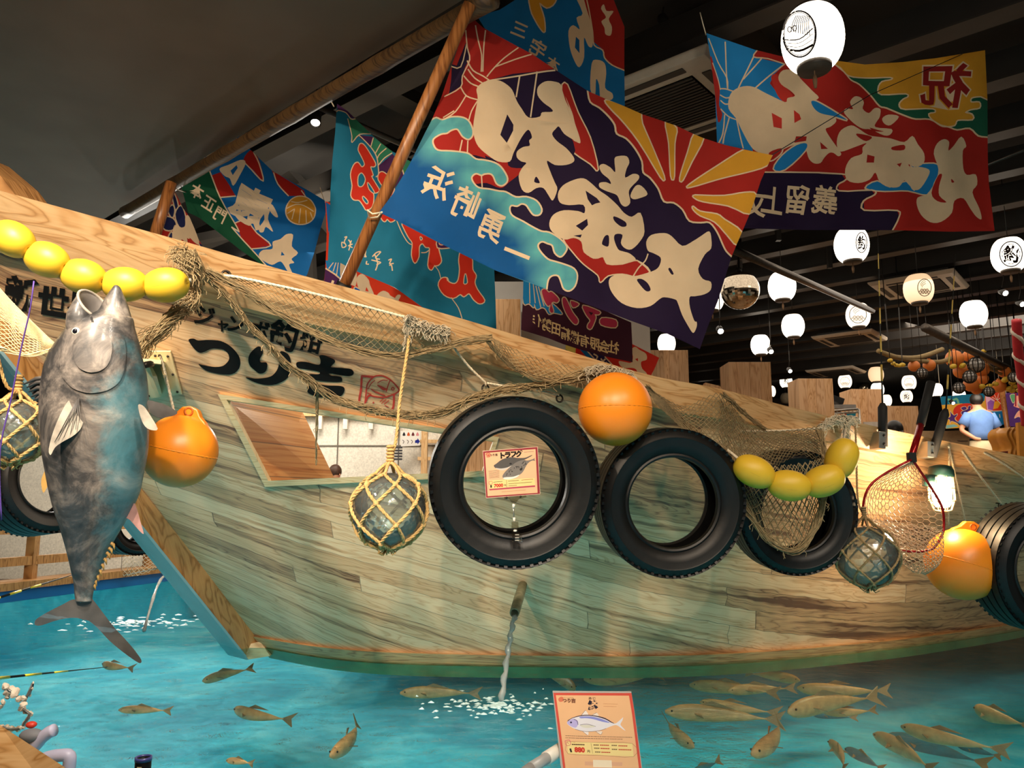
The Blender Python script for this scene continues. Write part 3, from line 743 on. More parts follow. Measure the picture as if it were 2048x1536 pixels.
# orange ball buoys
m_or = mat('orange_plastic', 'f08a1c', .38, var=.05, scale=5, spec=.5)
def buoy(px, py, d, r, ang, lug, label):
    c = P(px, py, d); root = empty('ball_buoy', c, label, 'buoy', 'orange ball buoys on the hull')
    Mr = Matrix.Rotation(R(ang), 3, 'Y')
    q = MB().sphere(c, r, 40, 26, Mr); q.lathe([(r*.994, -.004), (r*1.006, 0), (r*.994, .004)], c, 48, Mr, closed=True)
    q.build('shell', m_or, root)
    if lug:
        q = MB(); n = 14; rim = []
        ring_o = [Vector((r*.62*math.cos(math.pi*i/n), 0, r*(.80+.42*math.sin(math.pi*i/n)))) for i in range(n+1)]
        for sy in (-.014, .014): pass
        poly = [Vector((-r*.62, 0, r*.74))]+[Vector((r*x, 0, r*z)) for x, z in ((-.50, .90), (-.34, 1.02), (-.22, 1.20), (0, 1.26), (.22, 1.20), (.34, 1.02), (.50, .90))]+[Vector((r*.62, 0, r*.74))]
        q.prism([c+Mr@(v-Vector((0, .016, 0))) for v in poly], Mr@Vector((0, .032, 0)))
        o = q.build('lug', m_or, root, smooth=False, bevel=.004)
        q = MB().lathe([(.010, -.018), (.016, -.018), (.016, .018), (.010, .018)], c+Mr@Vector((0, 0, r*1.10)), 18, Mr@Matrix.Rotation(R(90), 3, 'X'), closed=True)
        q.build('eyelet', mat('orange_dark', 'b55a10', .5), o)
    return root
buoy(360, 902, 2.52, .119, 12, True, 'orange ball buoy hanging behind the tuna, its moulded lug on top')
buoy(1230, 818, 2.86, .137, 0, False, 'orange ball buoy resting high against the gunwale between two tyres')
buoy(1925, 1128, 3.66, .166, 18, True, 'orange ball buoy hanging below the lit lamp, beside the last tyre')
cord([(318, 712, 2.50), (324, 722, 2.48), (349, 828, 2.50)], 0, .0045, 'white cord tying the bow buoy to the cream metal bracket')
# cream steel bracket near the bow
br = empty('metal_bracket', hp(325, 745, .0), 'cream painted steel bracket bolted to the planks beside the tuna', 'bracket')
m_cream = mat('cream_enamel', 'd9c79a', .4, var=.08, scale=20)
bm = lambda x, y, o=0.: hullpt(x, y, o)
q = MB(); q.prism([bm(x, y, .003) for x, y in ((268, 700), (343, 700), (352, 735), (366, 785), (292, 795))], Hn(*uv_of(320, 745))*.008); q.build('back_plate', m_cream, br, smooth=False)
q = MB(); q.prism([bm(285, 725, .01), bm(333, 728, .01), P(322, 728, 2.38), P(280, 724, 2.38)], (0, 0, .012)); q.prism([bm(300, 730, .01), bm(320, 785, .01), P(306, 752, 2.42)], (.012, 0, 0)); q.prism([bm(322, 728, .01), bm(338, 782, .01), P(326, 750, 2.42)], (.01, 0, 0)); q.build('cleat_arm', m_cream, br, smooth=False)
q = MB()
for x, y in ((313, 708), (338, 709), (348, 745), (357, 780), (300, 788)): q.sphere(bm(x, y, .012), .005, 8, 6)
q.build('bolt', m_iron, br)
# yellow floats
m_ye = mat('yellow_float_plastic', 'd6b02c', .45, var=.07, scale=7, spec=.45)
def yfloat(px, py, d, L, Dm, ang, label, group, pit=.0):
    c = P(px, py, d); M = Matrix.Rotation(R(ang), 3, 'Y')@Matrix.Rotation(R(-8), 3, 'Z')
    q = MB(); n = 18; prof = [(.006, -L*.47)]
    for i in range(n+1):
        t = math.pi*(i+.7)/(n+1.4); prof.append((Dm/2*max(.02, math.sin(t))**.86, -L/2*math.cos(t)))
    prof.append((.006, L*.47))
    q.lathe(prof, c, 30, M@Matrix.Rotation(R(90), 3, 'Y')); root = empty('net_float', c, label, 'float', group)
    q.build('body', m_ye, root)
    q = MB().lathe([(Dm/2*.985, -.0015), (Dm/2*1.008, 0), (Dm/2*.985, .0015)], c, 36, M@Matrix.Scale(L/Dm, 3, Vector((1, 0, 0)))@Matrix.Rotation(R(18), 3, 'X'), closed=True)
    q.build('moulding_seam', mat('yellow_seam', 'bd9a22', .6), root)
    return c
GL = 'yellow floats strung along the bow'
Lf = [(26, 478, 2.28, 31), (94, 519, 2.30, 22), (167, 553, 2.32, 15), (250, 569, 2.34, 3), (332, 570, 2.36, -4)]
names = ['yellow float cut by the picture edge, highest of the bow string', 'yellow float just below the highest one, over the first brush character', 'yellow float in the middle of the bow string, above the tuna jaw', 'yellow float directly behind the tip of the tuna snout', 'yellow float at the end of the bow string touching the bunched net']
cc = [yfloat(x, y, d, 92/F*d, 70/F*d, a, nm, GL) for (x, y, d, a), nm in zip(Lf, names)]
rootmb(MB().tube([P(-40, 440, 2.26)]+cc+[P(382, 560, 2.38)], .006, 6), 'cord', m_rope, 'cord strung through the five yellow floats at the bow', 'rope')
GR_ = 'yellow floats strung over the hanging net'
Rf = [(1508, 943, 2.92, 28), (1578, 971, 2.91, 8), (1647, 962, 2.93, -22), (1683, 917, 2.97, -68)]
names = ['yellow float at the net side of the right string, tilted down, below the white cord', 'lowest yellow float, lying level in front of the net bag', 'yellow float tilted up, third along the string over the net bag', 'yellow float standing nearly upright under the knotted white rag']
cc = [yfloat(x, y, d, 84/F*d, 62/F*d, a, nm, GR_) for (x, y, d, a), nm in zip(Rf, names)]
rootmb(MB().tube([P(1455, 900, 3.0)]+cc+[P(1690, 860, 3.30)], .006, 6), 'cord', m_rope, 'cord strung through the four yellow floats over the net', 'rope')
# ------------------------------------------------------------------ glass balls in rope nets
m_jute = mat('jute_rope', 'cba568', .9, var=.2, scale=90, bmp=.5)
m_jute2 = mat('old_brown_rope', '9c8259', .9, var=.25, scale=90, bmp=.5)
m_glass = glassy('sea_glass', (.92, .96, .94), .04, .05, 16, .9, milk=.10)
def glass_ball(px, py, d, r, label, hang, m_r, rr, nseg=6, group='glass fishing balls in rope nets'):
    c = P(px, py, d); root = empty('glass_fishing_ball', c, label, 'glass ball', group)
    MB().sphere(c, r*.97, 40, 26).build('glass', m_glass, root)
    MB().sphere(c, r*.93, 32, 20).build('inner_glass', m_glass, root)
    q = MB(); lev = [R(a) for a in (22, 50, 80, 112, 146, 172)]; rad = r*1.01
    pt = lambda th, ph: c+Vector((math.sin(th)*math.cos(ph), math.sin(th)*math.sin(ph), math.cos(th)))*rad*(1+.0*ph)
    for i in range(len(lev)-1):
        for k in range(nseg):
            for s in (-1, 1):
                a0 = 2*math.pi*(k+.5*(i % 2))/nseg+.35; a1 = a0+s*math.pi/nseg
                path = [pt(lev[i]+(lev[i+1]-lev[i])*t/6, a0+(a1-a0)*t/6) for t in range(7)]
                twisted(q, path, rr, rope_len(path)/(rr*8), 4)
    for i in range(1, len(lev)-1):
        for k in range(nseg): q.sphere(pt(lev[i], 2*math.pi*(k+.5*(i % 2))/nseg+.35), rr*1.7, 7, 5)
    q.build('rope_net', m_r, root)
    q = MB(); top = c+Vector((0, 0, r*1.28))
    for k in range(nseg):
        a = pt(lev[0], 2*math.pi*k/nseg+.35); twisted(q, [a, a.lerp(top, .5)+Vector((0, 0, .004)), top], rr, 5, 4)
    for k in range(6): q.lathe([(rr*1.6, -rr), (rr*2.6, 0), (rr*1.6, rr)], top+Vector((0, 0, k*rr*1.9-.01)), 12, closed=True)
    q.build('knot', m_r, root)
    q = MB(); bot = c-Vector((0, 0, r*1.03)); rnd = random.Random(3)
    for k in range(26):
        a = rnd.uniform(0, 6.28); e = bot+Vector((math.cos(a)*r*.32, math.sin(a)*r*.32, rnd.uniform(-.01, .03))); q.tube([bot+Vector((0, 0, .01)), bot.lerp(e, .6)-Vector((0, 0, .012)), e], .0022, 4)
    q.build('frayed_tail', m_r, root)
    q = MB(); path = [top]+[P(*h) for h in hang]; twisted(q, resample(path, 24), rr, rope_len(path)/(rr*8), 5); q.build('hanging_rope', m_r, root)
glass_ball(778, 1020, 2.62, .130, 'clear glass ball in tan jute netting, hanging beside the hull window', [(792, 880, 2.70), (800, 800, 2.74), (815, 700, 2.78), (822, 640, 2.80)], m_jute, .0062)
glass_ball(1734, 1112, 3.26, .130, 'glass ball in old brown netting, hanging between the net bag and the landing net', [(1716, 1000, 3.33), (1713, 930, 3.42), (1711, 850, 3.54)], m_jute2, .0048)
glass_ball(28, 862, 2.45, .104, 'glass ball in yellow rope netting, cut by the picture edge behind the tuna', [(12, 770, 2.44), (-10, 690, 2.42)], m_jute, .0056)
# ------------------------------------------------------------------ fishing nets
m_net = mat('olive_net_twine', '9a8560', .95, var=.25, scale=60)
m_net_d = mat('brown_net_twine', '7a6a4c', .95, var=.25, scale=60)
m_net_w = mat('pale_net_twine', 'ead3a0', .9, var=.12, scale=60)
def coons(top, bot, nu, nv, sag=None):
    """surface between two 3D polylines"""
    T, Bq = resample([P(*p) if isinstance(p, tuple) else p for p in top], nu), resample([P(*p) if isinstance(p, tuple) else p for p in bot], nu)
    def S(i, j):
        s = max(0, min(1, i))*nu; a = int(min(nu-1, s)); f = s-a; t = T[a].lerp(T[a+1], f); b = Bq[a].lerp(Bq[a+1], f)
        p = t.lerp(b, j)
        return p+Vector((0, -1, 0))*(.012*math.sin(j*math.pi)*math.sin(i*23)) if sag is None else p+sag(i, j)
    return S
def mesh_sheet(mb, S, nx, ny, r, skip=None, jit=.0):
    rnd = random.Random(5); J = {}
    def pt(i, j):
        if (i, j) not in J: J[(i, j)] = S(i/nx+rnd.uniform(-jit, jit)/nx, j/ny+rnd.uniform(-jit, jit)/ny)
        return J[(i, j)]
    for i in range(0, nx+1):
        for j in range(ny):
            if (i+j) % 2: continue
            for s in (-1, 1):
                if 0 <= i+s <= nx and not (skip and skip(i/nx, j/ny)): mb.tube([pt(i, j), pt(i+s, j+1)], r, 3, caps=False)
        for j in range(ny):
            if (i+j) % 2 == 0: continue
            for s in (-1, 1):
                if 0 <= i+s <= nx and not (skip and skip(i/nx, j/ny)): pass
def bundle(mb, path, r, n, sr, wind=1.5, seed=1, fray=0):
    """a thick gathered net: many strands wandering round a path"""
    rnd = random.Random(seed); K = max(24, int(rope_len(path)/.02)); pts = resample(path, K)
    for s in range(n):
        a0 = rnd.uniform(0, 6.28); rr = rnd.uniform(.3, 1); w = rnd.uniform(-wind, wind); q = []; ph = rnd.uniform(0, 6)
        for i, p in enumerate(pts):
            t = (pts[min(K, i+1)]-pts[max(0, i-1)]).normalized(); x = t.orthogonal().normalized(); y = t.cross(x); x = Vector((0, 0, 1)).cross(t).normalized(); y = t.cross(x)
            R0 = r(i/K) if callable(r) else r
            a = a0+w*6.28*i/K+.5*math.sin(i*.6+ph); k = rr*R0*(1+.3*math.sin(i*.9+ph*2)); q.append(p+(x*math.cos(a)+y*math.sin(a))*k)
        mb.tube(q, sr, 3, caps=False)
    for s in range(fray):
        i = rnd.randrange(K); p = pts[i]; R0 = r(i/K) if callable(r) else r
        d = Vector((rnd.uniform(-1, 1), rnd.uniform(-.6, .3), rnd.uniform(-1, 1))).normalized(); mb.tube([p+d*R0*.6, p+d*R0*1.2+Vector((rnd.uniform(-.01, .01), 0, -.01)), p+d*R0*1.5-Vector((0, 0, .02))], sr, 3, caps=False)
HP = lambda pts, off: [hp(x, y, off) for x, y in pts]
n1 = empty('fishing_net', hp(600, 700, .07), 'long olive fishing net draped along the gunwale, partly bunched like a rope', 'net')
q = MB(); top = HP([(400, 540), (500, 556), (620, 585), (740, 612), (840, 640)], .085); bot = HP([(412, 542), (500, 588), (560, 628), (635, 671), (740, 705), (850, 700)], .10)
mesh_sheet(q, coons(top, bot, 60, 12), 62, 12, .0013, jit=.15); q.build('open_mesh', m_net, n1)
q = MB(); bundle(q, HP([(412, 540), (455, 562), (500, 587), (560, 627), (635, 670), (710, 697), (785, 712), (860, 700), (930, 682), (985, 676)], .105), .014, 32, .0013, 1.2, 3); q.build('gathered_fold', m_net, n1)
q = MB(); bundle(q, HP([(388, 508), (410, 550), (447, 585), (480, 627), (502, 657), (530, 682), (556, 713), (586, 738), (622, 762), (650, 786), (700, 808), (797, 830), (880, 826), (935, 800), (1000, 782), (1080, 772), (1150, 754), (1200, 736)], .105), lambda t: .010+.008*min(1, t*2), 46, .0015, 5, 4, 150); q.build('bunched_edge', m_net, n1)
q = MB(); bundle(q, HP([(636, 775), (634, 830), (633, 880), (632, 930)], .075), lambda t: .008*(1-t*.7), 9, .0014, 2, 6, 10); q.build('loose_tail', m_net, n1)
q = MB(); bundle(q, [hp(366, 506, .09), hp(384, 545, .12), hp(388, 590, .13), P(340, 640, 2.42), P(285, 690, 2.42), P(262, 722, 2.44)], lambda t: .036-.012*math.sin(t*3.1), 60, .0015, 1.0, 5, 120)
bundle(q, [hp(356, 500, .07), hp(372, 520, .10), hp(395, 512, .09)], .028, 34, .0015, 2, 8, 80); q.build('hanging_bunch', m_net, n1)
n2 = n1
q = MB(); top = HP([(985, 676), (1050, 706), (1130, 728), (1200, 738)], .085); bot = HP([(990, 692), (1040, 744), (1120, 762), (1190, 750)], .11)
mesh_sheet(q, coons(top, bot, 40, 10), 34, 10, .0017, jit=.15); q.build('open_mesh', m_net, n2)
q = MB(); bundle(q, HP([(975, 680), (1010, 722), (1060, 752), (1120, 764), (1180, 756), (1240, 742)], .11), .012, 26, .0013, 1.2, 9, 10); q.build('gathered_edge', m_net, n2)
q = MB(); bundle(q, HP([(1170, 745), (1210, 738), (1265, 752)], .12), .018, 30, .0018, 3, 11, 60); q.build('knotted_bunch', mat('grey_twine', 'b7ab93', .9), n2)
rg = rootmb((lambda q: (bundle(q, HP([(812, 640), (835, 648), (868, 660), (900, 664)], .085), .020, 46, .0018, 2.5, 12, 140), bundle(q, HP([(818, 632), (817, 660), (815, 690)], .10), .014, 26, .0018, 1, 13, 40), q)[2])(MB()), 'white_tie', mat('grey_twine', 'b7ab93', .9), 'frayed white cord lashing that ties the net to the gunwale', 'lashing')
n3 = n1
q = MB(); top = [hp(1290, 772, .09), hp(1365, 812, .09), hp(1415, 792, .085), hp(1445, 790, .085), hp(1500, 850, .10), hp(1560, 862, .11), hp(1638, 852, .11)]
bot = [P(1310, 806, 3.0), P(1380, 870, 3.02), P(1440, 900, 3.04), P(1470, 915, 3.06), P(1530, 935, 3.1), P(1600, 900, 3.14), P(1648, 915, 3.16)]
mesh_sheet(q, coons(top, bot, 60, 12), 74, 20, .0018, jit=.25); mesh_sheet(q, coons(bot[2:], top[3:], 60, 12, sag=lambda i, j: Vector((0, .03, -.02))), 44, 16, .0018, jit=.35); q.build('upper_mesh', m_net_d, n3)
q = MB(); tp = [P(1468, 915, 3.06), P(1520, 930, 3.05), P(1580, 930, 3.05), P(1650, 915, 3.12)]
bt = [P(1492, 1020, 3.05), P(1540, 1085, 3.0), P(1590, 1103, 3.0), P(1640, 1040, 3.07)]
mesh_sheet(q, coons(tp, bt, 40, 12, sag=lambda i, j: Vector((0, -.05*math.sin(math.pi*i)*math.sin(math.pi*j), 0))), 30, 16, .0018, jit=.1); mesh_sheet(q, coons(tp, bt, 40, 12, sag=lambda i, j: Vector((0, .05*math.sin(math.pi*i), 0))), 26, 14, .0017, jit=.2); q.build('net_bag', m_net, n3)
q = MB(); bundle(q, [P(1466, 905, 3.06), P(1478, 970, 3.04), P(1500, 1030, 3.0), P(1545, 1085, 2.98), P(1590, 1102, 2.98), P(1625, 1065, 3.0), P(1650, 990, 3.05), P(1654, 930, 3.1), P(1640, 860, 3.25)], .014, 34, .0014, 1.6, 15, 40); q.build('bag_rim', m_net, n3)
q = MB(); bundle(q, HP([(1292, 774), (1330, 812), (1375, 850)], .12)+[P(1420, 888, 3.04), P(1462, 908, 3.06)], .014, 34, .0014, 1.0, 16); q.build('gathered_edge', m_net, n3)
q = MB(); bundle(q, HP([(1445, 788), (1485, 822), (1530, 858)], .10), .010, 22, .0014, 1, 17); q.build('gathered_fold', m_net, n3)
rootmb((lambda q: (bundle(q, HP([(1640, 858), (1665, 842), (1690, 840), (1712, 846)], .09), .022, 44, .002, 2, 18, 60), bundle(q, HP([(1692, 842), (1694, 880), (1692, 930)], .10), lambda t: .020*(1-.5*t), 30, .002, 1, 19, 40), q)[2])(MB()), 'white_tie', m_rope, 'knotted white rag and cord on the gunwale above the upright yellow float', 'lashing')
n4 = empty('hammock_net', P(0, 640, 2.5), 'pale cream mesh net hanging past the bow lettering at the picture edge', 'net')
q = MB(); S = coons([(-80, 480, 2.35), (-20, 555, 2.36), (60, 640, 2.37), (118, 694, 2.38)], [(-80, 690, 2.35), (0, 694, 2.36), (60, 708, 2.37), (118, 697, 2.38)], 40, 10)
def S2(i, j):
    j = j**1.0
    return S(i, j)
mesh_sheet(q, S2, 28, 26, .0014, skip=lambda a, b: b > .97); 
for k in range(26):
    j = (k/26)**1.6*.55; q.tube([S(i/14, j+.01*math.sin(i)) for i in range(15)], .0014, 3, caps=False)
q.build('open_mesh', m_net_w, n4)
q = MB(); bundle(q, [P(-80, 690, 2.35), P(0, 697, 2.35), P(50, 710, 2.36), P(118, 698, 2.37)], .007, 16, .0014, 2, 21); q.build('lower_edge', m_net_w, n4)
# landing net in white mesh beyond the stem, by the far kerb
n5 = empty('hand_net', P(265, 1120, 7.05), 'small white hand net hanging by the far kerb behind the stem post', 'net')
q = MB(); mesh_sheet(q, coons([(250, 1096, 7.05), (290, 1098, 7.05), (322, 1112, 7.05)], [(240, 1152, 7.05), (280, 1150, 7.0), (318, 1135, 7.05)], 20, 8), 16, 12, .0025, jit=.2); q.build('mesh_bag', m_rope, n5)
q = MB(); q.tube([P(245, 1095, 7.05), P(325, 1112, 7.05), P(318, 1136, 7.05), P(242, 1152, 7.05)], .006, 6, closed=True); q.build('rim', mat('thin_steel', 'b8b8b8', .3, .8), n5)
# ------------------------------------------------------------------ big-catch flags
m_cloth = print_mat('dyed_cotton', .8, .22, 1)
FG = 'dyed fishing flags hung over the boat'
RED, PUR, BLU, TEA, YEL, GRN = 'a8241c', '1f0f30', '0d5f9c', '4fa3a8', 'd99a2b', '1b5b43'
def flag(label, outline, layers, pl, base, amp=.02, ph=0., grid=14, name='catch_flag'):
    fn0 = plane_fn(*pl)
    x0 = min(p[0] for p in outline); y0 = min(p[1] for p in outline)
    def fn(x, y):
        a = amp*(math.sin((x-x0)*.021+(y-y0)*.012+ph)+.5*math.sin((x-x0)*.047-(y-y0)*.021+ph*2))
        return fn0(x, y, a)
    mb = inlay(outline, layers, fn, grid, base)
    o = rootmb(mb, name, m_cloth, label, 'flag', FG, smooth=True)
    o['group'] = FG
    return o, fn0
A_, B_, C_ = Z(750, 180, 3.49), Z(1050, 180, 2.845), Z(640, 0, 3.2)
W = 'e2c7a2'
# --- the large purple flag
out1 = [(932, 22), (968, 52), (1034, 94), (1109, 141), (1184, 181), (1245, 213), (1280, 231), (1352, 250), (1408, 275), (1460, 292), (1507, 303), (1542, 312), (1520, 362), (1503, 408), (1482, 462), (1461, 517), (1433, 602), (1415, 655), (1401, 698), (1330, 668), (1261, 640), (1155, 602), (1088, 577), (993, 541), (882, 489), (793, 441), (759, 423), (787, 386), (822, 323), (850, 266), (865, 237), (885, 189), (906, 125), (925, 70)]
crest = A_(395, 205, 430, 190, 470, 205, 530, 185, 600, 185, 650, 210, 680, 270, 680, 320, 650, 350, 610, 330, 590, 300, 570, 275, 530, 285, 500, 305, 460, 310, 410, 340, 410, 380, 440, 420, 520, 430, 600, 440, 650, 450, 700, 485, 760, 490, 830, 505, 880, 535, 925, 600, 925, 640, 890, 665, 850, 650, 825, 600, 800, 585, 760, 590, 740, 600, 700, 590, 670, 615, 680, 650, 720, 685, 800, 690, 870, 700, 920, 705, 990, 740, 1060, 740, 1130, 770, 1165, 830, 1150, 870, 1110, 870, 1080, 830, 1060, 800, 1030, 790, 1000, 805, 960, 800, 950, 830, 970, 870, 1040, 910, 1100, 950, 1160, 985, 1210, 995, 1280, 1040, 1330, 1100, 1310, 1150, 1280, 1170, 1245, 1140, 1230, 1090, 1200, 1075, 1165, 1060, 1140, 1080, 1150, 1120, 1200, 1180, 1250, 1200, 1310, 1220, 1380, 1250, 1405, 1300, 1390, 1370, 1350, 1405, 1310, 1390, 1290, 1340, 1270, 1300, 1230, 1300, 1205, 1330, 1195, 1400)
def sea(x, y):
    d = min((x-a)**2+(y-b)**2 for a, b in crest[::2])**.5
    return mixc(lin('5fb0b0'), lin('07508c'), (d-6)/42)
wave = crest+[(1060, 600), (880, 520), (740, 440), (720, 400), (840, 220)]
noshi = [('f', RED, [(925, 10), (975, 50), (1034, 88), (1112, 138), (985, 160), (990, 250)]+A_(1000, 500, 880, 510, 700, 460, 400, 430, 330, 220)),
 ('p', PUR, C_(850, 400, 880, 410, 935, 270, 958, 370, 930, 430, 905, 545, 830, 592, 845, 505)), ('s', W, C_(935, 190, 945, 300, 960, 380, 915, 480, 905, 550, 800, 610), 2.4), ('s', W, C_(940, 280, 905, 420, 840, 410), 2.4),
 ('s', W, C_(1000, 155, 1015, 250, 1035, 350, 1030, 460), 2.6), ('s', W, C_(1065, 185, 1050, 300, 1040, 460), 2.6), ('s', W, C_(1265, 310, 1180, 370, 1110, 440, 1065, 495), 2.6),
 ('s', W, C_(1345, 358, 1240, 385, 1120, 430), 2.6), ('s', W, C_(945, 385, 980, 450, 1040, 490, 1085, 525), 2.6), ('s', W, C_(950, 440, 990, 500, 1050, 545), 2.6), ('s', W, C_(925, 480, 965, 530, 1020, 560), 2.6),
 ('s', W, C_(905, 550, 940, 610, 1005, 640), 2.6), ('s', W, C_(935, 610, 870, 710, 790, 765), 2.4), ('s', W, C_(1005, 650, 970, 710, 950, 780), 2.4), ('s', W, C_(860, 705, 790, 750), 2.4),
 ('p', PUR, C_(1170, 512, 1275, 490, 1255, 615, 1235, 580)), ('p', PUR, C_(1385, 468, 1500, 458, 1505, 500, 1540, 560, 1700, 800, 1300, 760, 1355, 745)), ('s', W, C_(1065, 525, 1280, 488, 1500, 455), 3), ('s', W, C_(1275, 490, 1252, 625), 3), ('s', W, C_(1383, 468, 1350, 745), 3),
 ('p', PUR, C_(1260, 640, 1300, 650, 1325, 700, 1345, 750, 1300, 740)),
 ('o', RED, A_(1308, 0, 1345, -40, 1420, 150, 1500, 330, 1545, 560, 1500, 520, 1400, 440, 1340, 360, 1280, 320, 1290, 250, 1350, 300, 1405, 360, 1400, 250))]
k1 = [('f', PUR, A_(1060, 260, 1300, 240, 1400, 420, 1300, 520, 1100, 540, 950, 540, 930, 480, 1000, 350)),
 ('f', W, C_(1000, 575, 1020, 545, 1060, 525, 1130, 520, 1180, 540, 1225, 580, 1255, 650, 1290, 700, 1335, 750, 1410, 742, 1425, 715, 1490, 712, 1480, 690, 1430, 655, 1392, 610, 1392, 560, 1435, 527, 1490, 525, 1540, 540, 1555, 600, 1600, 690)+A_(1330, 40, 1380, 150, 1400, 230, 1430, 330, 1430, 372, 1380, 340, 1325, 300, 1290, 250, 1268, 265, 1245, 300, 1280, 350, 1340, 400, 1388, 465, 1388, 500, 1340, 518, 1265, 515, 1210, 485, 1232, 560, 1262, 640, 1278, 690, 1243, 770, 1215, 735, 1180, 682, 1130, 682, 1075, 715, 1030, 690, 1005, 600, 1030, 540, 1058, 508, 1020, 498, 988, 470, 990, 430, 1035, 398, 1083, 385, 1078, 350, 1100, 325, 1072, 275, 1020, 335, 965, 440, 940, 500, 860, 500, 790, 460, 720, 400, 690, 330, 685, 250, 700, 150, 715, 60)),
 ('p', PUR, A_(915, 180, 960, 250, 958, 290, 915, 375, 868, 320)), ('f', PUR, A_(1130, 600, 1155, 645, 1115, 638))]
k2 = [('o', RED, B_(215, 855, 255, 842, 315, 860, 330, 925, 400, 960, 450, 950, 470, 990, 560, 992, 640, 972, 712, 1030, 640, 1058, 560, 1042, 480, 1052, 435, 1090, 420, 1050, 330, 990, 270, 930)),
 ('f', W, B_(415, 440, 440, 425, 480, 445, 508, 470, 505, 395, 530, 378, 575, 380, 590, 415, 575, 450, 567, 500, 612, 478, 645, 485, 645, 510, 602, 555, 590, 585, 600, 640, 570, 665, 540, 650, 518, 605, 480, 590, 450, 580, 415, 560, 415, 535, 450, 530, 480, 540, 468, 512, 430, 480)),
 ('f', W, B_(600, 600, 630, 545, 665, 545, 702, 590, 660, 612, 620, 620)),
 ('f', W, B_(190, 590, 220, 540, 280, 510, 330, 505, 370, 535, 410, 575, 460, 610, 520, 660, 560, 700, 610, 720, 665, 695, 690, 800, 660, 860, 610, 905, 570, 900, 545, 870, 553, 825, 512, 822, 505, 850, 530, 905, 560, 918, 600, 930, 635, 965, 580, 985, 500, 995, 460, 975, 440, 945, 390, 960, 330, 920, 315, 865, 270, 845, 215, 855, 150, 810, 135, 760, 160, 710, 220, 685, 300, 690, 335, 702, 328, 655, 250, 655, 200, 640)),
 ('p', PUR, B_(340, 575, 400, 620, 420, 645, 395, 650, 375, 660, 352, 625)), ('p', PUR, B_(285, 775, 350, 735, 355, 770, 322, 802)), ('p', PUR, B_(270, 832, 320, 824, 312, 842)), ('f', PUR, B_(500, 722, 568, 750, 575, 775, 542, 778, 502, 748)), ('f', PUR, B_(437, 870, 452, 832, 474, 832, 475, 888, 447, 884)),
 ('p', PUR, A_(1660, 740, 1700, 800, 1720, 815, 1650, 770))]
k3 = [('f', W, B_(700, 860, 730, 820, 800, 810, 840, 830, 893, 887, 950, 862, 1000, 830, 1045, 805, 1055, 850, 1050, 905, 1012, 940, 975, 1020, 1000, 1078, 1045, 1095, 1045, 1140, 1010, 1165, 960, 1175, 932, 1180, 935, 1240, 960, 1312, 975, 1320, 975, 1350, 955, 1383, 925, 1345, 888, 1280, 865, 1212, 850, 1192, 790, 1180, 760, 1192, 710, 1230, 640, 1240, 560, 1210, 505, 1150, 485, 1095, 500, 1060, 560, 1042, 620, 1058, 690, 1042, 750, 1020, 775, 990, 780, 950, 740, 925, 708, 910)),
 ('f', PUR, B_(640, 1078, 668, 1075, 700, 1100, 714, 1138, 690, 1145, 660, 1112)), ('f', PUR, B_(820, 1018, 832, 1012, 848, 1045, 836, 1048)), ('s', W, B_(708, 930, 690, 970, 650, 1010, 622, 1055), 2.6), ('s', W, B_(650, 975, 690, 1005, 715, 1035), 2.2)]
sunc = B_(366, -5, 380, 60, 430, 95, 480, 150, 510, 200, 520, 250, 570, 280, 620, 340, 660, 410, 670, 470, 710, 500, 760, 560, 795, 632, 850, 640, 900, 680, 935, 745, 1000, 755, 1050, 755, 1090, 810, 1120, 880, 1142, 920, 1175, 950)
sun = [('p', RED, catmull(sunc, 3)+B_(1500, 950, 1500, 300, 800, 0, 366, -60)), ('s', W, sunc, 3.4),
 ('o', YEL, B_(462, 55, 530, 78, 640, 115, 655, 200, 720, 340, 790, 488, 772, 495, 640, 300, 545, 170, 500, 115)), ('o', YEL, B_(800, 185, 865, 215, 856, 300, 854, 485, 835, 485, 822, 300)), ('o', YEL, B_(968, 250, 1020, 270, 960, 400, 908, 505, 892, 495, 938, 350)),
 ('o', YEL, B_(1258, 335, 1330, 350, 1395, 372, 1372, 430, 1250, 470, 1100, 505, 955, 545, 945, 535, 1100, 430)), ('o', YEL, B_(978, 596, 1130, 605, 1240, 590, 1305, 600, 1265, 708, 1150, 660, 1020, 630, 978, 612)), ('o', YEL, B_(962, 662, 1000, 690, 1090, 708, 1130, 740, 1222, 812, 1200, 880, 1150, 830, 1080, 750, 1000, 712, 965, 680))]
red2 = [('f', RED, A_(870, 505, 1045, 540, 940, 640, 880, 680, 780, 650, 680, 660, 640, 600)), ('p', PUR, A_(765, 460, 850, 490, 840, 505, 775, 488))]
txt1 = [('g', W, glyph_polys(ch, x, y, 66, (.93, .38), (.36, -.93), .018, True, .85)) for ch, x, y in (('浜', 876, 367), ('崎', 931, 408), ('勇', 985, 452), ('一', 1035, 506))]
wl = [('p', sea, wave), ('s', W, crest, 3.2), ('s', W, A_(605, 355, 585, 440), 2.6), ('s', W, A_(645, 360, 640, 440), 2.6), ('s', W, A_(740, 600, 745, 680), 2.6)]
F1, f1fn = flag('largest flag, purple and red with sun rays and blue waves, tied to the wooden pole', out1, noshi+red2+sun+wl+k1+k2+k3+txt1, ((932, 22, 2.96), (759, 423, 2.86), (1542, 312, 3.35)), PUR, .012, .4)
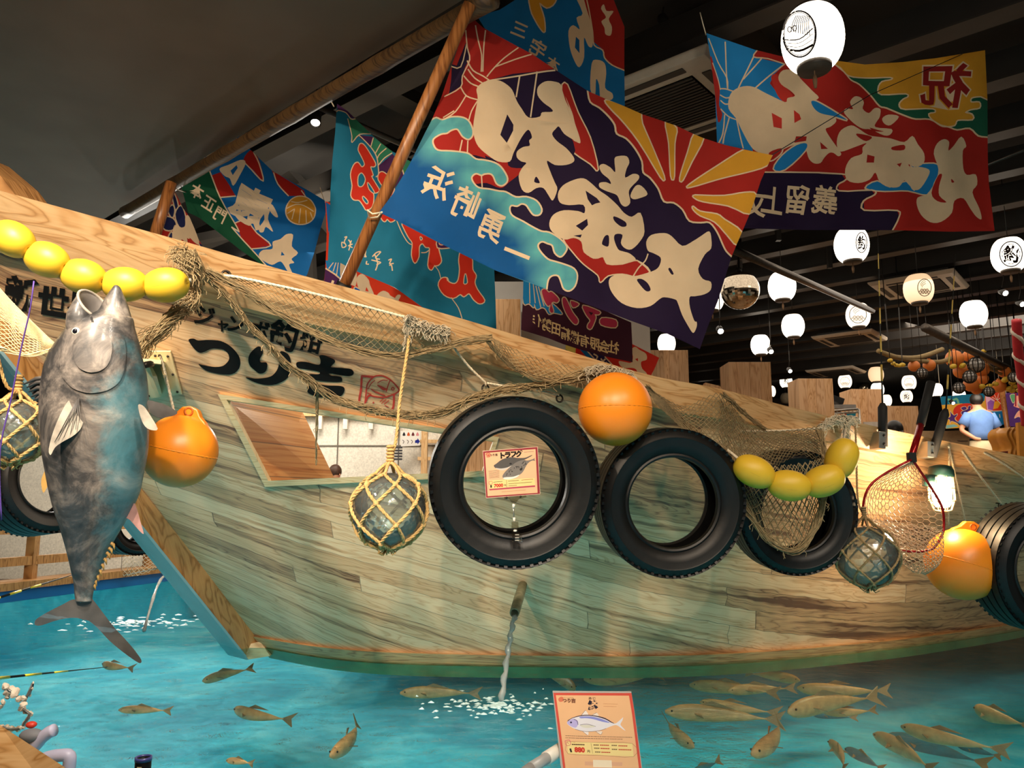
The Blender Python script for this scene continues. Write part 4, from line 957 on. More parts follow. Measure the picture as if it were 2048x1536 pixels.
# --- flag behind, top centre
out2 = C_(985, 50, 1080, 75, 1150, 60, 1250, 0, 1300, -60, 1850, -60, 1885, 0, 1950, 160, 1948, 400, 1950, 690, 1700, 620, 1400, 480, 1100, 240)
L2 = [('p', RED, C_(1600, -70, 1640, -20, 1680, 20, 1720, 120, 1745, 260, 1810, 310, 1820, 360, 1870, 410, 1960, 450, 1990, 160, 1880, -80)), ('s', W, C_(1690, -60, 1720, 60, 1745, 200, 1755, 285, 1810, 315, 1822, 365, 1870, 412, 1955, 450), 2.6),
 ('o', 'd99a2b', C_(1350, -70, 1348, 60, 1380, 140, 1415, 195, 1435, 205, 1430, 120, 1402, 20, 1450, 52, 1500, 20, 1510, -70)),
 ('f', W, C_(1590, 200, 1620, 165, 1662, 190, 1640, 120, 1680, 90, 1620, -40, 1670, -40, 1705, 60, 1742, 180, 1745, 290, 1718, 292, 1690, 240, 1692, 360, 1662, 420, 1630, 380, 1600, 300)), ('p', '0d5f9c', C_(1638, 235, 1660, 255, 1662, 335, 1632, 300)),
 ('f', W, C_(1740, 400, 1775, 378, 1822, 400, 1832, 470, 1825, 560, 1870, 600, 1868, 640, 1800, 640, 1788, 540, 1768, 500, 1762, 600, 1732, 560)), ('f', W, C_(1800, 50, 1818, 20, 1835, 60, 1880, 60, 1850, 110, 1870, 160, 1862, 215, 1828, 210, 1822, 170, 1802, 130, 1832, 100))]
L2 += [('g', W, glyph_polys(ch, x, y, s, (.9, .45), (.35, -.93), .02, True)) for ch, x, y, s in (('三', 1038, 62, 34), ('宅', 1075, 100, 36), ('本', 1106, 128, 28))]
flag('blue and red flag with yellow and cream marks, above and behind the largest flag', out2, L2, ((950, 20, 3.75), (1247, 205, 3.95), (1240, -20, 3.6)), '0f6fae', .02, 1.0)
# --- right hand flag
E_ = Z(1400, 50, 3.16)
out3 = E_(35, 58, 190, 100, 350, 150, 520, 185, 680, 218, 830, 240, 1050, 245, 1300, 225, 1500, 205, 1790, 165, 1800, 460, 1820, 700, 1835, 850, 1850, 1000, 1870, 1300, 1600, 1302, 1200, 1302, 700, 1290, 130, 1285, 120, 1000, 115, 740, 100, 440, 70, 250)
gb = E_(780, 230, 860, 285, 900, 310, 950, 350, 1020, 370, 1100, 430, 1160, 500, 1200, 515, 1290, 570, 1350, 600, 1430, 605, 1500, 640, 1560, 650, 1620, 665, 1700, 655, 1760, 700, 1825, 708)
L3 = [('p', '1b7fc0', E_(10, 30, 372, 140, 345, 195, 545, 240, 470, 310, 440, 370, 520, 500, 300, 600, 330, 800, 115, 742)), ('p', RED, E_(372, 145, 560, 180, 545, 238, 430, 200, 345, 197)), ('s', W, E_(372, 150, 345, 196, 440, 205, 545, 240), 2.6),
 ('f', RED, E_(70, 200, 110, 320, 135, 390, 128, 500, 150, 560, 120, 610, 100, 440, 60, 260)),
 ('s', W, E_(50, 90, 120, 230, 185, 320, 192, 390), 2.6), ('s', W, E_(162, 105, 175, 220, 190, 385), 2.6), ('s', W, E_(345, 196, 290, 320, 258, 392), 2.6), ('s', W, E_(395, 208, 290, 330), 2.6), ('s', W, E_(545, 240, 440, 320, 355, 395), 2.8),
 ('s', W, E_(135, 395, 180, 392, 240, 408), 2.6), ('s', W, E_(138, 435, 180, 450, 215, 440), 2.6), ('s', W, E_(140, 470, 170, 490, 200, 487), 2.6), ('s', W, E_(140, 525, 190, 570, 245, 590), 2.6), ('s', W, E_(165, 560, 150, 680, 125, 742), 2.6), ('s', W, E_(195, 580, 160, 690, 150, 745), 2.6), ('s', W, E_(245, 590, 258, 700, 270, 780), 2.6), ('s', W, E_(80, 240, 120, 330, 138, 400), 2.2),
 ('f', 'c8352a', E_(450, 330, 490, 310, 500, 360, 575, 450, 525, 497, 480, 450)), ('p', '1b7fc0', E_(575, 430, 615, 440, 600, 450)),
 ('f', W, E_(200, 450, 230, 400, 290, 375, 350, 385, 420, 435, 522, 497, 540, 470, 590, 455, 560, 418, 510, 380, 495, 330, 530, 282, 600, 285, 632, 340, 700, 420, 742, 465, 700, 490, 695, 510, 740, 532, 800, 550, 850, 580, 862, 610, 830, 640, 800, 655, 830, 700, 880, 760, 912, 805, 895, 820, 865, 800, 835, 800, 800, 832, 770, 868, 720, 875, 680, 850, 660, 805, 640, 772, 570, 770, 500, 800, 440, 830, 350, 800, 310, 750, 270, 655, 240, 580, 195, 520)),
 ('p', 'c8352a', E_(445, 560, 500, 600, 500, 665, 455, 650)), ('p', 'c8352a', E_(575, 548, 612, 575, 622, 605, 575, 632)), ('p', RED, E_(585, 715, 660, 712, 655, 740, 575, 755)), ('p', RED, E_(765, 735, 825, 775, 775, 780)),
 ('o', '1b7fc0', E_(695, 490, 720, 485, 780, 515, 870, 565, 930, 600, 850, 578, 760, 560, 715, 530)),
 ('o', RED, E_(430, 810, 500, 785, 495, 820, 440, 860)), ('o', '1b7fc0', E_(658, 756, 650, 800, 530, 915, 460, 912, 510, 830, 590, 770)),
 ('o', '1b7fc0', E_(1050, 1030, 1110, 992, 1180, 1035, 1290, 995, 1345, 1052, 1400, 960, 1325, 892, 1400, 885, 1470, 890, 1492, 930, 1465, 1000, 1440, 1072, 1300, 1050, 1150, 1055)),
 ('f', W, E_(945, 490, 980, 450, 1030, 450, 1055, 480, 1045, 520, 1090, 545, 1130, 512, 1165, 520, 1160, 570, 1140, 600, 1130, 635, 1225, 650, 1218, 685, 1180, 690, 1100, 652, 1040, 650, 980, 620, 910, 560, 918, 530, 970, 530)), ('f', W, E_(1175, 580, 1210, 557, 1265, 575, 1222, 625, 1188, 615)),
 ('f', W, E_(880, 710, 900, 660, 960, 632, 1010, 650, 1080, 690, 1150, 700, 1220, 712, 1290, 740, 1332, 705, 1360, 760, 1395, 820, 1395, 880, 1350, 902, 1312, 882, 1322, 902, 1365, 900, 1428, 920, 1428, 960, 1390, 1030, 1350, 1045, 1305, 1010, 1280, 985, 1240, 1028, 1180, 1032, 1125, 1000, 1102, 935, 1070, 978, 1010, 995, 950, 970, 940, 900, 970, 835, 1030, 812, 1035, 770, 1060, 742, 980, 770, 910, 792, 885, 765)),
 ('f', RED, E_(1000, 682, 1100, 700, 1060, 730, 1010, 705)), ('p', RED, E_(1062, 817, 1105, 830, 1098, 870, 1055, 868)), ('f', RED, E_(1222, 768, 1288, 757, 1288, 790, 1225, 788)), ('p', RED, E_(1240, 880, 1272, 872, 1258, 900)), ('f', RED, E_(1090, 640, 1150, 655, 1180, 665, 1120, 662)),
 ('f', W, E_(1450, 825, 1470, 760, 1520, 730, 1560, 745, 1552, 800, 1600, 762, 1652, 705, 1692, 762, 1670, 792, 1680, 900, 1710, 940, 1770, 935, 1782, 1000, 1750, 1050, 1790, 1150, 1798, 1222, 1765, 1208, 1730, 1160, 1680, 1092, 1612, 1110, 1600, 1185, 1540, 1240, 1470, 1242, 1400, 1200, 1365, 1140, 1370, 1092, 1430, 1070, 1470, 1000, 1485, 920)),
 ('f', RED, E_(1485, 960, 1512, 952, 1500, 1020, 1510, 1080, 1560, 1120, 1500, 1112, 1458, 1062)), ('f', RED, E_(1580, 975, 1605, 992, 1585, 998)),
 ('p', GRN, catmull(gb, 3)+E_(1900, 700, 1860, 100, 780, 150)),
 ('o', YEL, E_(760, 200, 1300, 180, 1860, 120, 1860, 458, 1750, 460, 1690, 470, 1690, 500, 1740, 500, 1745, 530, 1690, 540, 1660, 560, 1700, 572, 1708, 600, 1620, 602, 1600, 635, 1540, 645, 1500, 640, 1450, 605, 1432, 572, 1475, 560, 1460, 532, 1300, 530, 1270, 500, 1290, 470, 1318, 455, 1305, 430, 1170, 425, 1150, 390, 1168, 352, 1222, 342, 1215, 322, 1060, 322, 930, 322, 870, 280)), ('s', W, gb, 3),
 ('p', PUR, E_(100, 935, 920, 935, 942, 970, 895, 1000, 900, 1040, 1080, 1045, 1095, 1075, 1038, 1110, 1040, 1170, 1220, 1180, 1232, 1220, 1200, 1310, 100, 1310)), ('s', W, E_(400, 935, 920, 932, 942, 970, 895, 1000, 900, 1040, 1080, 1045, 1095, 1075, 1038, 1110, 1040, 1170, 1220, 1180, 1232, 1220, 1195, 1305), 3)]
g祝 = glyph_polys('祝', *E_(1540, 385)[0], 92, (.99, .10), (.12, -.99), .022, True)
L3 += [('s', W, [(sum(p[0] for p in q)/len(q)-1, sum(p[1] for p in q)/len(q)-1), (sum(p[0] for p in q)/len(q)+1, sum(p[1] for p in q)/len(q)+1)], 9) for q in g祝[::3]] if False else []
L3 += [('g', W, glyph_polys('祝', *E_(1540, 385)[0], 92, (.99, .10), (.12, -.99), .05, True)), ('g', '8f1f1c', g祝)]
L3 += [('g', W, glyph_polys(ch, *E_(x, y)[0], 60, (.99, .08), (.1, -.99), .02, True, .9)) for ch, x, y in (('義', 800, 1100), ('留', 622, 1100), ('上', 452, 1110), ('丈', 325, 1130))]
F3, f3fn = flag('red, yellow and blue flag with cream characters, hanging behind the ship lantern', out3, L3, ((1412, 68, 4.25), (1990, 460, 4.6), (1966, 102, 4.55)), RED, .025, 2.0)
# --- teal flag with red characters
D_ = Z(640, 200, 5.689); D2 = Z(640, 400, 5.689)
out4 = D_(175, 75, 300, 150, 400, 228, 590, 368, 840, 560, 1040, 700, 1500, 1050, 2000, 1500, 2010, 1937, 1995, 2300, 1980, 2627, 1800, 2577, 1400, 2457, 1270, 2420, 830, 2147, 380, 1920, 240, 1840, 95, 1840, 120, 1400, 125, 1000, 130, 700, 150, 400, 165, 150)
RD = 'cf3220'
L4 = [('p', '4a2352', D_(160, 40, 420, 200, 400, 222, 340, 222, 280, 170, 180, 152)), ('p', '2f7d5e', D_(298, 238, 400, 222, 600, 360, 585, 372, 450, 392, 380, 455, 352, 500, 350, 420, 320, 300)), ('p', '4a2352', D_(445, 400, 625, 400, 600, 510, 540, 470, 455, 435)), ('p', '2f7d5e', D_(625, 400, 850, 560, 820, 605, 720, 665, 692, 705, 670, 620, 592, 512)),
 ('p', '4a2352', D_(845, 590, 930, 700, 965, 835, 870, 990, 800, 880, 700, 850, 692, 720)), ('p', '2f7d5e', D_(915, 640, 1060, 700, 962, 835, 940, 740)),
 ('s', W, D_(165, 170, 190, 152, 280, 172, 340, 235, 400, 222), 2), ('s', W, D_(298, 238, 325, 330, 350, 430, 352, 500, 450, 392, 590, 370), 2), ('s', W, D_(445, 405, 520, 455, 610, 530, 670, 620, 690, 740, 690, 820, 660, 850), 2.2), ('s', W, D_(622, 410, 595, 510), 2), ('s', W, D_(710, 475, 650, 585), 2), ('s', W, D_(775, 525, 700, 590, 675, 645), 2), ('s', W, D_(840, 580, 760, 630, 692, 710), 2), ('s', W, D_(905, 680, 945, 760, 965, 835), 2),
 ('o', RD, D_(440, 540, 460, 500, 500, 500, 560, 560, 650, 690, 635, 730, 590, 740, 620, 830, 600, 850, 660, 950, 690, 1010, 640, 1040, 605, 1010, 620, 1080, 600, 1200, 540, 1240, 510, 1200, 460, 1130, 400, 1120, 365, 1070, 375, 970, 350, 850, 380, 750, 430, 715, 480, 760, 520, 720, 480, 640, 440, 580), 2),
 ('o', '1d7494', D_(442, 870, 480, 830, 520, 890, 490, 965, 445, 965), 1.8), ('o', '1d7494', D_(555, 930, 600, 985, 630, 1045, 575, 1005), 1.8), ('o', '1d7494', D_(500, 1090, 548, 1140, 542, 1168, 505, 1125), 1.8),
 ('o', RD, D_(700, 810, 740, 790, 800, 830, 870, 860, 865, 920, 820, 940, 862, 1000, 760, 1210, 690, 1330, 680, 1200, 755, 1010, 690, 880), 2), ('o', '1d7494', D_(780, 1050, 820, 1080, 740, 1180), 1.5),
 ('o', RD, D2(700, 140, 850, 190, 850, 225, 800, 250, 765, 215, 735, 245, 705, 215), 2),
 ('o', RD, D2(935, 245, 1150, 330, 1330, 430, 1330, 520, 1350, 600, 1380, 690, 1350, 735, 1305, 745, 1270, 790, 1230, 740, 1245, 560, 1195, 540, 1155, 500, 1115, 540, 1110, 650, 1060, 728, 1025, 640, 1040, 500, 990, 420), 2), ('o', '1d7494', D2(1130, 428, 1150, 445, 1138, 462), 1.4),
 ('o', '4a2352', D2(1340, 430, 1480, 520, 1470, 545, 1330, 545), 2), ('o', RD, D2(1340, 440, 1410, 480, 1400, 510, 1350, 510), 1.5),
 ('o', RD, D2(1610, 590, 1740, 640, 1750, 780, 1790, 850, 1770, 930, 1800, 1020, 1870, 1140, 1820, 1178, 1760, 1130, 1710, 1055, 1655, 1088, 1615, 1060, 1545, 1100, 1440, 1060, 1370, 960, 1400, 885, 1460, 880, 1482, 922, 1550, 945, 1590, 900, 1600, 780, 1585, 680), 2), ('o', '1d7494', D2(1665, 835, 1685, 930, 1652, 938), 1.6),
 ('s', W, D2(870, 230, 920, 380, 980, 490, 1030, 520), 2), ('s', W, D2(1145, 605, 1200, 600, 1240, 570), 2), ('s', W, D2(1305, 740, 1360, 800, 1390, 880), 1.6), ('s', W, D2(1520, 1095, 1600, 1210, 1640, 1335), 1.6), ('s', W, D2(1460, 880, 1470, 910), 1.6)]
for pts in ((305, 400, 330, 395, 300, 450, 320, 500, 275, 520, 270, 460, 300, 470), (350, 430, 370, 470, 350, 550), (380, 440, 365, 500, 390, 520), (345, 500, 390, 480), (500, 520, 480, 570, 530, 560, 520, 640), (475, 600, 510, 590, 535, 640), (540, 690, 535, 720, 560, 725), (600, 640, 640, 600, 680, 600, 630, 660, 670, 680), (590, 680, 640, 700, 680, 720, 640, 740), (620, 620, 650, 720, 630, 800), (760, 700, 790, 690, 770, 740, 810, 740), (770, 760, 790, 760, 800, 820)):
    L4.append(('s', W, D2(*pts), 2.2))
flag('teal flag with red brush characters, hanging behind the wooden flag pole', out4, L4, ((670, 215, 3.7), (655, 525, 3.6), (992, 600, 4.0)), '1d7494', .025, .9)
# --- blue and green flag
H_ = Z(300, 200, 3.84)
out5 = H_(300, 500, 400, 450, 560, 370, 680, 285, 735, 345, 800, 400, 950, 540, 1080, 620, 1200, 690, 1335, 778, 1350, 850, 1300, 1000, 1250, 1180, 1200, 1350, 1150, 1425, 1060, 1400, 1000, 1380, 925, 1340, 820, 1250, 700, 1150, 500, 980, 380, 900, 290, 870, 270, 800, 240, 690, 275, 600)
B5 = '16609c'
L5 = [('p', '174d33', H_(200, 500, 395, 440, 460, 600, 535, 755, 655, 935, 690, 1003, 632, 968, 780, 1145, 940, 1345, 600, 1200, 200, 950)), ('p', RED, H_(462, 600, 535, 568, 610, 650, 665, 725, 535, 755)), ('p', RED, H_(655, 938, 750, 905, 830, 1010, 930, 1115, 775, 1142, 700, 1040, 690, 1003)), ('f', RED, H_(790, 380, 850, 470, 880, 605, 800, 520, 730, 470, 735, 420)), ('p', RED, H_(940, 530, 1100, 640, 1180, 700, 1190, 750, 1060, 742, 985, 650)), ('p', RED, H_(650, 290, 740, 330, 760, 350, 680, 378)),
 ('s', W, H_(395, 450, 460, 600, 535, 755, 655, 935, 690, 1003), 2.6), ('s', W, H_(690, 1003, 632, 968), 2.6), ('s', W, H_(632, 968, 780, 1145, 930, 1342), 2.6), ('s', W, H_(535, 755, 665, 725), 2.4), ('s', W, H_(655, 938, 750, 908, 830, 1010, 930, 1115, 780, 1142), 2.4), ('s', W, H_(800, 400, 845, 480, 880, 608, 790, 520, 735, 470), 2.2), ('s', W, H_(955, 550, 985, 640, 1060, 742), 2.2), ('s', W, H_(1160, 700, 1190, 750), 2.2), ('s', W, H_(662, 300, 685, 378), 2.2),
 ('f', W, H_(415, 500, 420, 460, 480, 410, 560, 365, 640, 370, 690, 380, 640, 410, 560, 460, 440, 530)), ('p', B5, H_(470, 470, 520, 430, 530, 450, 480, 490)), ('p', B5, H_(560, 420, 600, 390, 612, 405, 570, 440)), ('f', W, H_(525, 545, 600, 500, 700, 450, 742, 470, 700, 560, 645, 650, 615, 600, 570, 590)), ('p', B5, H_(620, 540, 670, 490, 680, 510, 640, 570)),
 ('f', W, H_(835, 1185, 870, 1150, 940, 1142, 945, 1085, 1000, 1070, 1040, 1040, 1088, 1050, 1080, 1135, 1125, 1190, 1080, 1230, 1100, 1260, 1062, 1272, 1085, 1330, 1105, 1385, 1055, 1330, 1010, 1255, 980, 1250, 930, 1275, 870, 1245, 840, 1215)), ('p', B5, H_(1008, 1168, 1030, 1198, 1002, 1200)),
 ('f', W, H_(920, 785, 950, 800, 985, 890, 965, 890, 930, 840)), ('f', W, H_(885, 830, 930, 825, 915, 900, 950, 1005, 900, 960, 880, 1000, 852, 1000, 850, 960, 890, 900)), ('f', W, H_(815, 895, 850, 930, 840, 972, 812, 950)),
 ('o', 'c98a2c', [(300+(1150+108*math.cos(t*.5))/3.84, 200+(862+112*math.sin(t*.5))/3.84) for t in range(13)], 2.2), ('s', W, H_(1045, 840, 1110, 815, 1170, 825, 1245, 870), 2), ('s', W, H_(1100, 855, 1080, 930), 1.8), ('s', W, H_(1145, 850, 1130, 965), 1.8), ('s', W, H_(1185, 865, 1185, 965), 1.8), ('s', W, H_(1220, 880, 1235, 930), 1.8), ('s', W, H_(1080, 790, 1130, 800, 1200, 780), 1.8), ('s', W, H_(1050, 880, 1100, 850), 1.8)]
L5 += [('g', W, glyph_polys('恵', *H_(780, 795)[0], 78, (.86, .5), (.42, -.9), .04, True))]
L5 += [('g', W, glyph_polys(ch, *H_(x, y)[0], 28, (.86, .5), (.42, -.9), .02, True)) for ch, x, y in (('本', 355, 712), ('正', 450, 800), ('門', 540, 880))]
flag('blue and green flag with a yellow shell crest, hanging under the dark soffit', out5, L5, ((375, 385, 4.7), (595, 570, 4.9), (640, 400, 5.3)), B5, .025, .2)
# --- small red and navy flag by the bow
out6 = H_(150, 655, 195, 740, 240, 830, 300, 900, 345, 990, 380, 1070, 440, 1160, 500, 1240, 480, 1290, 150, 1260, 20, 1150, 60, 990, 100, 830)
NV = '1c2450'
L6 = [('p', NV, H_(380, 1090, 460, 1150, 520, 1240, 420, 1260)), ('o', NV, H_(150, 690, 185, 760, 200, 830, 185, 850, 165, 780)), ('o', NV, H_(125, 850, 155, 812, 170, 850, 155, 905)), ('o', NV, H_(100, 905, 160, 915, 185, 965, 150, 1000, 95, 985)), ('o', NV, H_(180, 880, 225, 815, 262, 900, 265, 965, 215, 975)), ('o', NV, H_(115, 1150, 140, 1040, 160, 1030, 155, 1170)),
 ('f', W, H_(165, 985, 200, 965, 240, 990, 262, 960, 262, 900, 290, 888, 330, 960, 380, 1065, 378, 1110, 340, 1090, 300, 1060, 310, 1130, 320, 1200, 260, 1200, 175, 1190)), ('p', RED, H_(235, 1070, 252, 1080, 250, 1160, 232, 1165)), ('p', RED, H_(280, 1060, 300, 1070, 310, 1180, 298, 1180)), ('s', W, H_(380, 1100, 420, 1200), 2.2), ('s', W, H_(420, 1170, 470, 1190), 1.6), ('s', W, H_(430, 1200, 460, 1160), 1.6), ('s', W, H_(330, 1130, 360, 1190), 2)]
flag('red and navy flag showing a cream character, behind the bow end of the net', out6, L6, ((338, 372, 4.0), (310, 500, 3.9), (430, 520, 4.3)), 'b8281f', .01, .5, 12)
# --- red, blue and purple flag low behind the teal one
out7 = D2(55, 20, 130, 40, 250, 400, 400, 760, 830, 990, 1275, 1270, 1262, 1340, 1050, 1330, 900, 1290, 500, 1190, 280, 1120, 40, 1052, 60, 780, 70, 400)
RR = 'd63c22'
L7 = [('p', '1b6bb4', D2(60, 30, 110, 60, 120, 300, 90, 380, 75, 200)), ('p', RR, D2(75, 420, 120, 330, 110, 600, 70, 640)), ('p', '1f79b8', D2(60, 690, 300, 690, 235, 895, 75, 775)), ('s', W, D2(160, 700, 100, 780), 2), ('s', W, D2(185, 700, 150, 810), 2), ('s', W, D2(210, 700, 190, 850), 2), ('f', W, D2(235, 700, 300, 740, 280, 820, 235, 890)), ('p', '4a2352', D2(60, 782, 235, 900, 440, 1165, 300, 1180, 40, 1100)), ('s', W, D2(65, 780, 235, 898, 445, 1165), 3), ('s', W, D2(150, 920, 110, 1040), 5), ('s', W, D2(100, 980, 130, 1060), 4), ('s', W, D2(270, 1060, 320, 1110), 4),
 ('f', W, D2(350, 800, 420, 800, 415, 960, 380, 970, 320, 930)), ('o', '1760b8', D2(400, 1000, 440, 1010, 590, 1085, 520, 1178, 440, 1165, 390, 1095)), ('f', W, D2(430, 870, 490, 835, 560, 900, 575, 960, 622, 1085, 560, 1065, 510, 1095, 450, 1010, 425, 940)), ('p', RR, D2(535, 985, 560, 1040, 520, 1030)),
 ('f', W, D2(640, 1130, 660, 1070, 722, 1030, 780, 1055, 800, 1085, 860, 1122, 915, 1170, 870, 1200, 920, 1270, 880, 1320, 740, 1260, 725, 1190, 665, 1192)), ('p', RR, D2(705, 1110, 760, 1140, 735, 1165)), ('f', W, D2(850, 1125, 880, 1080, 915, 1092, 870, 1165))]
flag('red, blue and purple flag peeking out below the teal flag', out7, L7, ((650, 410, 4.35), (650, 600, 4.3), (862, 625, 4.6)), RR, .01, 1.5, 12)
# --- dark purple sponsor flag
G_ = Z(1030, 540, 6.827)
out8 = G_(105, 140, 370, 250, 700, 350, 1160, 520, 1590, 715, 1592, 1000, 1590, 1265, 1300, 1190, 900, 1080, 650, 1010, 460, 940, 300, 890, 75, 820, 90, 600, 100, 400)
PK = 'c03a55'; DP = '43202f'
L8 = [('o', '1f86c4', G_(108, 130, 400, 240, 370, 420, 500, 470, 640, 600, 520, 590, 450, 610, 400, 540, 350, 520, 280, 545, 250, 470, 240, 520, 180, 465, 110, 455), 2), ('s', W, G_(185, 180, 190, 460), 1.8), ('s', W, G_(235, 200, 260, 460), 1.8), ('s', W, G_(270, 230, 335, 520), 1.8), ('s', W, G_(305, 240, 380, 500), 1.8)]
for c in ((350, 300, 395, 272, 445, 315, 490, 308, 590, 400, 560, 450, 515, 440, 482, 470, 512, 570, 480, 590, 457, 550, 470, 480, 435, 500, 385, 430), (645, 400, 680, 380, 722, 440, 790, 570, 870, 670, 860, 728, 810, 722, 720, 620, 660, 500), (765, 420, 880, 460, 800, 508), (940, 480, 1160, 560, 1150, 602, 1100, 600, 1115, 650, 1060, 790, 1012, 780, 1015, 735, 1045, 680, 985, 600), (1195, 652, 1380, 682, 1375, 782, 1192, 742)):
    L8.append(('o', PK, G_(*c), 2))
L8 += [('p', DP, G_(1018, 560, 1080, 580, 1052, 615))]
L8 += [('g', 'e8c890', glyph_polys(ch, *G_(x, y)[0], 26, (.95, .28), (.05, -1), .02, True, .85)) for ch, x, y in (('伊', 275, 690), ('勢', 415, 755), ('田', 552, 810), ('精', 690, 870), ('機', 830, 915), ('有', 965, 960), ('限', 1100, 1000), ('会', 1228, 1040), ('社', 1350, 1055))]
flag('dark plum flag with pink letters over small cream characters, below the largest flag', out8, L8, ((1045, 560, 4.3), (1040, 660, 4.25), (1263, 700, 4.5)), DP, .012, .3, 12)
# --- red flag over the gunwale
out9 = G_(690, 1030, 830, 1060, 1100, 1070, 1590, 1010, 1780, 1100, 1975, 1190, 1900, 1360, 1830, 1492, 1700, 1470, 1500, 1390, 1300, 1340, 1100, 1290, 850, 1250, 670, 1190)
L9 = [('p', 'b7a24a', G_(680, 1030, 825, 1060, 820, 1150, 855, 1250, 760, 1240, 660, 1190)), ('p', '2f5f45', G_(690, 1090, 740, 1130, 750, 1190, 690, 1150)), ('p', '1b6fae', G_(870, 1090, 970, 1110, 1135, 1290, 1040, 1285)), ('p', '2b2350', G_(985, 1110, 1220, 1180, 1400, 1360, 1145, 1300)), ('s', W, G_(975, 1115, 1140, 1290), 2.4), ('s', W, G_(1225, 1190, 1400, 1360), 2.4),
 ('s', W, G_(1070, 1160, 1120, 1190, 1100, 1230), 3), ('s', W, G_(1170, 1220, 1210, 1270), 3), ('s', W, G_(1230, 1220, 1180, 1270), 3), ('s', W, G_(1240, 1270, 1280, 1300), 4),
 ('f', W, G_(1590, 1090, 1640, 1050, 1700, 1090, 1790, 1140, 1800, 1220, 1725, 1250, 1740, 1340, 1800, 1400, 1800, 1450, 1760, 1480, 1700, 1450, 1662, 1355, 1600, 1330, 1500, 1330, 1440, 1300, 1420, 1240, 1500, 1250, 1590, 1260, 1612, 1180)), ('p', 'cf2f22', G_(1640, 1215, 1680, 1200, 1682, 1245))]
flag('red flag corner with a cream character, above the orange ball buoy', out9, L9, ((1130, 690, 5.2), (1300, 755, 5.2), (1318, 715, 5.3)), 'cf2f22', .01, .3, 12)
# poles and strings
m_bam = wood('pole_timber', 'a06a3a', '7d4c24', '4a2b14', 1., .4, 2)
def pole(a, b, r, label, cap=None, name='flag_pole'):
    root = empty(name, P(*b), label, 'pole', None)
    MB().tube([P(*a), P(*b)], r, 14).build('shaft', m_bam, root)
    if cap:
        A0, B0 = P(*b), P(*a); d = (B0-A0).normalized(); MB().tube([A0-d*.01, A0+d*cap], r*1.25, 14).build('rubber_cap', m_rub, root)
    return root
pole((940, 8, 2.80), (678, 592, 2.99), .0235, 'brown wooden flag pole leaning up from the gunwale, carrying the large purple flag', .055)
pole((343, 365, 3.92), (302, 495, 3.88), .028, 'short brown pole carrying the small red and navy flag')
bp = MB(); a, b = P(250, 425, 4.95), P(985, -4, 2.79); bp.tube([a.lerp(b, i/30) for i in range(31)], [.037+.003*((i % 6) == 0) for i in range(31)], 12)
rootmb(bp, 'bamboo_pole', wood('dark_bamboo', '5d4527', '3f2c18', '24180c', 1., .5, 0), 'long dark bamboo pole running under the soffit edge', 'pole')
def string(pts, label, r=.002, m=m_rope):
    rootmb(MB().tube([P(*p) for p in pts], r, 5), 'string', m, label, 'string', 'strings that tie the flags')
string([(936, 14, 2.80), (948, 12, 2.86), (957, 18, 2.93), (950, 8, 2.86), (934, 10, 2.79)], 'cream string at the top of the flag pole', .003)
string([(762, 425, 2.86), (745, 428, 2.85), (735, 420, 2.86), (738, 436, 2.90), (756, 434, 2.90), (764, 424, 2.86)], 'cream string lashing the purple flag corner to the pole', .0035)
string([(1541, 312, 3.35), (1740, 190, 3.9), (1925, 108, 4.5)], 'thin black string from the purple flag corner up to the yellow flag corner', .0022, m_rub)
string([(1412, 70, 4.25), (1405, 45, 4.2), (1400, 25, 4.2)], 'cream string above the corner of the red, yellow and blue flag', .003)
string([(338, 372, 3.99), (352, 378, 4.2), (372, 385, 4.7)], 'cream string joining the small red flag to the green flag corner', .003)
string([(648, 400, 5.28), (644, 388, 5.2), (640, 375, 5.1)], 'cream string above the corner of the blue and green flag', .003)
string([(668, 213, 3.7), (655, 190, 3.75), (640, 172, 3.9)], 'cream string at the upper corner of the teal flag', .003)
# ------------------------------------------------------------------ the tuna model
def tuna_mat():
    m, N, L, B = newmat('painted_tuna_skin'); tc = N.new('ShaderNodeTexCoord')
    n = noise(N, L, 7, tc.outputs['Object'], 7, .68); n.inputs['Distortion'].default_value = .6
    r = ramp(N, L, n.outputs[0], [(.34, '141516'), (.46, '3c3a39'), (.56, '6f6760'), (.70, 'aba092')])
    mp = N.new('ShaderNodeMapping'); mp.inputs['Rotation'].default_value = (0, R(-9), 0); L.new(tc.outputs['Object'], mp.inputs[0])
    sx = N.new('ShaderNodeSeparateXYZ'); L.new(mp.outputs[0], sx.inputs[0])
    n2 = noise(N, L, 6, tc.outputs['Object'], 6, .65); ad = N.new('ShaderNodeMath'); ad.operation = 'MULTIPLY_ADD'; ad.inputs[1].default_value = .30; L.new(n2.outputs[0], ad.inputs[0]); L.new(sx.outputs[0], ad.inputs[2])
    r2 = ramp(N, L, ad.outputs[0], [(.0, (0, 0, 0)), (.175, (0, 0, 0)), (.225, (.45, .45, .45)), (.26, (.6, .6, .6)), (.31, (.15, .15, .15))])
    mx = N.new('ShaderNodeMix'); mx.data_type = 'RGBA'; L.new(r2.outputs[0], mx.inputs[0]); L.new(r.outputs[0], mx.inputs[6]); mx.inputs[7].default_value = (*lin('4f8f9c'), 1)
    L.new(mx.outputs[2], B.inputs['Base Color']); B.inputs['Roughness'].default_value = .48; B.inputs['Coat Weight'].default_value = .35; B.inputs['Coat Roughness'].default_value = .2
    bump(N, L, B, n.outputs[0], .25, .01); return m
m_tuna = tuna_mat(); m_fin = mat('tuna_fin', 'a39a8c', .4, var=.35, scale=22, coat=.2); m_find = mat('tuna_tail_fin', '45413e', .35, var=.45, scale=14, coat=.3)
TD = 2.19
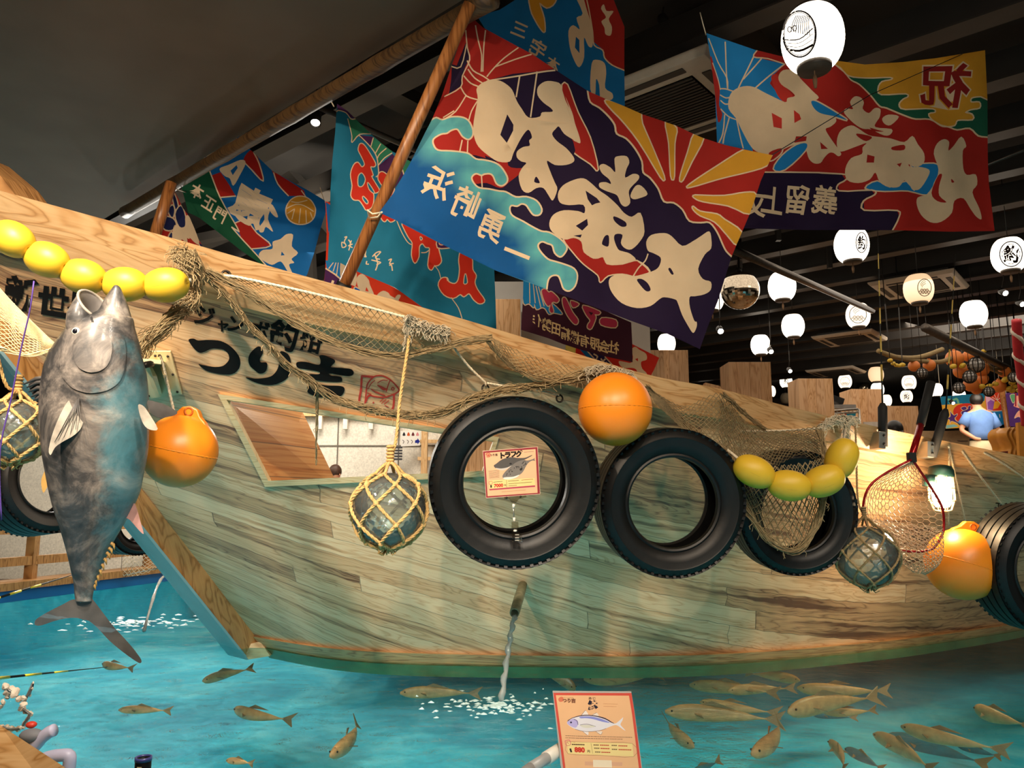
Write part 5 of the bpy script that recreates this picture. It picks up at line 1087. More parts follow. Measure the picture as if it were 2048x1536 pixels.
m_mouth = mat('tuna_mouth_lining', '6f6a66', .6, var=.3, scale=20)
def ring(y, xl, xr, thick=.8, d=None, n=36, slope=0., pw=1.):
    cx = (xl+xr)/2; d = d or TD; out = []
    for k in range(n):
        a = 2*math.pi*k/n; hw = (xr-xl)/2; ca = math.cos(a); sa = math.sin(a)
        out.append(P(cx+hw*ca, y+slope*ca, d)+Vector((0, sa*hw/F*d*thick, 0)))
    return out
tuna = empty('tuna_model', P(165, 1190, TD), 'large painted tuna model hanging head up, mouth open, in front of the bow', 'fish model')
ST_ = [(571, 229, 236), (576, 225, 241), (588, 217, 246), (604, 208, 253), (622, 199, 258), (630, 186, 260), (638, 166, 262), (646, 148, 264), (656, 136, 265), (668, 128, 268), (690, 114, 274), (715, 103, 280), (745, 95, 287), (790, 89, 291), (840, 88, 292), (900, 92, 290), (950, 100, 281), (985, 106, 274), (1020, 114, 259), (1050, 123, 243), (1080, 131, 226), (1110, 138, 212), (1140, 144, 200), (1165, 148, 191), (1190, 150, 185), (1203, 152, 184)]
rings = []
SM = catmull(ST_, 3)
for y, xl, xr in SM: rings.append(ring(y, xl, xr, .62 if y > 1150 else .80, slope=(-6 if 640 < y < 700 else 0)))
body = MB().loft(rings); body.build('body', m_tuna, tuna)
bvh = BVHTree.FromPolygons([tuple(v) for v in body.v], body.f)
def onbody(x, y, off=.0):
    r = ray(x, y).normalized(); h = bvh.ray_cast(Vector((0, 0, EYE)), r)
    return (h[0]-r*off) if h[0] else P(x, y, TD-off)
# gaping lower jaw: hollow cup open at the top
jr = []
def jaw_ring(cx, cy, ux, uy, wx, wy, dep_, n=28):
    out = []
    for k in range(n):
        a = 2*math.pi*k/n; out.append(P(cx+ux*math.cos(a)+wx*math.sin(a), cy+uy*math.cos(a)+wy*math.sin(a), TD-.01)+Vector((0, dep_*math.sin(a), 0)))
    return out
J = [(172, 682, 32, 8, 2, 0, .06), (172, 662, 31, 12, 3, 0, .062), (175, 645, 30, 18, 4, -1, .064), (181, 626, 25, 23, 6, -3, .054), (187, 613, 20, 28, 8, -5, .047)]
q = MB(); outer = [jaw_ring(*j) for j in J]; lip = [jaw_ring(188, 610, 18, 28, 8, -5, .043)]; inner = [jaw_ring(188, 613, 15, 24, 6, -4, .037), jaw_ring(186, 630, 14, 17, 5, -2, .034), jaw_ring(183, 652, 10, 9, 3, 0, .03)]
q.loft(outer+lip, 0, False); b0_ = len(q.v); q.loft(lip+inner, 1, False); q.f.append([len(q.v)-28+k for k in range(28)]); q.mi.append(1)
q.build('lower_jaw', [m_tuna, m_mouth], tuna)
q = MB(); q.tube(catmull([tuple(p) for p in jaw_ring(188, 610, 18.5, 29, 8.5, -5.5, .045)][::2], 2, True), .0042, 8, closed=True); q.build('lip', mat('pale_tuna_lip', 'a9a196', .4, var=.25, scale=30), tuna)
def plate(name, pts, off, m, lift=.006):
    q = MB(); pts = catmull(pts, 3, True); pts = pts if area2(pts) > 0 else pts[::-1]; V = [Vector(p) for p in pts]; n0 = len(V)
    xs = [p[0] for p in pts]; ys = [p[1] for p in pts]; g = 6.; y = min(ys)+2
    while y < max(ys):
        x = min(xs)+2
        while x < max(xs): V.append(Vector((x, y))); x += g
        y += g
    v, e, f, ov, oe, of = delaunay_2d_cdt(V, [], [list(range(n0))], 1, 1e-3)
    cx, cy = sum(xs)/len(xs), sum(ys)/len(ys)
    vv = [onbody(t.x, t.y, off) for t in v]; k = len(vv)
    edge = {}
    for t in f:
        for i in range(3):
            a, b = t[i], t[(i+1) % 3]; edge[(a, b)] = 1
    fs = [list(t) for t in f]; sk = {}
    for (a, b) in list(edge):
        if (b, a) not in edge:
            for z in (a, b):
                if z not in sk:
                    sk[z] = len(vv); t = v[z]; vv.append(onbody(t.x, t.y, -.004))
            fs.append([b, a, sk[a], sk[b]])
    q.add(vv, fs); return q.build(name, m, tuna, auto=50)
z2 = Z(0, 700, 4); z6 = Z(0, 560, 7.877)
plate('gill_cover', z2(480, 40, 470, 100, 490, 200, 560, 290, 640, 330, 730, 345, 850, 325, 940, 270, 985, 190, 1005, 80, 1000, -60, 960, -140, 800, -220, 600, -200, 500, -100), .0045, m_tuna)
plate('cheek_plate', z6(1150, 1000, 1150, 1200, 1230, 1370, 1350, 1440, 1460, 1455, 1600, 1420, 1700, 1330, 1750, 1200, 1765, 1000, 1700, 860, 1560, 770, 1400, 790, 1250, 880), .010, m_tuna)
q = MB(); e_c = onbody(152, 663, .002); q.sphere(e_c, (.0115, .007, .0115), 20, 12); q.build('eye', mat('eye_white', 'd8d2c4', .2), tuna)
q = MB().sphere(e_c-Vector((0, .0045, 0)), (.0072, .004, .0072), 16, 10); q.build('pupil', mat('eye_pupil', '15151c', .1), bpy.data.objects['eye'])
q = MB().tube([onbody(x, y, .001) for x, y in z6(1200, 740, 1140, 790, 1140, 880, 1220, 910, 1310, 880, 1340, 780, 1300, 700)], .0022, 6, closed=False); q.build('eye_socket', m_tuna, tuna)
q = MB().tube([onbody(x, y, .0015) for x, y in z6(1440, 590, 1470, 690, 1560, 730, 1640, 760, 1700, 850)], .003, 6); q.build('jaw_crease', mat('dark_crease', '26221f', .6), tuna)
def fin(name, pts, d0, dv, m, th=.006, rays=0, parent=None):
    """solid fin: outline in the picture, lying on a plane that turns in depth with x"""
    pts = catmull(pts, 3, True); pts = pts if area2(pts) > 0 else pts[::-1]
    cx = sum(p[0] for p in pts)/len(pts); cy = sum(p[1] for p in pts)/len(pts); x0 = pts[0][0]; y0 = pts[0][1]
    V = [Vector(p) for p in pts]; n = len(V)
    V += [Vector((cx+(p[0]-cx)*.55, cy+(p[1]-cy)*.55)) for p in pts[::3]]
    v, e, f, *_ = delaunay_2d_cdt(V, [], [list(range(n))], 1, 1e-3)
    def pt(t, s):
        inner_ = math.hypot(t.x-cx, t.y-cy); k = max(abs(p[0]-cx)+abs(p[1]-cy) for p in pts)
        thick = th*(1-.75*min(1, inner_/k*1.2))
        return P(t.x, t.y, d0+dv[0]*(t.x-x0)+dv[1]*(t.y-y0)+s*thick/2)
    q = MB(); a = [pt(t, -1) for t in v]; b = [pt(t, 1) for t in v]; k = len(a); ed = set()
    for t in f:
        for i in range(3): ed.add((t[i], t[(i+1) % 3]))
    fs = [list(t) for t in f]+[[k+i for i in t][::-1] for t in f]+[[y_, x_, k+x_, k+y_] for x_, y_ in ed if (y_, x_) not in ed]
    q.add(a+b, fs)
    return q.build(name, m, parent or tuna, auto=40)
def fin_rays(name, base, tips, d0, dd, m, r=.0016):
    q = MB()
    for t in tips: q.tube([P(base[0]+(t[0]-base[0])*s, base[1]+(t[1]-base[1])*s, d0+dd*s) for s in (.05, .5, .97)], [r*1.3, r, r*.5], 5)
    return q.build(name, m, tuna)
pf = fin('pectoral_fin', z2(600, 365, 650, 350, 682, 370, 688, 430, 660, 600, 595, 680, 500, 735, 440, 780, 405, 840, 390, 790, 430, 640, 500, 480, 560, 390), TD-.105, (.0004, -.0002), m_fin, .008)
fin_rays('pectoral_fin_rays', z2(630, 375)[0], z2(405, 800, 430, 750, 462, 740, 510, 710, 560, 685, 605, 645, 640, 590), TD-.116, -.030, m_find, .0011)
fin('pelvic_fin', z2(1180, 405, 1250, 415, 1340, 445, 1420, 500, 1370, 530, 1280, 542, 1220, 515, 1190, 470), TD-.005, (-.0004, 0), m_find, .008)
fin('pelvic_fin', z2(1105, 440, 1150, 450, 1200, 520, 1262, 630, 1210, 640, 1160, 610, 1125, 540), TD-.075, (-.0002, 0), m_fin, .008)
q = MB()
for k, (a, b) in enumerate((((385, 215), (190, 275)), ((380, 250), (215, 300)), ((370, 300), (230, 335)), ((362, 345), (250, 375)), ((358, 385), (268, 405)), ((355, 425), (295, 440)))):
    (ax_, ay_), (bx_, by_) = z2(*a)[0], z2(*b)[0]; q.tube([P(ax_+4, ay_, TD), P((ax_+bx_)/2, (ay_+by_)/2-4, TD), P(bx_, by_, TD)], [.006, .006, .002], 6)
q.build('dorsal_spines', m_find, tuna)
fin('dorsal_membrane', z2(390, 212, 300, 232, 230, 270, 240, 320, 270, 370, 300, 420, 350, 440, 380, 400), TD+.01, (0, 0), m_find, .005)
fin('second_dorsal_fin', z2(385, 905, 360, 960, 330, 1040, 335, 1110, 350, 1142, 380, 1090, 402, 1040), TD+.01, (0, 0), mat('yellow_fin', 'b08a4c', .4, var=.25), .008)
fin('anal_fin', z2(1065, 1225, 1095, 1270, 1120, 1360, 1150, 1470, 1110, 1440, 1040, 1360, 1005, 1330), TD+.01, (0, 0), mat('pink_fin', 'a87f78', .4, var=.3), .008)
z3 = Z(0, 1050, 3.16)
fin('tail_lobe', z3(465, 470, 400, 500, 320, 540, 250, 580, 222, 605, 222, 632, 260, 635, 340, 608, 420, 590, 490, 588, 540, 600, 560, 560, 520, 500), TD+.005, (0, 0), m_find, .014)
fin('tail_lobe', z3(500, 500, 565, 455, 590, 475, 640, 540, 720, 645, 790, 720, 850, 790, 892, 850, 888, 873, 860, 862, 780, 805, 690, 730, 620, 655, 560, 605, 510, 590), TD+.003, (0, 0), m_find, .014)
q = MB()
for x, y in z3(715, 120, 700, 150, 685, 180, 665, 215, 648, 250, 632, 285, 615, 320, 602, 350, 595, 375):
    q.tube([P(x-8, y-4, TD), P(x+1, y+2, TD), P(x+3, y+12, TD)], [.006, .0045, .001], 6)
q.build('finlets', mat('yellow_fin', 'b08a4c', .4, var=.25), tuna)
q = MB().tube([P(290, 730, TD+.05), P(300, 728, TD+.12), P(303, 728, 2.42)], .010, 8); q.build('mounting_rod', m_iron, tuna)
# ------------------------------------------------------------------ hall behind the boat
slab('floor_hall', [(1.0, 5.4), (3.4, 5.9), (15.2, 6.6), (15.2, 24.3), (-1.6, 24.3), (-1.6, 8.5), (1.0, 8.5)], .68, .78, mat('hall_floor', '8a6a48', .45))
slab('floor_cabin', [(-2.1, 6.7), (-1.2, 6.7), (-1.2, 5.2), (.95, 5.2), (.95, 8.1), (-2.1, 8.1)], .02, .06, mat('hall_floor', '8a6a48', .45))
m_part = wood('partition_cedar', 'ddb183', 'c4935f', '94683f', .7, .5, 2, plank=0)
m_part2 = wood('partition_boards', 'dcb388', 'c6986a', '9a6f48', .5, .5, 2)
def panel(x0, x1, ytop, d, th, label, side=None):
    """tall board standing on the hall floor; x0, x1, ytop from the photograph, d its distance"""
    a, b = P(x0, ytop, d), P(x1, ytop, d); zt = a.z; z0 = .78; n = 4 if (x1-x0) > 45 else 2
    root = empty('partition_panel', Vector(((a.x+b.x)/2, a.y, z0)), label, 'partition panel', 'tall cedar partition boards behind the boat')
    w = (b.x-a.x)/n
    for k in range(n):
        rn = random.Random(int(x0)+k*7).uniform(-1, 1)
        MB().box((a.x+w*(k+.5), a.y+th/2, (zt+z0)/2), (w*.995, th, zt-z0)).build('board', m_part if rn > 0 else m_part2, root, smooth=False, bevel=.002)
    return root
panel(1300, 1376, 700, 6.4, .25, 'cedar partition beside the red flag corner')
panel(1457, 1541, 724, 7.0, .30, 'broad tall cedar partition behind the hanging net')
panel(1596, 1665, 757, 9.0, .35, 'cedar partition with two bright lanterns in front of it')
panel(1702, 1764, 778, 11.0, .4, 'cedar partition behind the chrome shelf')
panel(1772, 1836, 812, 10.5, .3, 'low cedar partition behind the dark-haired woman')
panel(905, 1041, 598, 5.8, .2, 'pale cedar partition below the teal flag')
panel(1620, 1700, 828, 12.2, .2, 'low cedar board behind the chrome shelf')
panel(1541, 1600, 826, 12.4, .2, 'low cedar board between two tall partitions')
q = MB(); a = P(1042, 650, 6.0); b = P(1300, 705, 6.0); q.box(((a.x+b.x)/2, a.y+.05, 1.6), (b.x-a.x, .08, 1.3)); struct(q.build('wall_grey', m_grey, smooth=False))
q = MB(); a = P(845, 620, 5.6); b = P(906, 640, 5.6); q.box(((a.x+b.x)/2, a.y+.3, 2.0), (b.x-a.x+.3, .08, .9)); struct(q.build('wall_grey_end', m_grey, smooth=False))
q = MB(); a = P(1841, 840, 15.5); b = P(1912, 900, 15.5); q.box(((a.x+b.x)/2+1.2, a.y, 1.45), (b.x-a.x+3.4, .1, 1.4)); struct(q.build('wall_beige', mat('beige_panel', 'a58a66', .8), smooth=False))
q = MB(); q.prism([P(x, y, 6.3) for x, y in ((1411, 765), (1440, 772), (1455, 795), (1462, 815), (1462, 1010), (1424, 1010))], (0, .08, 0)); rootmb(q, 'slanted_board', m_part, 'short slanted cedar board in front of a lantern, over the gunwale', 'board', smooth=False)
# air conditioning cassettes in the ceiling
m_acw = mat('cassette_plastic', 'b3a898', .5, var=.05); m_acd = mat('cassette_grille', '2c2824', .6)
RT = Matrix((AX, BX, Vector((0, 0, 1)))).transposed()
def cassette(px, py, label, z=3.40, s=.95):
    c = onz(px, py, z); root = empty('air_conditioner', c, label, 'air conditioner', 'ceiling cassette air conditioners')
    q = MB(); q.loft([[c+RT@Vector((a*s/2*k, b*s/2*k, h)) for a, b in ((-1, -1), (1, -1), (1, 1), (-1, 1))] for k, h in ((.62, 0), (.94, .0), (1, .035), (1, .05), (.9, .05))]); q.build('panel', m_acw, root, smooth=False, bevel=.008)
    q = MB()
    for k in range(17): q.box(c+RT@Vector((0, -.27+k*.034, -.004)), (.56, .016, .012), RT)
    q.build('grille', m_acd, root, smooth=False); q = MB().box(c+Vector((0, 0, .003)), (.58, .58, .006), RT); q.build('grille_back', mat('cassette_dark', '15120f', .8), root, smooth=False)
    for k in range(4):
        rr_ = Matrix.Rotation(k*math.pi/2, 3, 'Z'); MB().box(c+RT@rr_@Vector((.375, 0, .004)), (.055, .56, .02), RT@rr_).build('louvre', m_acd, root, smooth=False)
    MB().box(c+Vector((0, 0, .07)), (.8, .8, .04), RT).build('housing', m_beam, root, smooth=False)
    for a_ in (-.3, .3): MB().tube([c+RT@Vector((a_, .1, .07)), c+RT@Vector((a_, .1, 3.985-z))], .008, 6).build('hanger', m_beam, root)
cassette(1345, 218, 'large ceiling air conditioner just behind the top edge of the purple flag', 3.34)
cassette(1838, 575, 'ceiling air conditioner behind the cream wave lantern')
cassette(1700, 680, 'ceiling air conditioner above the rope garland, beyond the cream lantern one')
cassette(1672, 746, 'most distant ceiling air conditioner, just above the tall partitions')
# ------------------------------------------------------------------ lanterns
def glow(name, col, st):
    if name in _M: return _M[name]
    m, N, L, B = newmat(name); B.inputs['Base Color'].default_value = (.8, .75, .66, 1); B.inputs['Roughness'].default_value = .8
    B.inputs['Emission Color'].default_value = (*lin(col), 1); B.inputs['Emission Strength'].default_value = st; _M[name] = m; return m
g_hi, g_mid, g_lo, g_off = glow('paper_lit_bright', 'fff0da', 3.2), glow('paper_lit', 'ffe9cc', 1.7), glow('paper_lit_soft', 'ffcf9c', .85), mat('paper_unlit', '7b6d57', .8)
m_cap = mat('lantern_cap', '3b3128', .5); m_print = mat('lantern_print', '150d10', .9, spec=.1)
def lantern(px, py, wpx, g, label, crest=None, rad=.15):
    d = 2*rad*F/wpx; c = P(px, py, d); root = empty('paper_lantern', c, label, 'lantern', 'round paper lanterns hanging in the hall')
    hh = rad*.98; prof = []; nr = 30 if wpx > 60 else 18
    for i in range(nr+1):
        t = math.pi*(.17+.66*i/nr); k = math.sin(t)**.72; prof.append((rad*k*(1-.006*(i % 2)), -hh*math.cos(t)/math.cos(math.pi*.17)))
    mb_ = MB().lathe(prof, c, 32 if wpx > 40 else 20); body = mb_.build('paper_body', g, root)
    MB().lathe([(rad*.52, -hh*1.16), (rad*.55, -hh*1.12), (rad*.56, -hh*.98), (rad*.50, -hh*.97)], c, 20).build('lower_cap', m_cap, root)
    MB().lathe([(rad*.50, hh*.97), (rad*.56, hh*.98), (rad*.55, hh*1.12), (rad*.45, hh*1.14)], c, 20).build('upper_cap', m_cap, root)
    if wpx > 30:
        q = MB().tube([c-Vector((0, 0, hh*1.14)), c-Vector((0, 0, hh*1.36))], .0035, 5); q.tube([c-Vector((0, 0, hh*1.34)), c-Vector((0, 0, hh*1.5)), c-Vector((0, 0, hh*1.78))], [.008, .012, .007], 7); q.build('tassel', mat('tassel_cord', '8a6a4c', .9), root)
    MB().tube([c+Vector((0, 0, hh*1.12)), Vector((c.x, c.y, 3.99))], .004, 5).build('hanging_cord', m_beam, root)
    if crest:
        bv = BVHTree.FromPolygons([tuple(v) for v in mb_.v], [f for f in mb_.f if len(f) < 5])
        def on(x, y, off):
            r = ray(x, y).normalized(); h = bv.ray_cast(Vector((0, 0, EYE)), r)
            return h[0]-r*off if h[0] else P(x, y, d*.98)
        kind, cx, cy, s, sx = crest; L = []
        E2 = lambda r_, n=20, a0=0, a1=2*math.pi, ox=0, oy=0: [(px+cx+(ox+r_*math.cos(a0+(a1-a0)*i/n))*s*sx, py+cy+(oy+r_*math.sin(a0+(a1-a0)*i/n))*s) for i in range(n+1)]
        if kind == 'kanji':
            L += [('s', E2(1.0), s*.09), ('g', glyph_polys('釣', px+cx, py+cy, s*1.4, bold=.045, wide=sx))]
            L += [('s', E2(.8, 4, k*math.pi/2-.3, k*math.pi/2+.3), s*.06) for k in range(4)]
        elif kind == 'wave':
            L += [('s', E2(1.0), s*.08)]
            for row in range(3):
                for k in range(-2, 3):
                    ox = k*.4+(row % 2)*.2; oy = .35+row*.2
                    if abs(ox) < .8-row*.1:
                        for rr_ in (.2, .11): L.append(('s', E2(rr_, 6, math.pi, 2*math.pi, ox, oy), s*.05))
            for k in range(3): L.append(('s', E2(.9-.12*k, 8, R(200), R(265), .25, .1*k), s*.05))
        elif kind == 'ship':
            L += [('s', E2(1.0, 24), s*.07), ('s', E2(.93, 24), s*.03)]
            for k in range(9): L.append(('s', [(px+cx+(-.5+k*.14)*s*sx, py+cy-(.1-k*.02)*s), (px+cx+(-.42+k*.12)*s*sx, py+cy-.45*s), (px+cx+(-.2+k*.10)*s*sx, py+cy-.8*s)], s*.035))
            for k, w_ in enumerate((.05, .03, .03, .10)): L.append(('s', [(px+cx-.9*s*sx, py+cy+(.25+k*.13)*s), (px+cx+0*s, py+cy+(.22+k*.17)*s), (px+cx+.8*s*sx, py+cy-(.25-k*.24)*s)], s*w_))
            L.append(('s', E2(.12, 6, 0, 6.28, -.6, -.2), s*.04)); L.append(('s', E2(.12, 6, 0, 6.28, -.3, -.25), s*.04))
        decal('printed_crest', L, m_print, .002, root, on)
    return root
lantern(1625, 78, 120, g_hi, 'largest paper lantern, printed with a ship crest, in front of the yellow and red flag', ('ship', -26, -10, 46, .72))
lantern(1703, 490, 66, g_hi, 'bright lantern with a circled black character, just under the right flag', ('kanji', 20, -5, 20, .55))
lantern(2018, 510, 64, g_hi, 'lantern with a large circled black character, at the picture edge below the right flag', ('kanji', 4, -2, 25, .9))
lantern(1564, 573, 54, g_hi, 'plain white lantern beside the large mirror ball')
lantern(1837, 578, 56, g_lo, 'cream lantern with a wave crest, dimmer than its neighbours, in front of an air conditioner', ('wave', 12, -3, 17, .8))
lantern(1947, 628, 50, g_hi, 'plain white lantern below the circled character lantern at the edge')
lantern(1586, 652, 44, g_hi, 'plain white lantern under the one beside the mirror ball')
lantern(1716, 631, 46, g_mid, 'white lantern with a wave crest facing the camera', ('wave', 0, -2, 17, 1))
lantern(1521, 690, 38, g_hi, 'plain white lantern above the broad tall partition')
lantern(1333, 687, 36, g_hi, 'plain white lantern below the corner of the large purple flag')
lantern(1424, 598, 46, g_hi, 'lantern mostly hidden by the purple flag, showing beside the mirror ball')
lantern(503, 527, 44, g_hi, 'lantern glimpsed under the blue and green flag above the gunwale')
lantern(1572, 763, 24, g_hi, 'small distant lantern with a character, between the two tallest partitions', ('kanji', 0, -1, 8, .8))
lantern(1646, 780, 24, g_hi, 'small distant lantern in front of the third partition', ('kanji', 6, 0, 8, .6))
lantern(1690, 763, 26, g_mid, 'small distant lantern with a faint crest, over the edge of the third partition', ('wave', 0, 0, 9, 1))
lantern(1752, 749, 29, g_lo, 'soft cream distant lantern, upper of two in one column beside the fishing rod')
lantern(1755, 779, 25, g_hi, 'bright distant lantern, lower of two in one column beside the fishing rod')
lantern(1540, 783, 22, g_mid, 'sliver of a lantern at the edge of the broad tall partition')
lantern(1571, 797, 20, g_off, 'unlit brown paper lantern below the small character lantern', rad=.13)
lantern(1711, 792, 23, g_mid, 'small distant lantern next to the small mirror ball', ('wave', 0, 0, 8, 1))
lantern(1772, 801, 22, g_mid, 'small distant lantern just right of the thin fishing rod, above the woman')
lantern(1818, 765, 27, g_mid, 'distant lantern with a crest, upper of two above the landing net handle', ('wave', 0, 0, 9, 1))
lantern(1813, 793, 23, g_mid, 'distant lantern with a black character, lower of two above the landing net handle', ('kanji', 0, 0, 8, .9))
lantern(1872, 780, 25, g_hi, 'bright distant lantern between the two dark rod handles')
lantern(1918, 791, 24, g_hi, 'bright distant lantern hanging under a small netted glass ball')
lantern(1411, 776, 24, g_hi, 'small lantern half behind the short slanted board')
def mirror_ball(px, py, wpx, label, rad=.2):
    d = 2*rad*F/wpx; c = P(px, py, d); root = empty('mirror_ball', c, label, 'mirror ball', 'mirror balls under the ceiling')
    MB().sphere(c, rad, 44, 30).build('mirrored_sphere', mat('mirror_tiles', 'b9ad9a', .10, 1., var=.25, scale=60), root, smooth=False)
    MB().lathe([(.03, rad), (.03, rad+.04), (.012, rad+.05), (.012, 4.0-c.z)], c, 10).build('hanger', m_beam, root)
mirror_ball(1480, 581, 76, 'large mirror ball hanging just right of the purple flag')
mirror_ball(1728, 775, 26, 'small distant mirror ball above the chrome shelf', .18)
# small ceiling spotlights
m_spotface = glow('spot_face', 'fff6e8', 30)
def spotlamp(px, py, d, label, dirn=(0, -.3, -1)):
    c = P(px, py, d); root = empty('track_spotlight', c, label, 'spotlight', 'small black ceiling spotlights'); dv = Vector(dirn).normalized(); M = dv.to_track_quat('Z', 'Y').to_matrix()
    MB().lathe([(.022, -.10), (.034, -.09), (.036, .02), (.030, .02), (.030, .0)], c, 18, M).build('housing', m_beam, root)
    MB().lathe([(.002, .004), (.028, .004), (.028, .008), (.002, .008)], c, 18, M).build('lens', m_spotface, root)
    MB().tube([c-dv*.08, Vector((c.x, c.y, c.z+.16)), Vector((c.x, c.y, 3.99))], .006, 6).build('stem', m_beam, root)
for x, y, d, lb in ((631, 243, 5.0, 'track spotlight shining down beside the teal flag top'), (1330, 50, 5.0, 'twin ceiling spotlight above the large air conditioner, upper one'), (1356, 71, 5.1, 'twin ceiling spotlight above the large air conditioner, lower one'), (2010, 586, 8.5, 'spotlight beside the edge lantern'), (2044, 608, 9, 'spotlight cut by the picture edge'),
                    (1441, 662, 8, 'spotlight low under the mirror ball'), (1542, 703, 10, 'tiny distant spotlight by the plain lanterns'), (1580, 742, 12, 'tiny distant spotlight above the third partition'), (1906, 806, 14, 'tiny distant spotlight above the painted banner')):
    spotlamp(x, y, d, lb, (-.1, -.9, -.5) if d > 6 else (.1, -.5, -.9))
# ------------------------------------------------------------------ garlands of buoys far back
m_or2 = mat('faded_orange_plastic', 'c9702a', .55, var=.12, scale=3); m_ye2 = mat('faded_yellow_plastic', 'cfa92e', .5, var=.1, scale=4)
GD = 9.5; T_ = Z(1720, 620, 6.244)
og = [(1180, 610, 215, 'largest orange ball of the ceiling garland, at its near end'), (1355, 575, 140, 'orange ball tucked behind the big one, next to a netted glass ball'), (1265, 760, 190, 'orange ball below the largest one'), (1520, 740, 180, 'orange ball under the biggest netted glass ball'), (1530, 860, 140, 'small orange ball beside the second netted glass ball'), (1385, 930, 180, 'orange ball at the lowest row of the cluster, wide'), (1455, 990, 130, 'lowest small orange ball of the cluster'), (1735, 950, 165, 'orange ball behind the painted banner corner'), (1800, 770, 150, 'orange ball at the far end near the striped rope'), (675, 700, 140, 'orange ball hung on the rope, left of a glass ball'), (865, 690, 150, 'orange ball hung on the rope, right of a glass ball')]
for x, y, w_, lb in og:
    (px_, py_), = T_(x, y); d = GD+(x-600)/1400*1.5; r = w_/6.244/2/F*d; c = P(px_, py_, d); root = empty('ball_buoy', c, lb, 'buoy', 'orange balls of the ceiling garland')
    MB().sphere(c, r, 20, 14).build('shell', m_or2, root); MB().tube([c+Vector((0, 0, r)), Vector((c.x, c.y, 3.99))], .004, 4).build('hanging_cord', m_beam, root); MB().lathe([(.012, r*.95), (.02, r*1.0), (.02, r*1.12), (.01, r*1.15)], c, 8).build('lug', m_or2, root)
gb_ = [(1450, 685, 190, 'large netted glass ball in the middle of the garland'), (1370, 835, 155, 'netted glass ball below the large one in the garland'), (1235, 975, 135, 'netted glass ball hanging right over a lit lantern'), (775, 790, 130, 'netted glass ball between two orange balls on the rope'), (1915, 840, 120, 'netted glass ball at the far end of the garland'), (1610, 1020, 120, 'pale glass ball in front of the painted banner')]
for x, y, w_, lb in gb_:
    (px_, py_), = T_(x, y); d = GD-.5+(x-600)/1400*1.5; r = w_/6.244/2/F*d; c = P(px_, py_, d); root = empty('glass_fishing_ball', c, lb, 'glass ball', 'netted glass balls of the ceiling garland')
    MB().tube([c+Vector((0, 0, r)), Vector((c.x, c.y, 3.99))], .004, 4).build('hanging_cord', m_beam, root)
    MB().sphere(c, r*.97, 20, 14).build('glass', mat('milky_glass', '8f8880', .15, 0, 1.), root)
    q = MB()
    for i in range(5):
        q.lathe([(r*math.sin(R(30*i+30))-.004, r*math.cos(R(30*i+30))), (r*math.sin(R(30*i+30))+.008, r*math.cos(R(30*i+30)))], c, 18, closed=True)
    for k in range(5):
        M = Matrix.Rotation(k*math.pi/5, 3, 'Z'); q.tube([c+M@Vector((r*1.01*math.cos(a*math.pi/8), 0, r*1.01*math.sin(a*math.pi/8))) for a in range(16)], .007, 4, closed=True)
    q.build('rope_net', mat('black_net_rope', '2a231d', .9), root)
fy = [(375, 630, 70), (415, 668, 62), (455, 690, 66), (495, 695, 60), (530, 685, 76), (1165, 705, 90), (1280, 695, 90), (1525, 955, 90), (1610, 955, 90), (1690, 925, 85), (1815, 870, 100), (1905, 900, 100), (1990, 870, 70), (1925, 950, 80), (1860, 985, 90), (1905, 1010, 80), (1995, 1005, 90), (1545, 515, 60), (1480, 580, 80)]
fl_lb = ['topmost of the small yellow floats at the start of the rope', 'second small yellow float down the rope start', 'third small yellow float down the rope start', 'fourth small yellow float down the rope start', 'last small yellow float of the rope start', 'yellow float under the largest orange garland ball', 'yellow float between the orange ball and the big glass ball', 'first yellow float of the lower chain, beside the lowest orange balls', 'second yellow float of the lower chain', 'third yellow float of the lower chain, tilted up', 'yellow float near the far orange ball', 'yellow float under the far netted glass ball', 'yellow float touching the striped rope, upper', 'yellow float in the second row of the far end', 'yellow float in the third row of the far end', 'lowest yellow float over the purple banner', 'yellow float touching the striped rope, lower', 'yellow float high on the pipe above the garland', 'yellow float just above the big netted glass ball']
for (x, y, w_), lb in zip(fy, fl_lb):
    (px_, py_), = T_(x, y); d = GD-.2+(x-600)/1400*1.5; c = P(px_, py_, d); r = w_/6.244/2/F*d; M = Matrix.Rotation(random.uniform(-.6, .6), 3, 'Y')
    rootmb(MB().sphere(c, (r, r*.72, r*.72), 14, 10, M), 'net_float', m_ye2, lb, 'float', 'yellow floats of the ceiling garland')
def chain(idx, label):
    pts = []
    for i in idx: (a_, b_), = T_(fy[i][0], fy[i][1]); pts.append(P(a_, b_, GD-.2+(fy[i][0]-600)/1400*1.5))
    e0, e1 = pts[0], pts[-1]; rootmb(MB().tube([Vector((e0.x-.02, e0.y, 3.99))]+pts+[Vector((e1.x+.02, e1.y, 3.99))], .006, 5), 'float_cord', m_beam, label, 'rope', 'cords through the ceiling floats')
chain((0, 1, 2, 3, 4), 'cord through the small float bunch at the rope start'); chain((5, 6), 'cord through the two floats under the largest garland ball'); chain((7, 8, 9), 'cord through the lower chain of yellow floats'); chain((10, 11, 12), 'cord through the upper far floats'); chain((13, 14, 15, 16), 'cord through the lowest far floats'); chain((18, 17), 'cord through the floats on the ceiling pipe')
m_grope = mat('garland_rope', '8a744c', .9)
def grope(pts, r, label, m=m_grope): rootmb(MB().tube(resample([P(*T_(x, y)[0], GD+(x-600)/1400*1.5) for x, y in pts], 24), r, 6), 'garland_rope', m, label, 'rope', 'ropes of the ceiling garland')
grope([(230, 510), (400, 580), (620, 600), (800, 575), (1030, 490)], .03, 'upper slack garland rope between the fishing rods')
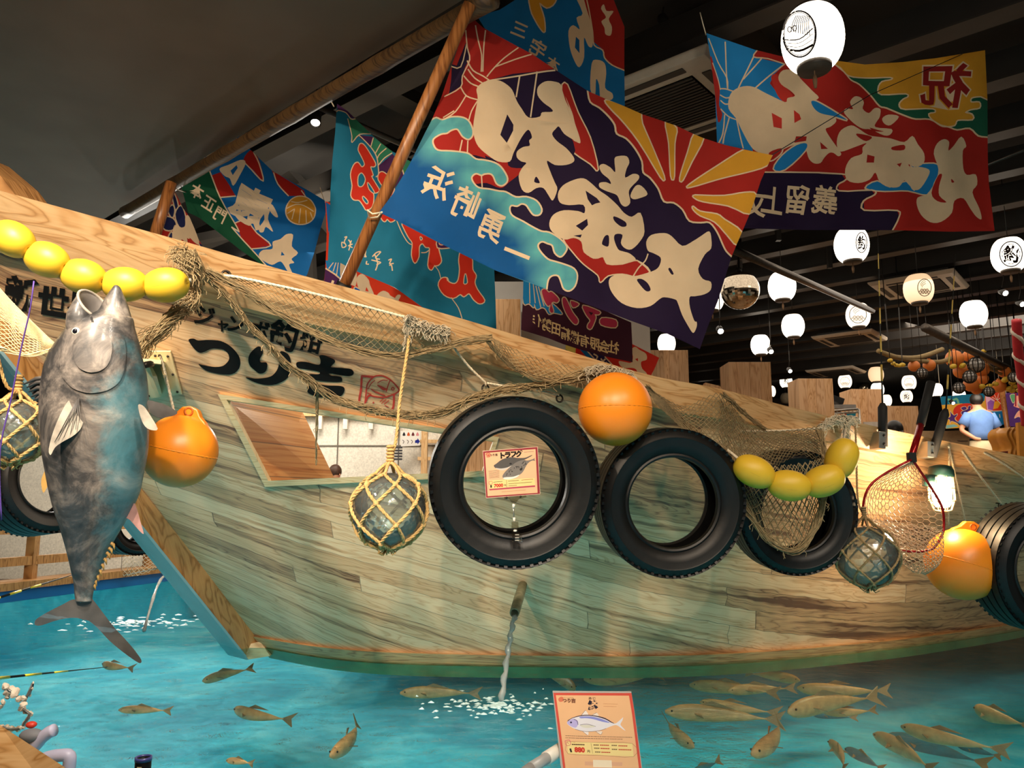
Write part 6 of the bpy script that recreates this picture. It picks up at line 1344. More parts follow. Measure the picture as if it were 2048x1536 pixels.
grope([(270, 530), (500, 600), (740, 635), (1000, 650), (1130, 600)], .03, 'lower garland rope carrying the small float bunch')
grope([(1560, 640), (1640, 720), (1760, 740)], .022, 'short rope loop behind the ceiling pipe')
grope([(1600, 730), (1700, 770), (1760, 800)], .022, 'short rope between the cluster and the far orange ball')
q = MB(); pts = [P(2033, 640, 7.5), P(2036, 700, 7.6), P(2044, 760, 7.7), P(2052, 850, 7.8)]; pts = resample(pts, 60); q.tube(pts, .045, 10)
cr = empty('striped_rope', pts[-1], 'thick red and white twisted rope hanging at the picture edge', 'rope'); q.build('red_core', mat('red_rope', 'b3202a', .7), cr)
q = MB(); q.tube([p+Vector((.036*math.cos(i*.45), .036*math.sin(i*.45), 0)) for i, p in enumerate(pts)], .022, 6); q.build('white_strand', mat('white_rope', 'ddd0c0', .7), cr)
# ------------------------------------------------------------------ banners, shelf, people
K_ = Z(1850, 760, 9.6)
bo = K_(290, 322, 700, 285, 1150, 255, 1455, 235, 1500, 500, 1570, 850, 1000, 900, 400, 935)
BL_ = [('p', '0f6a8c', K_(280, 300, 1160, 240, 1140, 400, 960, 470, 700, 450, 320, 480)), ('s', '6aa884', K_(440, 370, 520, 400, 560, 450), 4), ('s', '6aa884', K_(470, 440, 600, 360, 640, 440), 4), ('f', 'c9301f', K_(600, 500, 720, 455, 850, 450, 950, 490, 940, 600, 850, 800, 680, 850, 580, 720, 540, 600)),
 ('o', '4c2a70', K_(485, 600, 510, 640, 560, 680, 620, 650, 600, 700, 570, 730, 600, 790, 700, 820, 660, 840, 560, 800, 500, 790, 475, 840, 480, 770, 430, 740, 490, 700), .8), ('o', '4c2a70', K_(690, 540, 760, 510, 800, 540, 760, 590), .8), ('o', '4c2a70', K_(830, 510, 880, 500, 870, 560, 900, 590, 750, 640, 720, 680, 700, 610, 820, 560), .8),
 ('p', 'e8401f', K_(1150, 255, 1460, 235, 1510, 580, 1180, 600)), ('p', 'f0b8d0', K_(1160, 300, 1230, 320, 1340, 390, 1300, 590, 1190, 580)), ('p', 'a060c0', K_(1200, 430, 1260, 380, 1340, 420, 1300, 580, 1210, 560)), ('p', 'ffb030', K_(1330, 420, 1400, 400, 1450, 450, 1400, 540, 1310, 560)),
 ('s', 'f4e6d0', K_(1390, 390, 1330, 280), 1), ('s', 'f4e6d0', K_(1390, 390, 1410, 260), 1), ('s', 'f4e6d0', K_(1390, 390, 1470, 320), 1), ('s', 'f4e6d0', K_(1390, 390, 1290, 330), 1), ('s', 'f4e6d0', K_(1390, 390, 1500, 500), 1), ('p', '1a86cc', K_(1180, 600, 1515, 590, 1575, 850, 1200, 900)), ('s', 'f4e6d0', K_(1180, 600, 1400, 595, 1520, 580), 1.6), ('s', 'f4e6d0', K_(1430, 660, 1440, 720), 1.6), ('p', '7db2ae', K_(405, 870, 560, 850, 640, 890, 405, 935))]
bcords = lambda o_, pts: [MB().tube([P(*p_), Vector((P(*p_).x, P(*p_).y, 3.99))], .004, 4).build('hanging_cord', m_rope, o_) for p_ in pts]
mb_ = inlay(bo, BL_, plane_fn((1880, 795, 14.4), (2005, 850, 14.4), (1960, 850, 14.4)), 12, 'd9a23a'); o_ = rootmb(mb_, 'painted_banner', m_cloth, 'colourful banner with a red sun and purple character, behind the man in the blue shirt', 'banner', 'painted banners on the far wall'); bcords(o_, [(1881, 795, 14.4), (2000, 787, 14.4)])
bo = K_(1540, 245, 1960, 250, 1960, 900, 1630, 890)
BL_ = [('o', '5a9a6a', K_(1640, 290, 1720, 280, 1730, 380, 1690, 440, 1650, 350), .8), ('p', 'f0a08a', K_(1760, 300, 1960, 300, 1960, 520, 1800, 540, 1740, 520, 1700, 500)), ('s', '8f2038', K_(1740, 250, 1740, 500), 3), ('o', 'f0a08a', K_(1720, 730, 1800, 600, 1900, 620, 1960, 700, 1960, 780, 1800, 700), .8)]
mb_ = inlay(bo, BL_, plane_fn((2010, 785, 13.8), (2054, 850, 13.8), (2020, 850, 13.8)), 12, '4c2a6c'); o_ = rootmb(mb_, 'painted_banner', m_cloth, 'purple banner with pink and green shapes at the picture edge', 'banner', 'painted banners on the far wall'); bcords(o_, [(2012, 788, 13.8), (2050, 788, 13.8)])
q = MB().tube([P(2004, 780, 14), P(2022, 900, 14), P(2035, 995, 14)], .05, 8); rootmb(q, 'banner_pole', m_bam, 'slanted brown pole between the two painted banners', 'pole')
bo = K_(70, 990, 500, 975, 760, 960, 830, 1180, 560, 1190, 60, 1180)
BL_ = [('f', '2c3a78', K_(340, 1090, 440, 1000, 560, 985, 620, 1060, 600, 1130, 480, 1170, 400, 1130)), ('o', 'd8c8a8', K_(470, 1100, 500, 1075, 525, 1100, 500, 1130), .8), ('o', 'd8c8a8', K_(520, 1005, 545, 990, 565, 1010, 545, 1030), .8), ('s', '5a2030', K_(200, 1080, 300, 1050, 400, 1020), 2), ('s', '3a2a2a', K_(620, 1000, 700, 1060, 740, 1000), 2.4), ('s', '3a2a2a', K_(640, 1080, 700, 1020, 760, 1080), 2.4), ('f', '5a4a48', K_(620, 1140, 800, 1090, 830, 1180, 640, 1180))]
mb_ = inlay(bo, BL_, plane_fn((1860, 865, 15.45), (1930, 865, 15.45), (1900, 800, 15.7)), 12, 'c9a984'); rootmb(mb_, 'carp_streamer', m_cloth, 'pale streamer printed with a dark blue fish, stretched low behind the man', 'streamer')
rs = MB(); bo = [(1680, 825), (1712, 826), (1708, 850), (1678, 848)]
mb_ = inlay(bo, [('p', 'b8281f', [(1680, 825), (1690, 825), (1702, 842), (1680, 848)]), ('s', W, [(1684, 828), (1692, 838)], 2)], plane_fn((1680, 825, 9.61), (1712, 826, 9.61), (1680, 850, 9.61)), 10, '2a88a0'); rootmb(mb_, 'small_banner', m_cloth, 'small red and blue cloth below the chrome shelf', 'banner')
# chrome shelf
def seg(q, a, b, r=.012): q.tube([P(*a), P(*b)], r, 6)
sh = empty('wire_shelf', P(1660, 860, 9.2), 'chrome wire shelf standing on the hall floor behind the gunwale', 'shelf')
m_chr = mat('chrome_wire', 'b9b2a6', .25, .9)
q = MB(); seg(q, (1592, 826, 9.2), (1716, 818, 9.2)); seg(q, (1596, 832, 9.2), (1718, 824, 9.2)); seg(q, (1596, 826, 9.6), (1716, 819, 9.6))
for k in range(16): seg(q, (1594+k*8, 829-k*.5, 9.2), (1596+k*8, 827-k*.5, 9.6), .005)
q.build('wire_top', m_chr, sh); q = MB()
for x in (1718,):
    p = P(x, 818, 9.2); q.tube([p, Vector((p.x, p.y, .78))], .014, 8)
q.build('post', m_chr, sh); p = P(1596, 826, 9.2); MB().tube([p, Vector((p.x, p.y, .78))], .014, 8).build('post', m_chr, sh)
p = P(1682, 815, 9.4); rootmb(MB().box(p+Vector((0, 0, .0)), (.28, .2, .05)), 'folded_tray', mat('steel_tray', '9a9690', .4, .5), 'flat grey tray lying on the chrome shelf', 'tray', smooth=False)
p = P(1672, 800, 9.4); q = MB().box(p, (.15, .12, .07), Euler((0, R(20), 0))); rootmb(q, 'black_gadget', m_rub, 'small black device standing on the tray of the shelf', 'device', smooth=False)
p = P(1742, 855, 9.0); q = MB().box(p, (.17, .03, .13)); p_ = P(1742, 860, 9.0); q.box((p_.x, p_.y, (p_.z+.78)/2), (.03, .03, p_.z-.78)); o = rootmb(q, 'picture_card', mat('poster_pale', 'c9beb0', .6), 'pale printed card with small bottles on it, right of the shelf', 'card', smooth=False)
# people
m_skin = mat('skin', 'c98f6e', .55, var=.06); m_hair = mat('black_hair', '17120f', .45, var=.3, scale=60); m_hairb = mat('brown_hair', '4a2f22', .5, var=.3, scale=60)
m_shirt = mat('blue_shirt', '5c7fb8', .8, var=.08, scale=12, bmp=.2); m_trou = mat('khaki_trousers', 'b8a684', .85, var=.08, scale=12, bmp=.2)
def skinbody(name, chain, edges, mat_, parent, sub=2):
    """one continuous figure grown round joints"""
    me = bpy.data.meshes.new(name); me.from_pydata([tuple(c[0]) for c in chain], edges, []); me.materials.append(mat_)
    o = bpy.data.objects.new(name, me); link(o, parent)
    o.modifiers.new('skin', 'SKIN').use_smooth_shade = True
    for i, c in enumerate(chain):
        sv = me.skin_vertices[0].data[i]; sv.radius = (c[1], c[2] if len(c) > 2 else c[1]); sv.use_root = (i == 0)
    o.modifiers.new('sub', 'SUBSURF').levels = sub; o.modifiers['sub'].render_levels = sub
    return o
def loftp(name, secs, m, parent, n=20, tilt=0):
    q = MB(); q.loft([[Vector((cx+rx*math.cos(2*math.pi*k/n), cy+ry*math.sin(2*math.pi*k/n), z)) for k in range(n)] for cx, cy, z, rx, ry in secs]); return q.build(name, m, parent, local=True)
c0 = P(1963, 900, 12.6); man = empty('person', Vector((c0.x, c0.y, .78)), 'man seen from behind in blue shirt and khaki trousers, one hand on hip', 'person')
ch = [((0, 0, .92), .14, .11), ((0, -.02, 1.12), .14, .10), ((.0, -.03, 1.32), .16, .10), ((.0, -.02, 1.44), .10, .08), ((-.01, .0, 1.50), .055, .055), ((-.01, .02, 1.60), .075, .09), ((-.01, .02, 1.70), .06, .075),
      ((-.19, -.02, 1.38), .06), ((-.31, 0, 1.14), .042), ((-.14, -.10, .99), .03), ((-.06, -.12, .98), .024), ((.20, -.02, 1.38), .06), ((.29, -.02, 1.12), .042), ((.31, .02, .88), .030), ((.31, .03, .80), .026),
      ((-.09, 0, .86), .09), ((-.10, 0, .48), .06), ((-.10, .02, .09), .04), ((-.10, .12, .04), .035), ((.09, 0, .86), .09), ((.10, 0, .48), .06), ((.10, .02, .09), .04), ((.10, .12, .04), .035)]
ed = [(0, 1), (1, 2), (2, 3), (3, 4), (4, 5), (5, 6), (3, 7), (7, 8), (8, 9), (9, 10), (3, 11), (11, 12), (12, 13), (13, 14), (0, 15), (15, 16), (16, 17), (17, 18), (0, 19), (19, 20), (20, 21), (21, 22)]
skinbody('body', ch, ed, m_skin, man)
loftp('shirt', [(0, -.01, .98, .165, .125), (0, -.02, 1.08, .175, .13), (0, -.03, 1.22, .20, .14), (0, -.03, 1.34, .225, .135), (0, -.02, 1.42, .20, .11), (0, -.01, 1.475, .10, .08), (-.01, 0, 1.50, .07, .065)], m_shirt, man)
for nm, a, b, r1, r2 in (('sleeve', (-.17, -.02, 1.40), (-.275, -.01, 1.22), .075, .085), ('sleeve', (.18, -.02, 1.40), (.27, -.02, 1.19), .075, .085)):
    MB().tube([Vector(a), Vector(a).lerp(Vector(b), .5), Vector(b)], [r1, r1*1.08, r2], 14).build(nm, m_shirt, man, local=True)
loftp('trousers', [(0, 0, .50, .20, .12), (0, 0, .70, .195, .14), (0, 0, .84, .185, .145), (0, 0, .98, .165, .125)], m_trou, man)
for sx_ in (-.1, .1): loftp('trouser_leg', [(sx_, 0, .08, .075, .08), (sx_, 0, .5, .095, .11), (sx_, 0, .6, .10, .12)], m_trou, man)
loftp('belt', [(0, -.005, .965, .17, .13), (0, -.005, .995, .17, .13)], m_rub, man)
q = MB().sphere(Vector((-.01, .0, 1.645)), (.098, .108, .105), 18, 12); q.build('hair', m_hair, man, local=True)
def bust(px, py, d, floor, name, label, hair, top, face=0, hairlong=False, s=1.):
    """seated or standing figure of which the picture shows the head; it reaches down to its floor"""
    c = P(px, py, d); root = empty('person', Vector((c.x, c.y, floor)), label, 'person'); h = c.z-floor
    ch = [((0, 0, .02), .12*s, .10*s), ((0, 0, h*.45), .13*s, .10*s), ((0, 0, h-.26*s), .12*s, .08*s), ((0, 0, h-.13*s), .045*s), ((0, 0, h-.02*s), .062*s, .072*s), ((0, 0, h+.06*s), .06*s, .07*s), ((-.15*s, 0, h-.28*s), .05*s), ((-.20*s, -.03, h-.48*s), .035*s), ((-.12*s, -.18*s, h-.55*s), .028*s), ((.15*s, 0, h-.28*s), .05*s), ((.20*s, -.03, h-.48*s), .035*s), ((.12*s, -.18*s, h-.55*s), .028*s)]
    skinbody('body', ch, [(0, 1), (1, 2), (2, 3), (3, 4), (4, 5), (2, 6), (6, 7), (7, 8), (2, 9), (9, 10), (10, 11)], m_skin, root)
    loftp('top', [(0, 0, 0.01, .15*s, .12*s), (0, 0, h-.5*s, .16*s, .12*s), (0, 0, h-.26*s, .19*s, .11*s), (0, 0, h-.18*s, .12*s, .08*s), (0, 0, h-.14*s, .06*s, .055*s)], top, root)
    cf, sf = math.cos(R(face)), math.sin(R(face)); f = lambda x, y, z: Vector((x*cf-y*sf, x*sf+y*cf, z))*1
    Mz = Matrix.Rotation(R(face), 3, 'Z')
    q = MB(); hc = Vector((0, 0, h+.03*s)); q.sphere(hc+f(0, .018*s, .022*s), (.088*s, .095*s, .098*s), 18, 12, Mz)
    if hairlong: q.loft([[hc+f(.085*s*a_*math.cos(t), .03*s+.075*s*math.sin(t), z_) for t in [2*math.pi*k/14 for k in range(14)]] for a_, z_ in ((1.0, .0), (1.12, -.10*s), (1.25, -.22*s), (1.0, -.30*s))])
    else: q.loft([[hc+f(.088*s*a_*math.cos(t), .035*s+.065*s*math.sin(t), z_) for t in [2*math.pi*k/14 for k in range(14)]] for a_, z_ in ((1.0, .02*s), (1.03, -.04*s), (.9, -.07*s))])
    q.build('hair', hair, root, local=True)
    MB().sphere(hc+f(0, -.078*s, -.028*s), (.011*s, .014*s, .014*s), 8, 6).build('nose', m_skin, root, local=True)
    for sx_ in (-1, 1): MB().sphere(hc+f(sx_*.028*s, -.070*s, -.008*s), (.009*s, .006*s, .006*s), 8, 6).build('eye', m_hair, root, local=True)
    MB().sphere(hc+f(0, -.070*s, -.055*s), (.018*s, .006*s, .005*s), 8, 6).build('mouth', mat('lips', 'a85a4c', .5), root, local=True)
bust(1790, 868, 7.5, .78, 'woman', 'dark-haired woman in a red patterned top, only head and shoulder showing over the gunwale', m_hair, mat('red_patterned_top', '9a2f2a', .8, var=.5, scale=40), 150, True, .9)
bust(1706, 853, 8.6, .78, 'guest', 'person with short black hair barely showing behind the white tied rag', m_hair, m_trou, 170, False, .8)
bust(672, 950, 7.3, .06, 'child', 'brown-haired child looking sideways over the sill of the hull window', m_hairb, mat('pale_top', 'd8cfc0', .8), 55, False, .68)
bust(937, 950, 7.0, .06, 'child', 'brown-haired head seen through the first tyre ring, left of the price card', m_hairb, mat('pale_top', 'd8cfc0', .8), 120, False, .74)
bust(957, 962, 7.3, .06, 'child', 'light-haired small child half hidden behind the price card in the tyre', mat('fair_hair', '9a6a45', .5, var=.3), mat('pale_top', 'd8cfc0', .8), -60, False, .62)
# toilet sign and shelf behind the window
bo = [(801, 862), (840, 863), (840, 891), (802, 893)]; L = [('p', '1f2a8c', [(830, 881), (835, 879), (835, 876), (840, 883), (835, 889), (835, 886), (830, 886)])]
L += [('f', c_, [(x-3, 871), (x, 864), (x+3, 871)]) for x, c_ in ((808, '2a2a30'), (817, 'c85a2a'), (826, '6a2a30'), (835, 'd88a90'))]+[('s', '50403a', [(x-2, 880), (x+1, 883), (x-1, 887)], 1.2) for x in (807, 816, 824)]
mb_ = inlay(bo, L, plane_fn((801, 862, 8.0), (840, 863, 8.0), (801, 893, 8.0)), 12, 'f0ece6'); rootmb(mb_, 'wall_sign', print_mat('printed_card'), 'white sign with small coloured figures and a blue arrow, on the speckled wall', 'sign')
q = MB(); p = P(849, 900, 7.6); q.box((p.x, p.y, 1.0), (.06, .06, 1.9)); struct(q.build('trim_cabin_post', m_timber, smooth=False))
p = P(795, 905, 8.0); q = MB()
for k in range(5): q.box(p+Vector((0, -.01, .05-k*.03)), (.10, .03, .018))
rootmb(q, 'striped_box', mat('dark_slats', '2a2a30', .6), 'small dark slatted box below the white sign', 'box', smooth=False)
p = P(860, 950, 7.4); rootmb(MB().box((p.x+.25, p.y, .95), (.9, .05, .04)), 'timber_ledge', m_timber, 'narrow timber ledge behind the hull window beside the first tyre', 'ledge', smooth=False)
q = MB()
for z in (1.03, 1.22, 1.40): q.box((P(880, 900, 7.9).x+.1, 8.12, z), (.7, .06, .035))
rootmb(q, 'slat_rack', m_timber, 'level timber slats on the white wall behind the hull window', 'slats', smooth=False)
# stacked yellow chairs at the right edge
m_cply = mat('honey_plywood', 'c98a38', .35, var=.06, coat=.4)
for k, lb in enumerate(('honey plywood chair, first of the stack beside the man', 'honey plywood chair in the middle of the stack at the edge', 'honey plywood chair, last of the stack, cut by the picture edge')):
    bx = 2016+k*9; rt = P(bx, 900, 10.2); root = empty('plywood_chair', Vector((rt.x, rt.y, .78+k*.0)), lb, 'chair', 'stacked plywood chairs')
    q = MB(); prof = [P(bx+dx, y, 10.2) for dx, y in ((4, 854), (-3, 862), (-4, 872), (2, 884), (6, 896), (3, 908), (8, 916))]; prof = resample(prof, 16); n = len(prof)
    q.add([p+Vector((0, yy, 0)) for yy in (0, .4) for p in prof]+[p+Vector((.025, yy, 0)) for yy in (0, .4) for p in prof], [(i, i+1, n+i+1, n+i) for i in range(n-1)]+[(2*n+i, 3*n+i, 3*n+i+1, 2*n+i+1) for i in range(n-1)]+[(i, 2*n+i, 2*n+i+1, i+1) for i in range(n-1)]+[(n+i, n+i+1, 3*n+i+1, 3*n+i) for i in range(n-1)])
    q.build('shell', m_cply, root)
    for yy in (0, .4):
        p = prof[-1]; MB().tube([p+Vector((0, yy, 0)), Vector((p.x-.04, p.y+yy, .78))], .012, 8).build('leg', m_chr, root)
p = P(2046, 870, 9.2); rootmb(MB().prism([P(2036, 845, 9.2), P(2056, 842, 9.2), P(2060, 925, 9.2), P(2040, 922, 9.2)], (0, .05, 0)), 'table_end', m_cply, 'upright honey plywood board at the picture edge in front of the chairs', 'board', smooth=False)
rootmb(MB().prism([P(x, y, 8.8) for x, y in ((1966, 907), (2016, 902), (2016, 908), (1970, 913))], (0, .3, 0)).box((P(1990, 907, 8.8).x, P(1990, 907, 8.8).y+.15, 1.02), (.06, .06, .5)), 'low_table', mat('dark_red_wood', '6a2420', .4), 'dark red table top just over the gunwale beside the man', 'table', smooth=False)
# ------------------------------------------------------------------ rods, landing net, lamp on the right
m_steel = mat('galvanised_steel', 'a9a59c', .35, .7); m_grip = mat('black_foam_grip', '121212', .75)
Rz = Z(1600, 800, 3.34)
def rod(foot, gtop, tip, d, label, tipcol=True):
    a, b, c = P(*foot, d), P(*gtop, d+.02), P(*tip, d+.25); root = empty('fishing_rod', a, label, 'fishing rod', 'fishing rods standing in clips on the gunwale')
    MB().tube([a, a.lerp(b, .9), b], [.021, .021, .010], 12).build('grip', m_grip, root)
    MB().tube([b, b.lerp(c, .5), c], [.0045, .003, .0015], 6).build('blank', m_rub, root)
    for k in range(5):
        t0 = .12+k*.16; MB().tube([b.lerp(c, t0), b.lerp(c, t0+.09)], .0052-.0006*k, 6).build('yellow_band', mat('rod_yellow', 'b79a4a', .4), root)
rod((1766, 893), (1765, 806), (1755, 458), 3.63, 'fishing rod standing straight up in its clip, nearest the glass ball')
rod((1864, 913), (1892, 818), (1911, 508), 3.77, 'fishing rod leaning in its clip, beside the landing net handle')
def clip(px0, px1, y0, y1, d, label):
    root = empty('rod_clip', P((px0+px1)/2, y1, d), label, 'bracket', 'steel rod clips screwed to the gunwale'); q = MB(); q.prism([P(px0, y0, d), P(px1, y0+2, d), P(px1, y1+2, d), P(px0, y1, d)], (0, .10, 0)); q.build('plate', m_steel, root, smooth=False, bevel=.003)
    for y in ((y0*3+y1)/4, (y0+3*y1)/4): MB().sphere(P(px1-4, y, d-.003), .006, 10, 6).build('screw_hole', m_rub, root)
clip(1758, 1772, 862, 896, 3.60, 'steel clip holding the upright rod'); clip(1855, 1869, 882, 914, 3.74, 'steel clip holding the leaning rod')
ln = empty('landing_net', P(1822, 922, 3.6), 'red-rimmed landing net on a long handle, its clear mesh bag before the lamp', 'landing net')
m_redal = mat('red_anodised', 'a3181c', .25, .5)
MB().tube([P(1822, 918, 3.48), P(1842, 848, 3.66)], .015, 12).build('red_shaft', m_redal, ln)
MB().tube([P(1841, 850, 3.66), P(1862, 765, 3.74)], [.020, .021], 12).build('black_grip', m_grip, ln)
MB().box(P(1823, 915, 3.48), (.035, .03, .045)).build('fork_joint', m_grip, ln, smooth=False, bevel=.004)
lp_ = [(742, 400), (665, 438), (555, 500), (465, 575), (425, 680), (432, 790), (500, 920), (640, 1000), (800, 1014)]; rp_ = [(752, 400), (800, 470), (840, 530), (910, 640), (950, 720), (962, 820), (950, 900), (890, 990), (800, 1014)]
def dd(i): return 3.58-.05*math.sin(i*math.pi/8)
LP_ = [P(*Rz(x, y)[0], 3.46-.008*i) for i, (x, y) in enumerate(lp_)]; RP_ = [P(*Rz(x, y)[0], 3.48+.012*i*(1-i/8)-.01*i) for i, (x, y) in enumerate(rp_)]; RP_[-1] = LP_[-1]
q = MB(); q.tube(resample(LP_, 40), .0055, 8); q.tube(resample(RP_, 40), .0055, 8); q.build('rim', m_redal, ln)
m_clear = mat('clear_rubber_mesh', 'c9a987', .3, var=.1, spec=.8)
q = MB(); S = coons(LP_, RP_, 40, 10, sag=lambda i, j: Vector((0, .12*math.sin(math.pi*i)*math.sin(math.pi*j), 0)))
def hexnet(q, S, nx, ny, r):
    J = {}
    def pt(a, b):
        k = (round(a, 3), round(b, 3))
        if k not in J: J[k] = S(max(0, min(1, a/nx)), max(0, min(1, b/ny)))
        return J[k]
    for i in range(nx):
        for j in range(ny):
            o = .5*(j % 2); a, b, c, d_ = (i+o, j), (i+o+.18, j+.5) , (i+o+.5-.0, j+1), (i+o+.0, j)
            q.tube([pt(i+o, j+.0), pt(i+o, j+.62)], r, 3, caps=False); q.tube([pt(i+o, j+.62), pt(i+o+.5, j+1)], r, 3, caps=False); q.tube([pt(i+o, j+.62), pt(i+o-.5, j+1)], r, 3, caps=False)
hexnet(q, S, 20, 18, .0019)
bl = [P(*Rz(x, y)[0], 3.38) for x, y in ((432, 790), (560, 920), (650, 1060), (740, 1130), (835, 1168))]; br_ = [P(*Rz(x, y)[0], 3.40) for x, y in ((955, 860), (962, 960), (950, 1060), (900, 1130), (835, 1168))]
S = coons(bl, br_, 30, 10, sag=lambda i, j: Vector((0, -.07*math.sin(math.pi*i)*math.sin(math.pi*j), 0))); hexnet(q, S, 14, 14, .0019)
S = coons(bl, br_, 30, 10, sag=lambda i, j: Vector((0, .10*math.sin(math.pi*j), 0))); hexnet(q, S, 12, 12, .0018)
q.build('mesh_bag', m_clear, ln)
# marine lamp
lamp = empty('marine_lamp', P(1885, 960, 3.82), 'lit marine lamp with green cap and wire cage, behind the landing net', 'lamp')
m_grn = mat('green_enamel', '1d3b36', .4)
lc = P(1883, 985, 3.78); ax = Vector((0, 0, 1))
q = MB(); cp = lc+Vector((.005, 0, .075)); q.lathe([(.058, .0), (.060, .012), (.058, .030), (.050, .052), (.02, .060), (.002, .062)], cp, 28); q.build('cap', m_grn, lamp)
q = MB(); q.tube([P(1858, 972, 3.74), P(1857, 950, 3.74)], .030, 16); q.tube([P(1858, 962, 3.76), P(1885, 965, 3.78)], .012, 8); q.tube([P(1868, 968, 3.78), hp(1875, 960, 0)], .02, 10); q.build('wall_mount', m_grn, lamp)
g_lamp = glow('lamp_globe', 'ffd9a0', 26)
q = MB(); q.lathe([(.005, -.075), (.030, -.07), (.042, -.05), (.046, 0), (.046, .075)], lc, 24); q.build('glass_globe', g_lamp, lamp)
q = MB()
for k in range(8):
    a = 2*math.pi*k/8; q.tube([lc+Vector((.058*math.cos(a), .058*math.sin(a), .08)), lc+Vector((.060*math.cos(a), .060*math.sin(a), -.03)), lc+Vector((.04*math.cos(a), .04*math.sin(a), -.085)), lc+Vector((0, 0, -.095))], .0028, 5)
for z in (.02, -.04): q.lathe([(.058, z-.003), (.063, z), (.058, z+.003)], lc, 28, closed=True)
q.build('wire_cage', m_cream, lamp)
pl_ = bpy.data.lights.new('marine_lamp_light', 'POINT'); pl_.energy = 15; pl_.color = (1, .72, .42); pl_.shadow_soft_size = .06
po = bpy.data.objects.new('marine_lamp_light', pl_); COL.objects.link(po); po.location = lc+Vector((-.07, -.09, -.0))
# ------------------------------------------------------------------ price cards
m_card = print_mat('printed_card', .35)
c1 = Z(950, 885, 7.313)
bo = c1(112, 122, 918, 60, 955, 755, 160, 815)
CB = 'e9b48c'
Ln = [('p', '8f3038', c1(118, 130, 912, 66, 950, 750, 165, 808)), ('p', CB, c1(145, 152, 885, 95, 915, 735, 185, 785)),
 ('s', 'c0503f', c1(170, 190, 165, 165, 215, 158, 215, 205, 170, 208), 1.6), ('f', 'c0503f', c1(175, 185, 195, 170, 212, 185, 195, 200)),
 ('f', '55514f', c1(275, 335, 310, 310, 400, 245, 530, 212, 620, 225, 730, 222, 800, 195, 835, 182, 830, 195, 760, 235, 700, 262, 640, 285, 560, 330, 480, 370, 380, 388, 300, 375)), ('f', 'c9c0b8', c1(300, 372, 380, 380, 470, 365, 540, 335, 440, 400, 360, 400)), ('f', '77706b', c1(400, 500, 430, 440, 500, 370, 600, 290, 700, 255, 770, 262, 850, 240, 875, 222, 870, 245, 880, 268, 840, 265, 790, 290, 750, 340, 700, 430, 640, 480, 540, 520, 440, 532)), ('f', 'e6ded4', c1(415, 515, 480, 505, 560, 500, 650, 470, 600, 512, 500, 540, 430, 535)), ('f', '2c2a2a', c1(500, 310, 520, 295, 540, 310, 520, 325)), ('f', '2c2a2a', c1(655, 385, 690, 365, 690, 400, 660, 410))]
rn = random.Random(4)
for k in range(26):
    t = rn.random(); x = 440+t*320; y = 480-t*200+rn.uniform(-40, 30); Ln.append(('f', '3c3836', c1(x, y, x+10, y-6, x+16, y+4, x+6, y+9)))
Ln += [('g', '1a1512', glyph_polys(ch, *c1(x, y)[0], 13.5, (.995, -.08), (-.06, -.99), .07)) for ch, x, y in (('ト', 405, 190), ('ラ', 480, 182), ('フ', 565, 172), ('グ', 645, 162))]
Ln += [('g', '3a2018', glyph_polys('つり吉', *c1(275, 182)[0], 5.2, (.995, -.08), (-.06, -.99), .05))]
Ln += [('p', 'efd08a', c1(210, 592, 210, 555, 868, 518, 880, 622, 215, 675)), ('p', 'b04058', c1(210, 680, 878, 626, 880, 648, 212, 700)), ('s', '6a4a30', c1(460, 545, 465, 655), .7), ('g', 'c62820', glyph_polys('7000', *c1(345, 628)[0], 9.2, (.996, -.07), (-.06, -.99), .05)), ('g', '2a2018', glyph_polys('円', *c1(440, 626)[0], 4, (1, 0), (0, -1), .04)), ('p', '2a2018', c1(222, 622, 245, 620, 248, 660, 225, 662))]
for r_ in range(6): Ln.append(('s', '6a4a3c', c1(200+r_*2, 420+r_*20, 280, 414+r_*20, 355, 408+r_*20), .7))
for (x, y, x2, c_) in ((270, 580, 400, '3a2a20'), (485, 565, 640, '5a3a2a'), (680, 550, 850, 'a04030'), (490, 605, 830, '6a4a2a'), (490, 635, 610, '6a4a2a'), (390, 722, 740, 'c08060'), (720, 142, 860, 'a07060')): Ln.append(('s', c_, c1(x, y, (x+x2)/2, y-(x2-x)*.04, x2, y-(x2-x)*.08), .9))
Ln += [('s', 'd04050', c1(205, 575, 250, 570, 252, 605, 210, 610, 205, 575), .8)]
def card(name, bo, Ln, pl, label, cat, base):
    root_mb = inlay(bo, Ln, plane_fn(*pl), 40, base, 1e-4); o = rootmb(root_mb, name, m_card, label, cat, smooth=False)
    s = o.modifiers.new('thickness', 'SOLIDIFY'); s.thickness = .0016; s.offset = 0; return o
CD = 2.66
pc = card('price_card', bo, Ln, ((966, 902, CD), (1075, 894, CD), (972, 996, CD)), 'price card with two pufferfish and 7000 in red, clipped inside the first tyre', 'price card', 'd8b8a0')
ch_ = empty('card_clip_stand', P(1031, 1080, CD+.02), 'clear plastic clip stand gripping the inner edge of the first tyre', 'clip stand')
m_clrp = glassy('clear_plastic', (.95, .9, .82), .18, .1, 20, .2); m_whp = mat('white_plastic', 'e8dfcf', .4)
c1d = lambda x, y, d=CD+.004: P(*c1(x, y)[0], d)
MB().prism([c1d(420, 790, CD+.006), c1d(750, 765, CD+.006), c1d(752, 800, CD+.006), c1d(640, 830, CD+.006), c1d(600, 880, CD+.006), c1d(540, 880, CD+.006), c1d(500, 830, CD+.006), c1d(430, 830, CD+.006)], (0, .006, 0)).build('card_jaw', m_clrp, ch_, smooth=False)
for x, y in ((462, 808), (665, 792)): MB().tube([c1d(x, y), c1d(x, y)+Vector((0, -.006, 0))], .004, 10).build('rivet', m_iron, ch_)
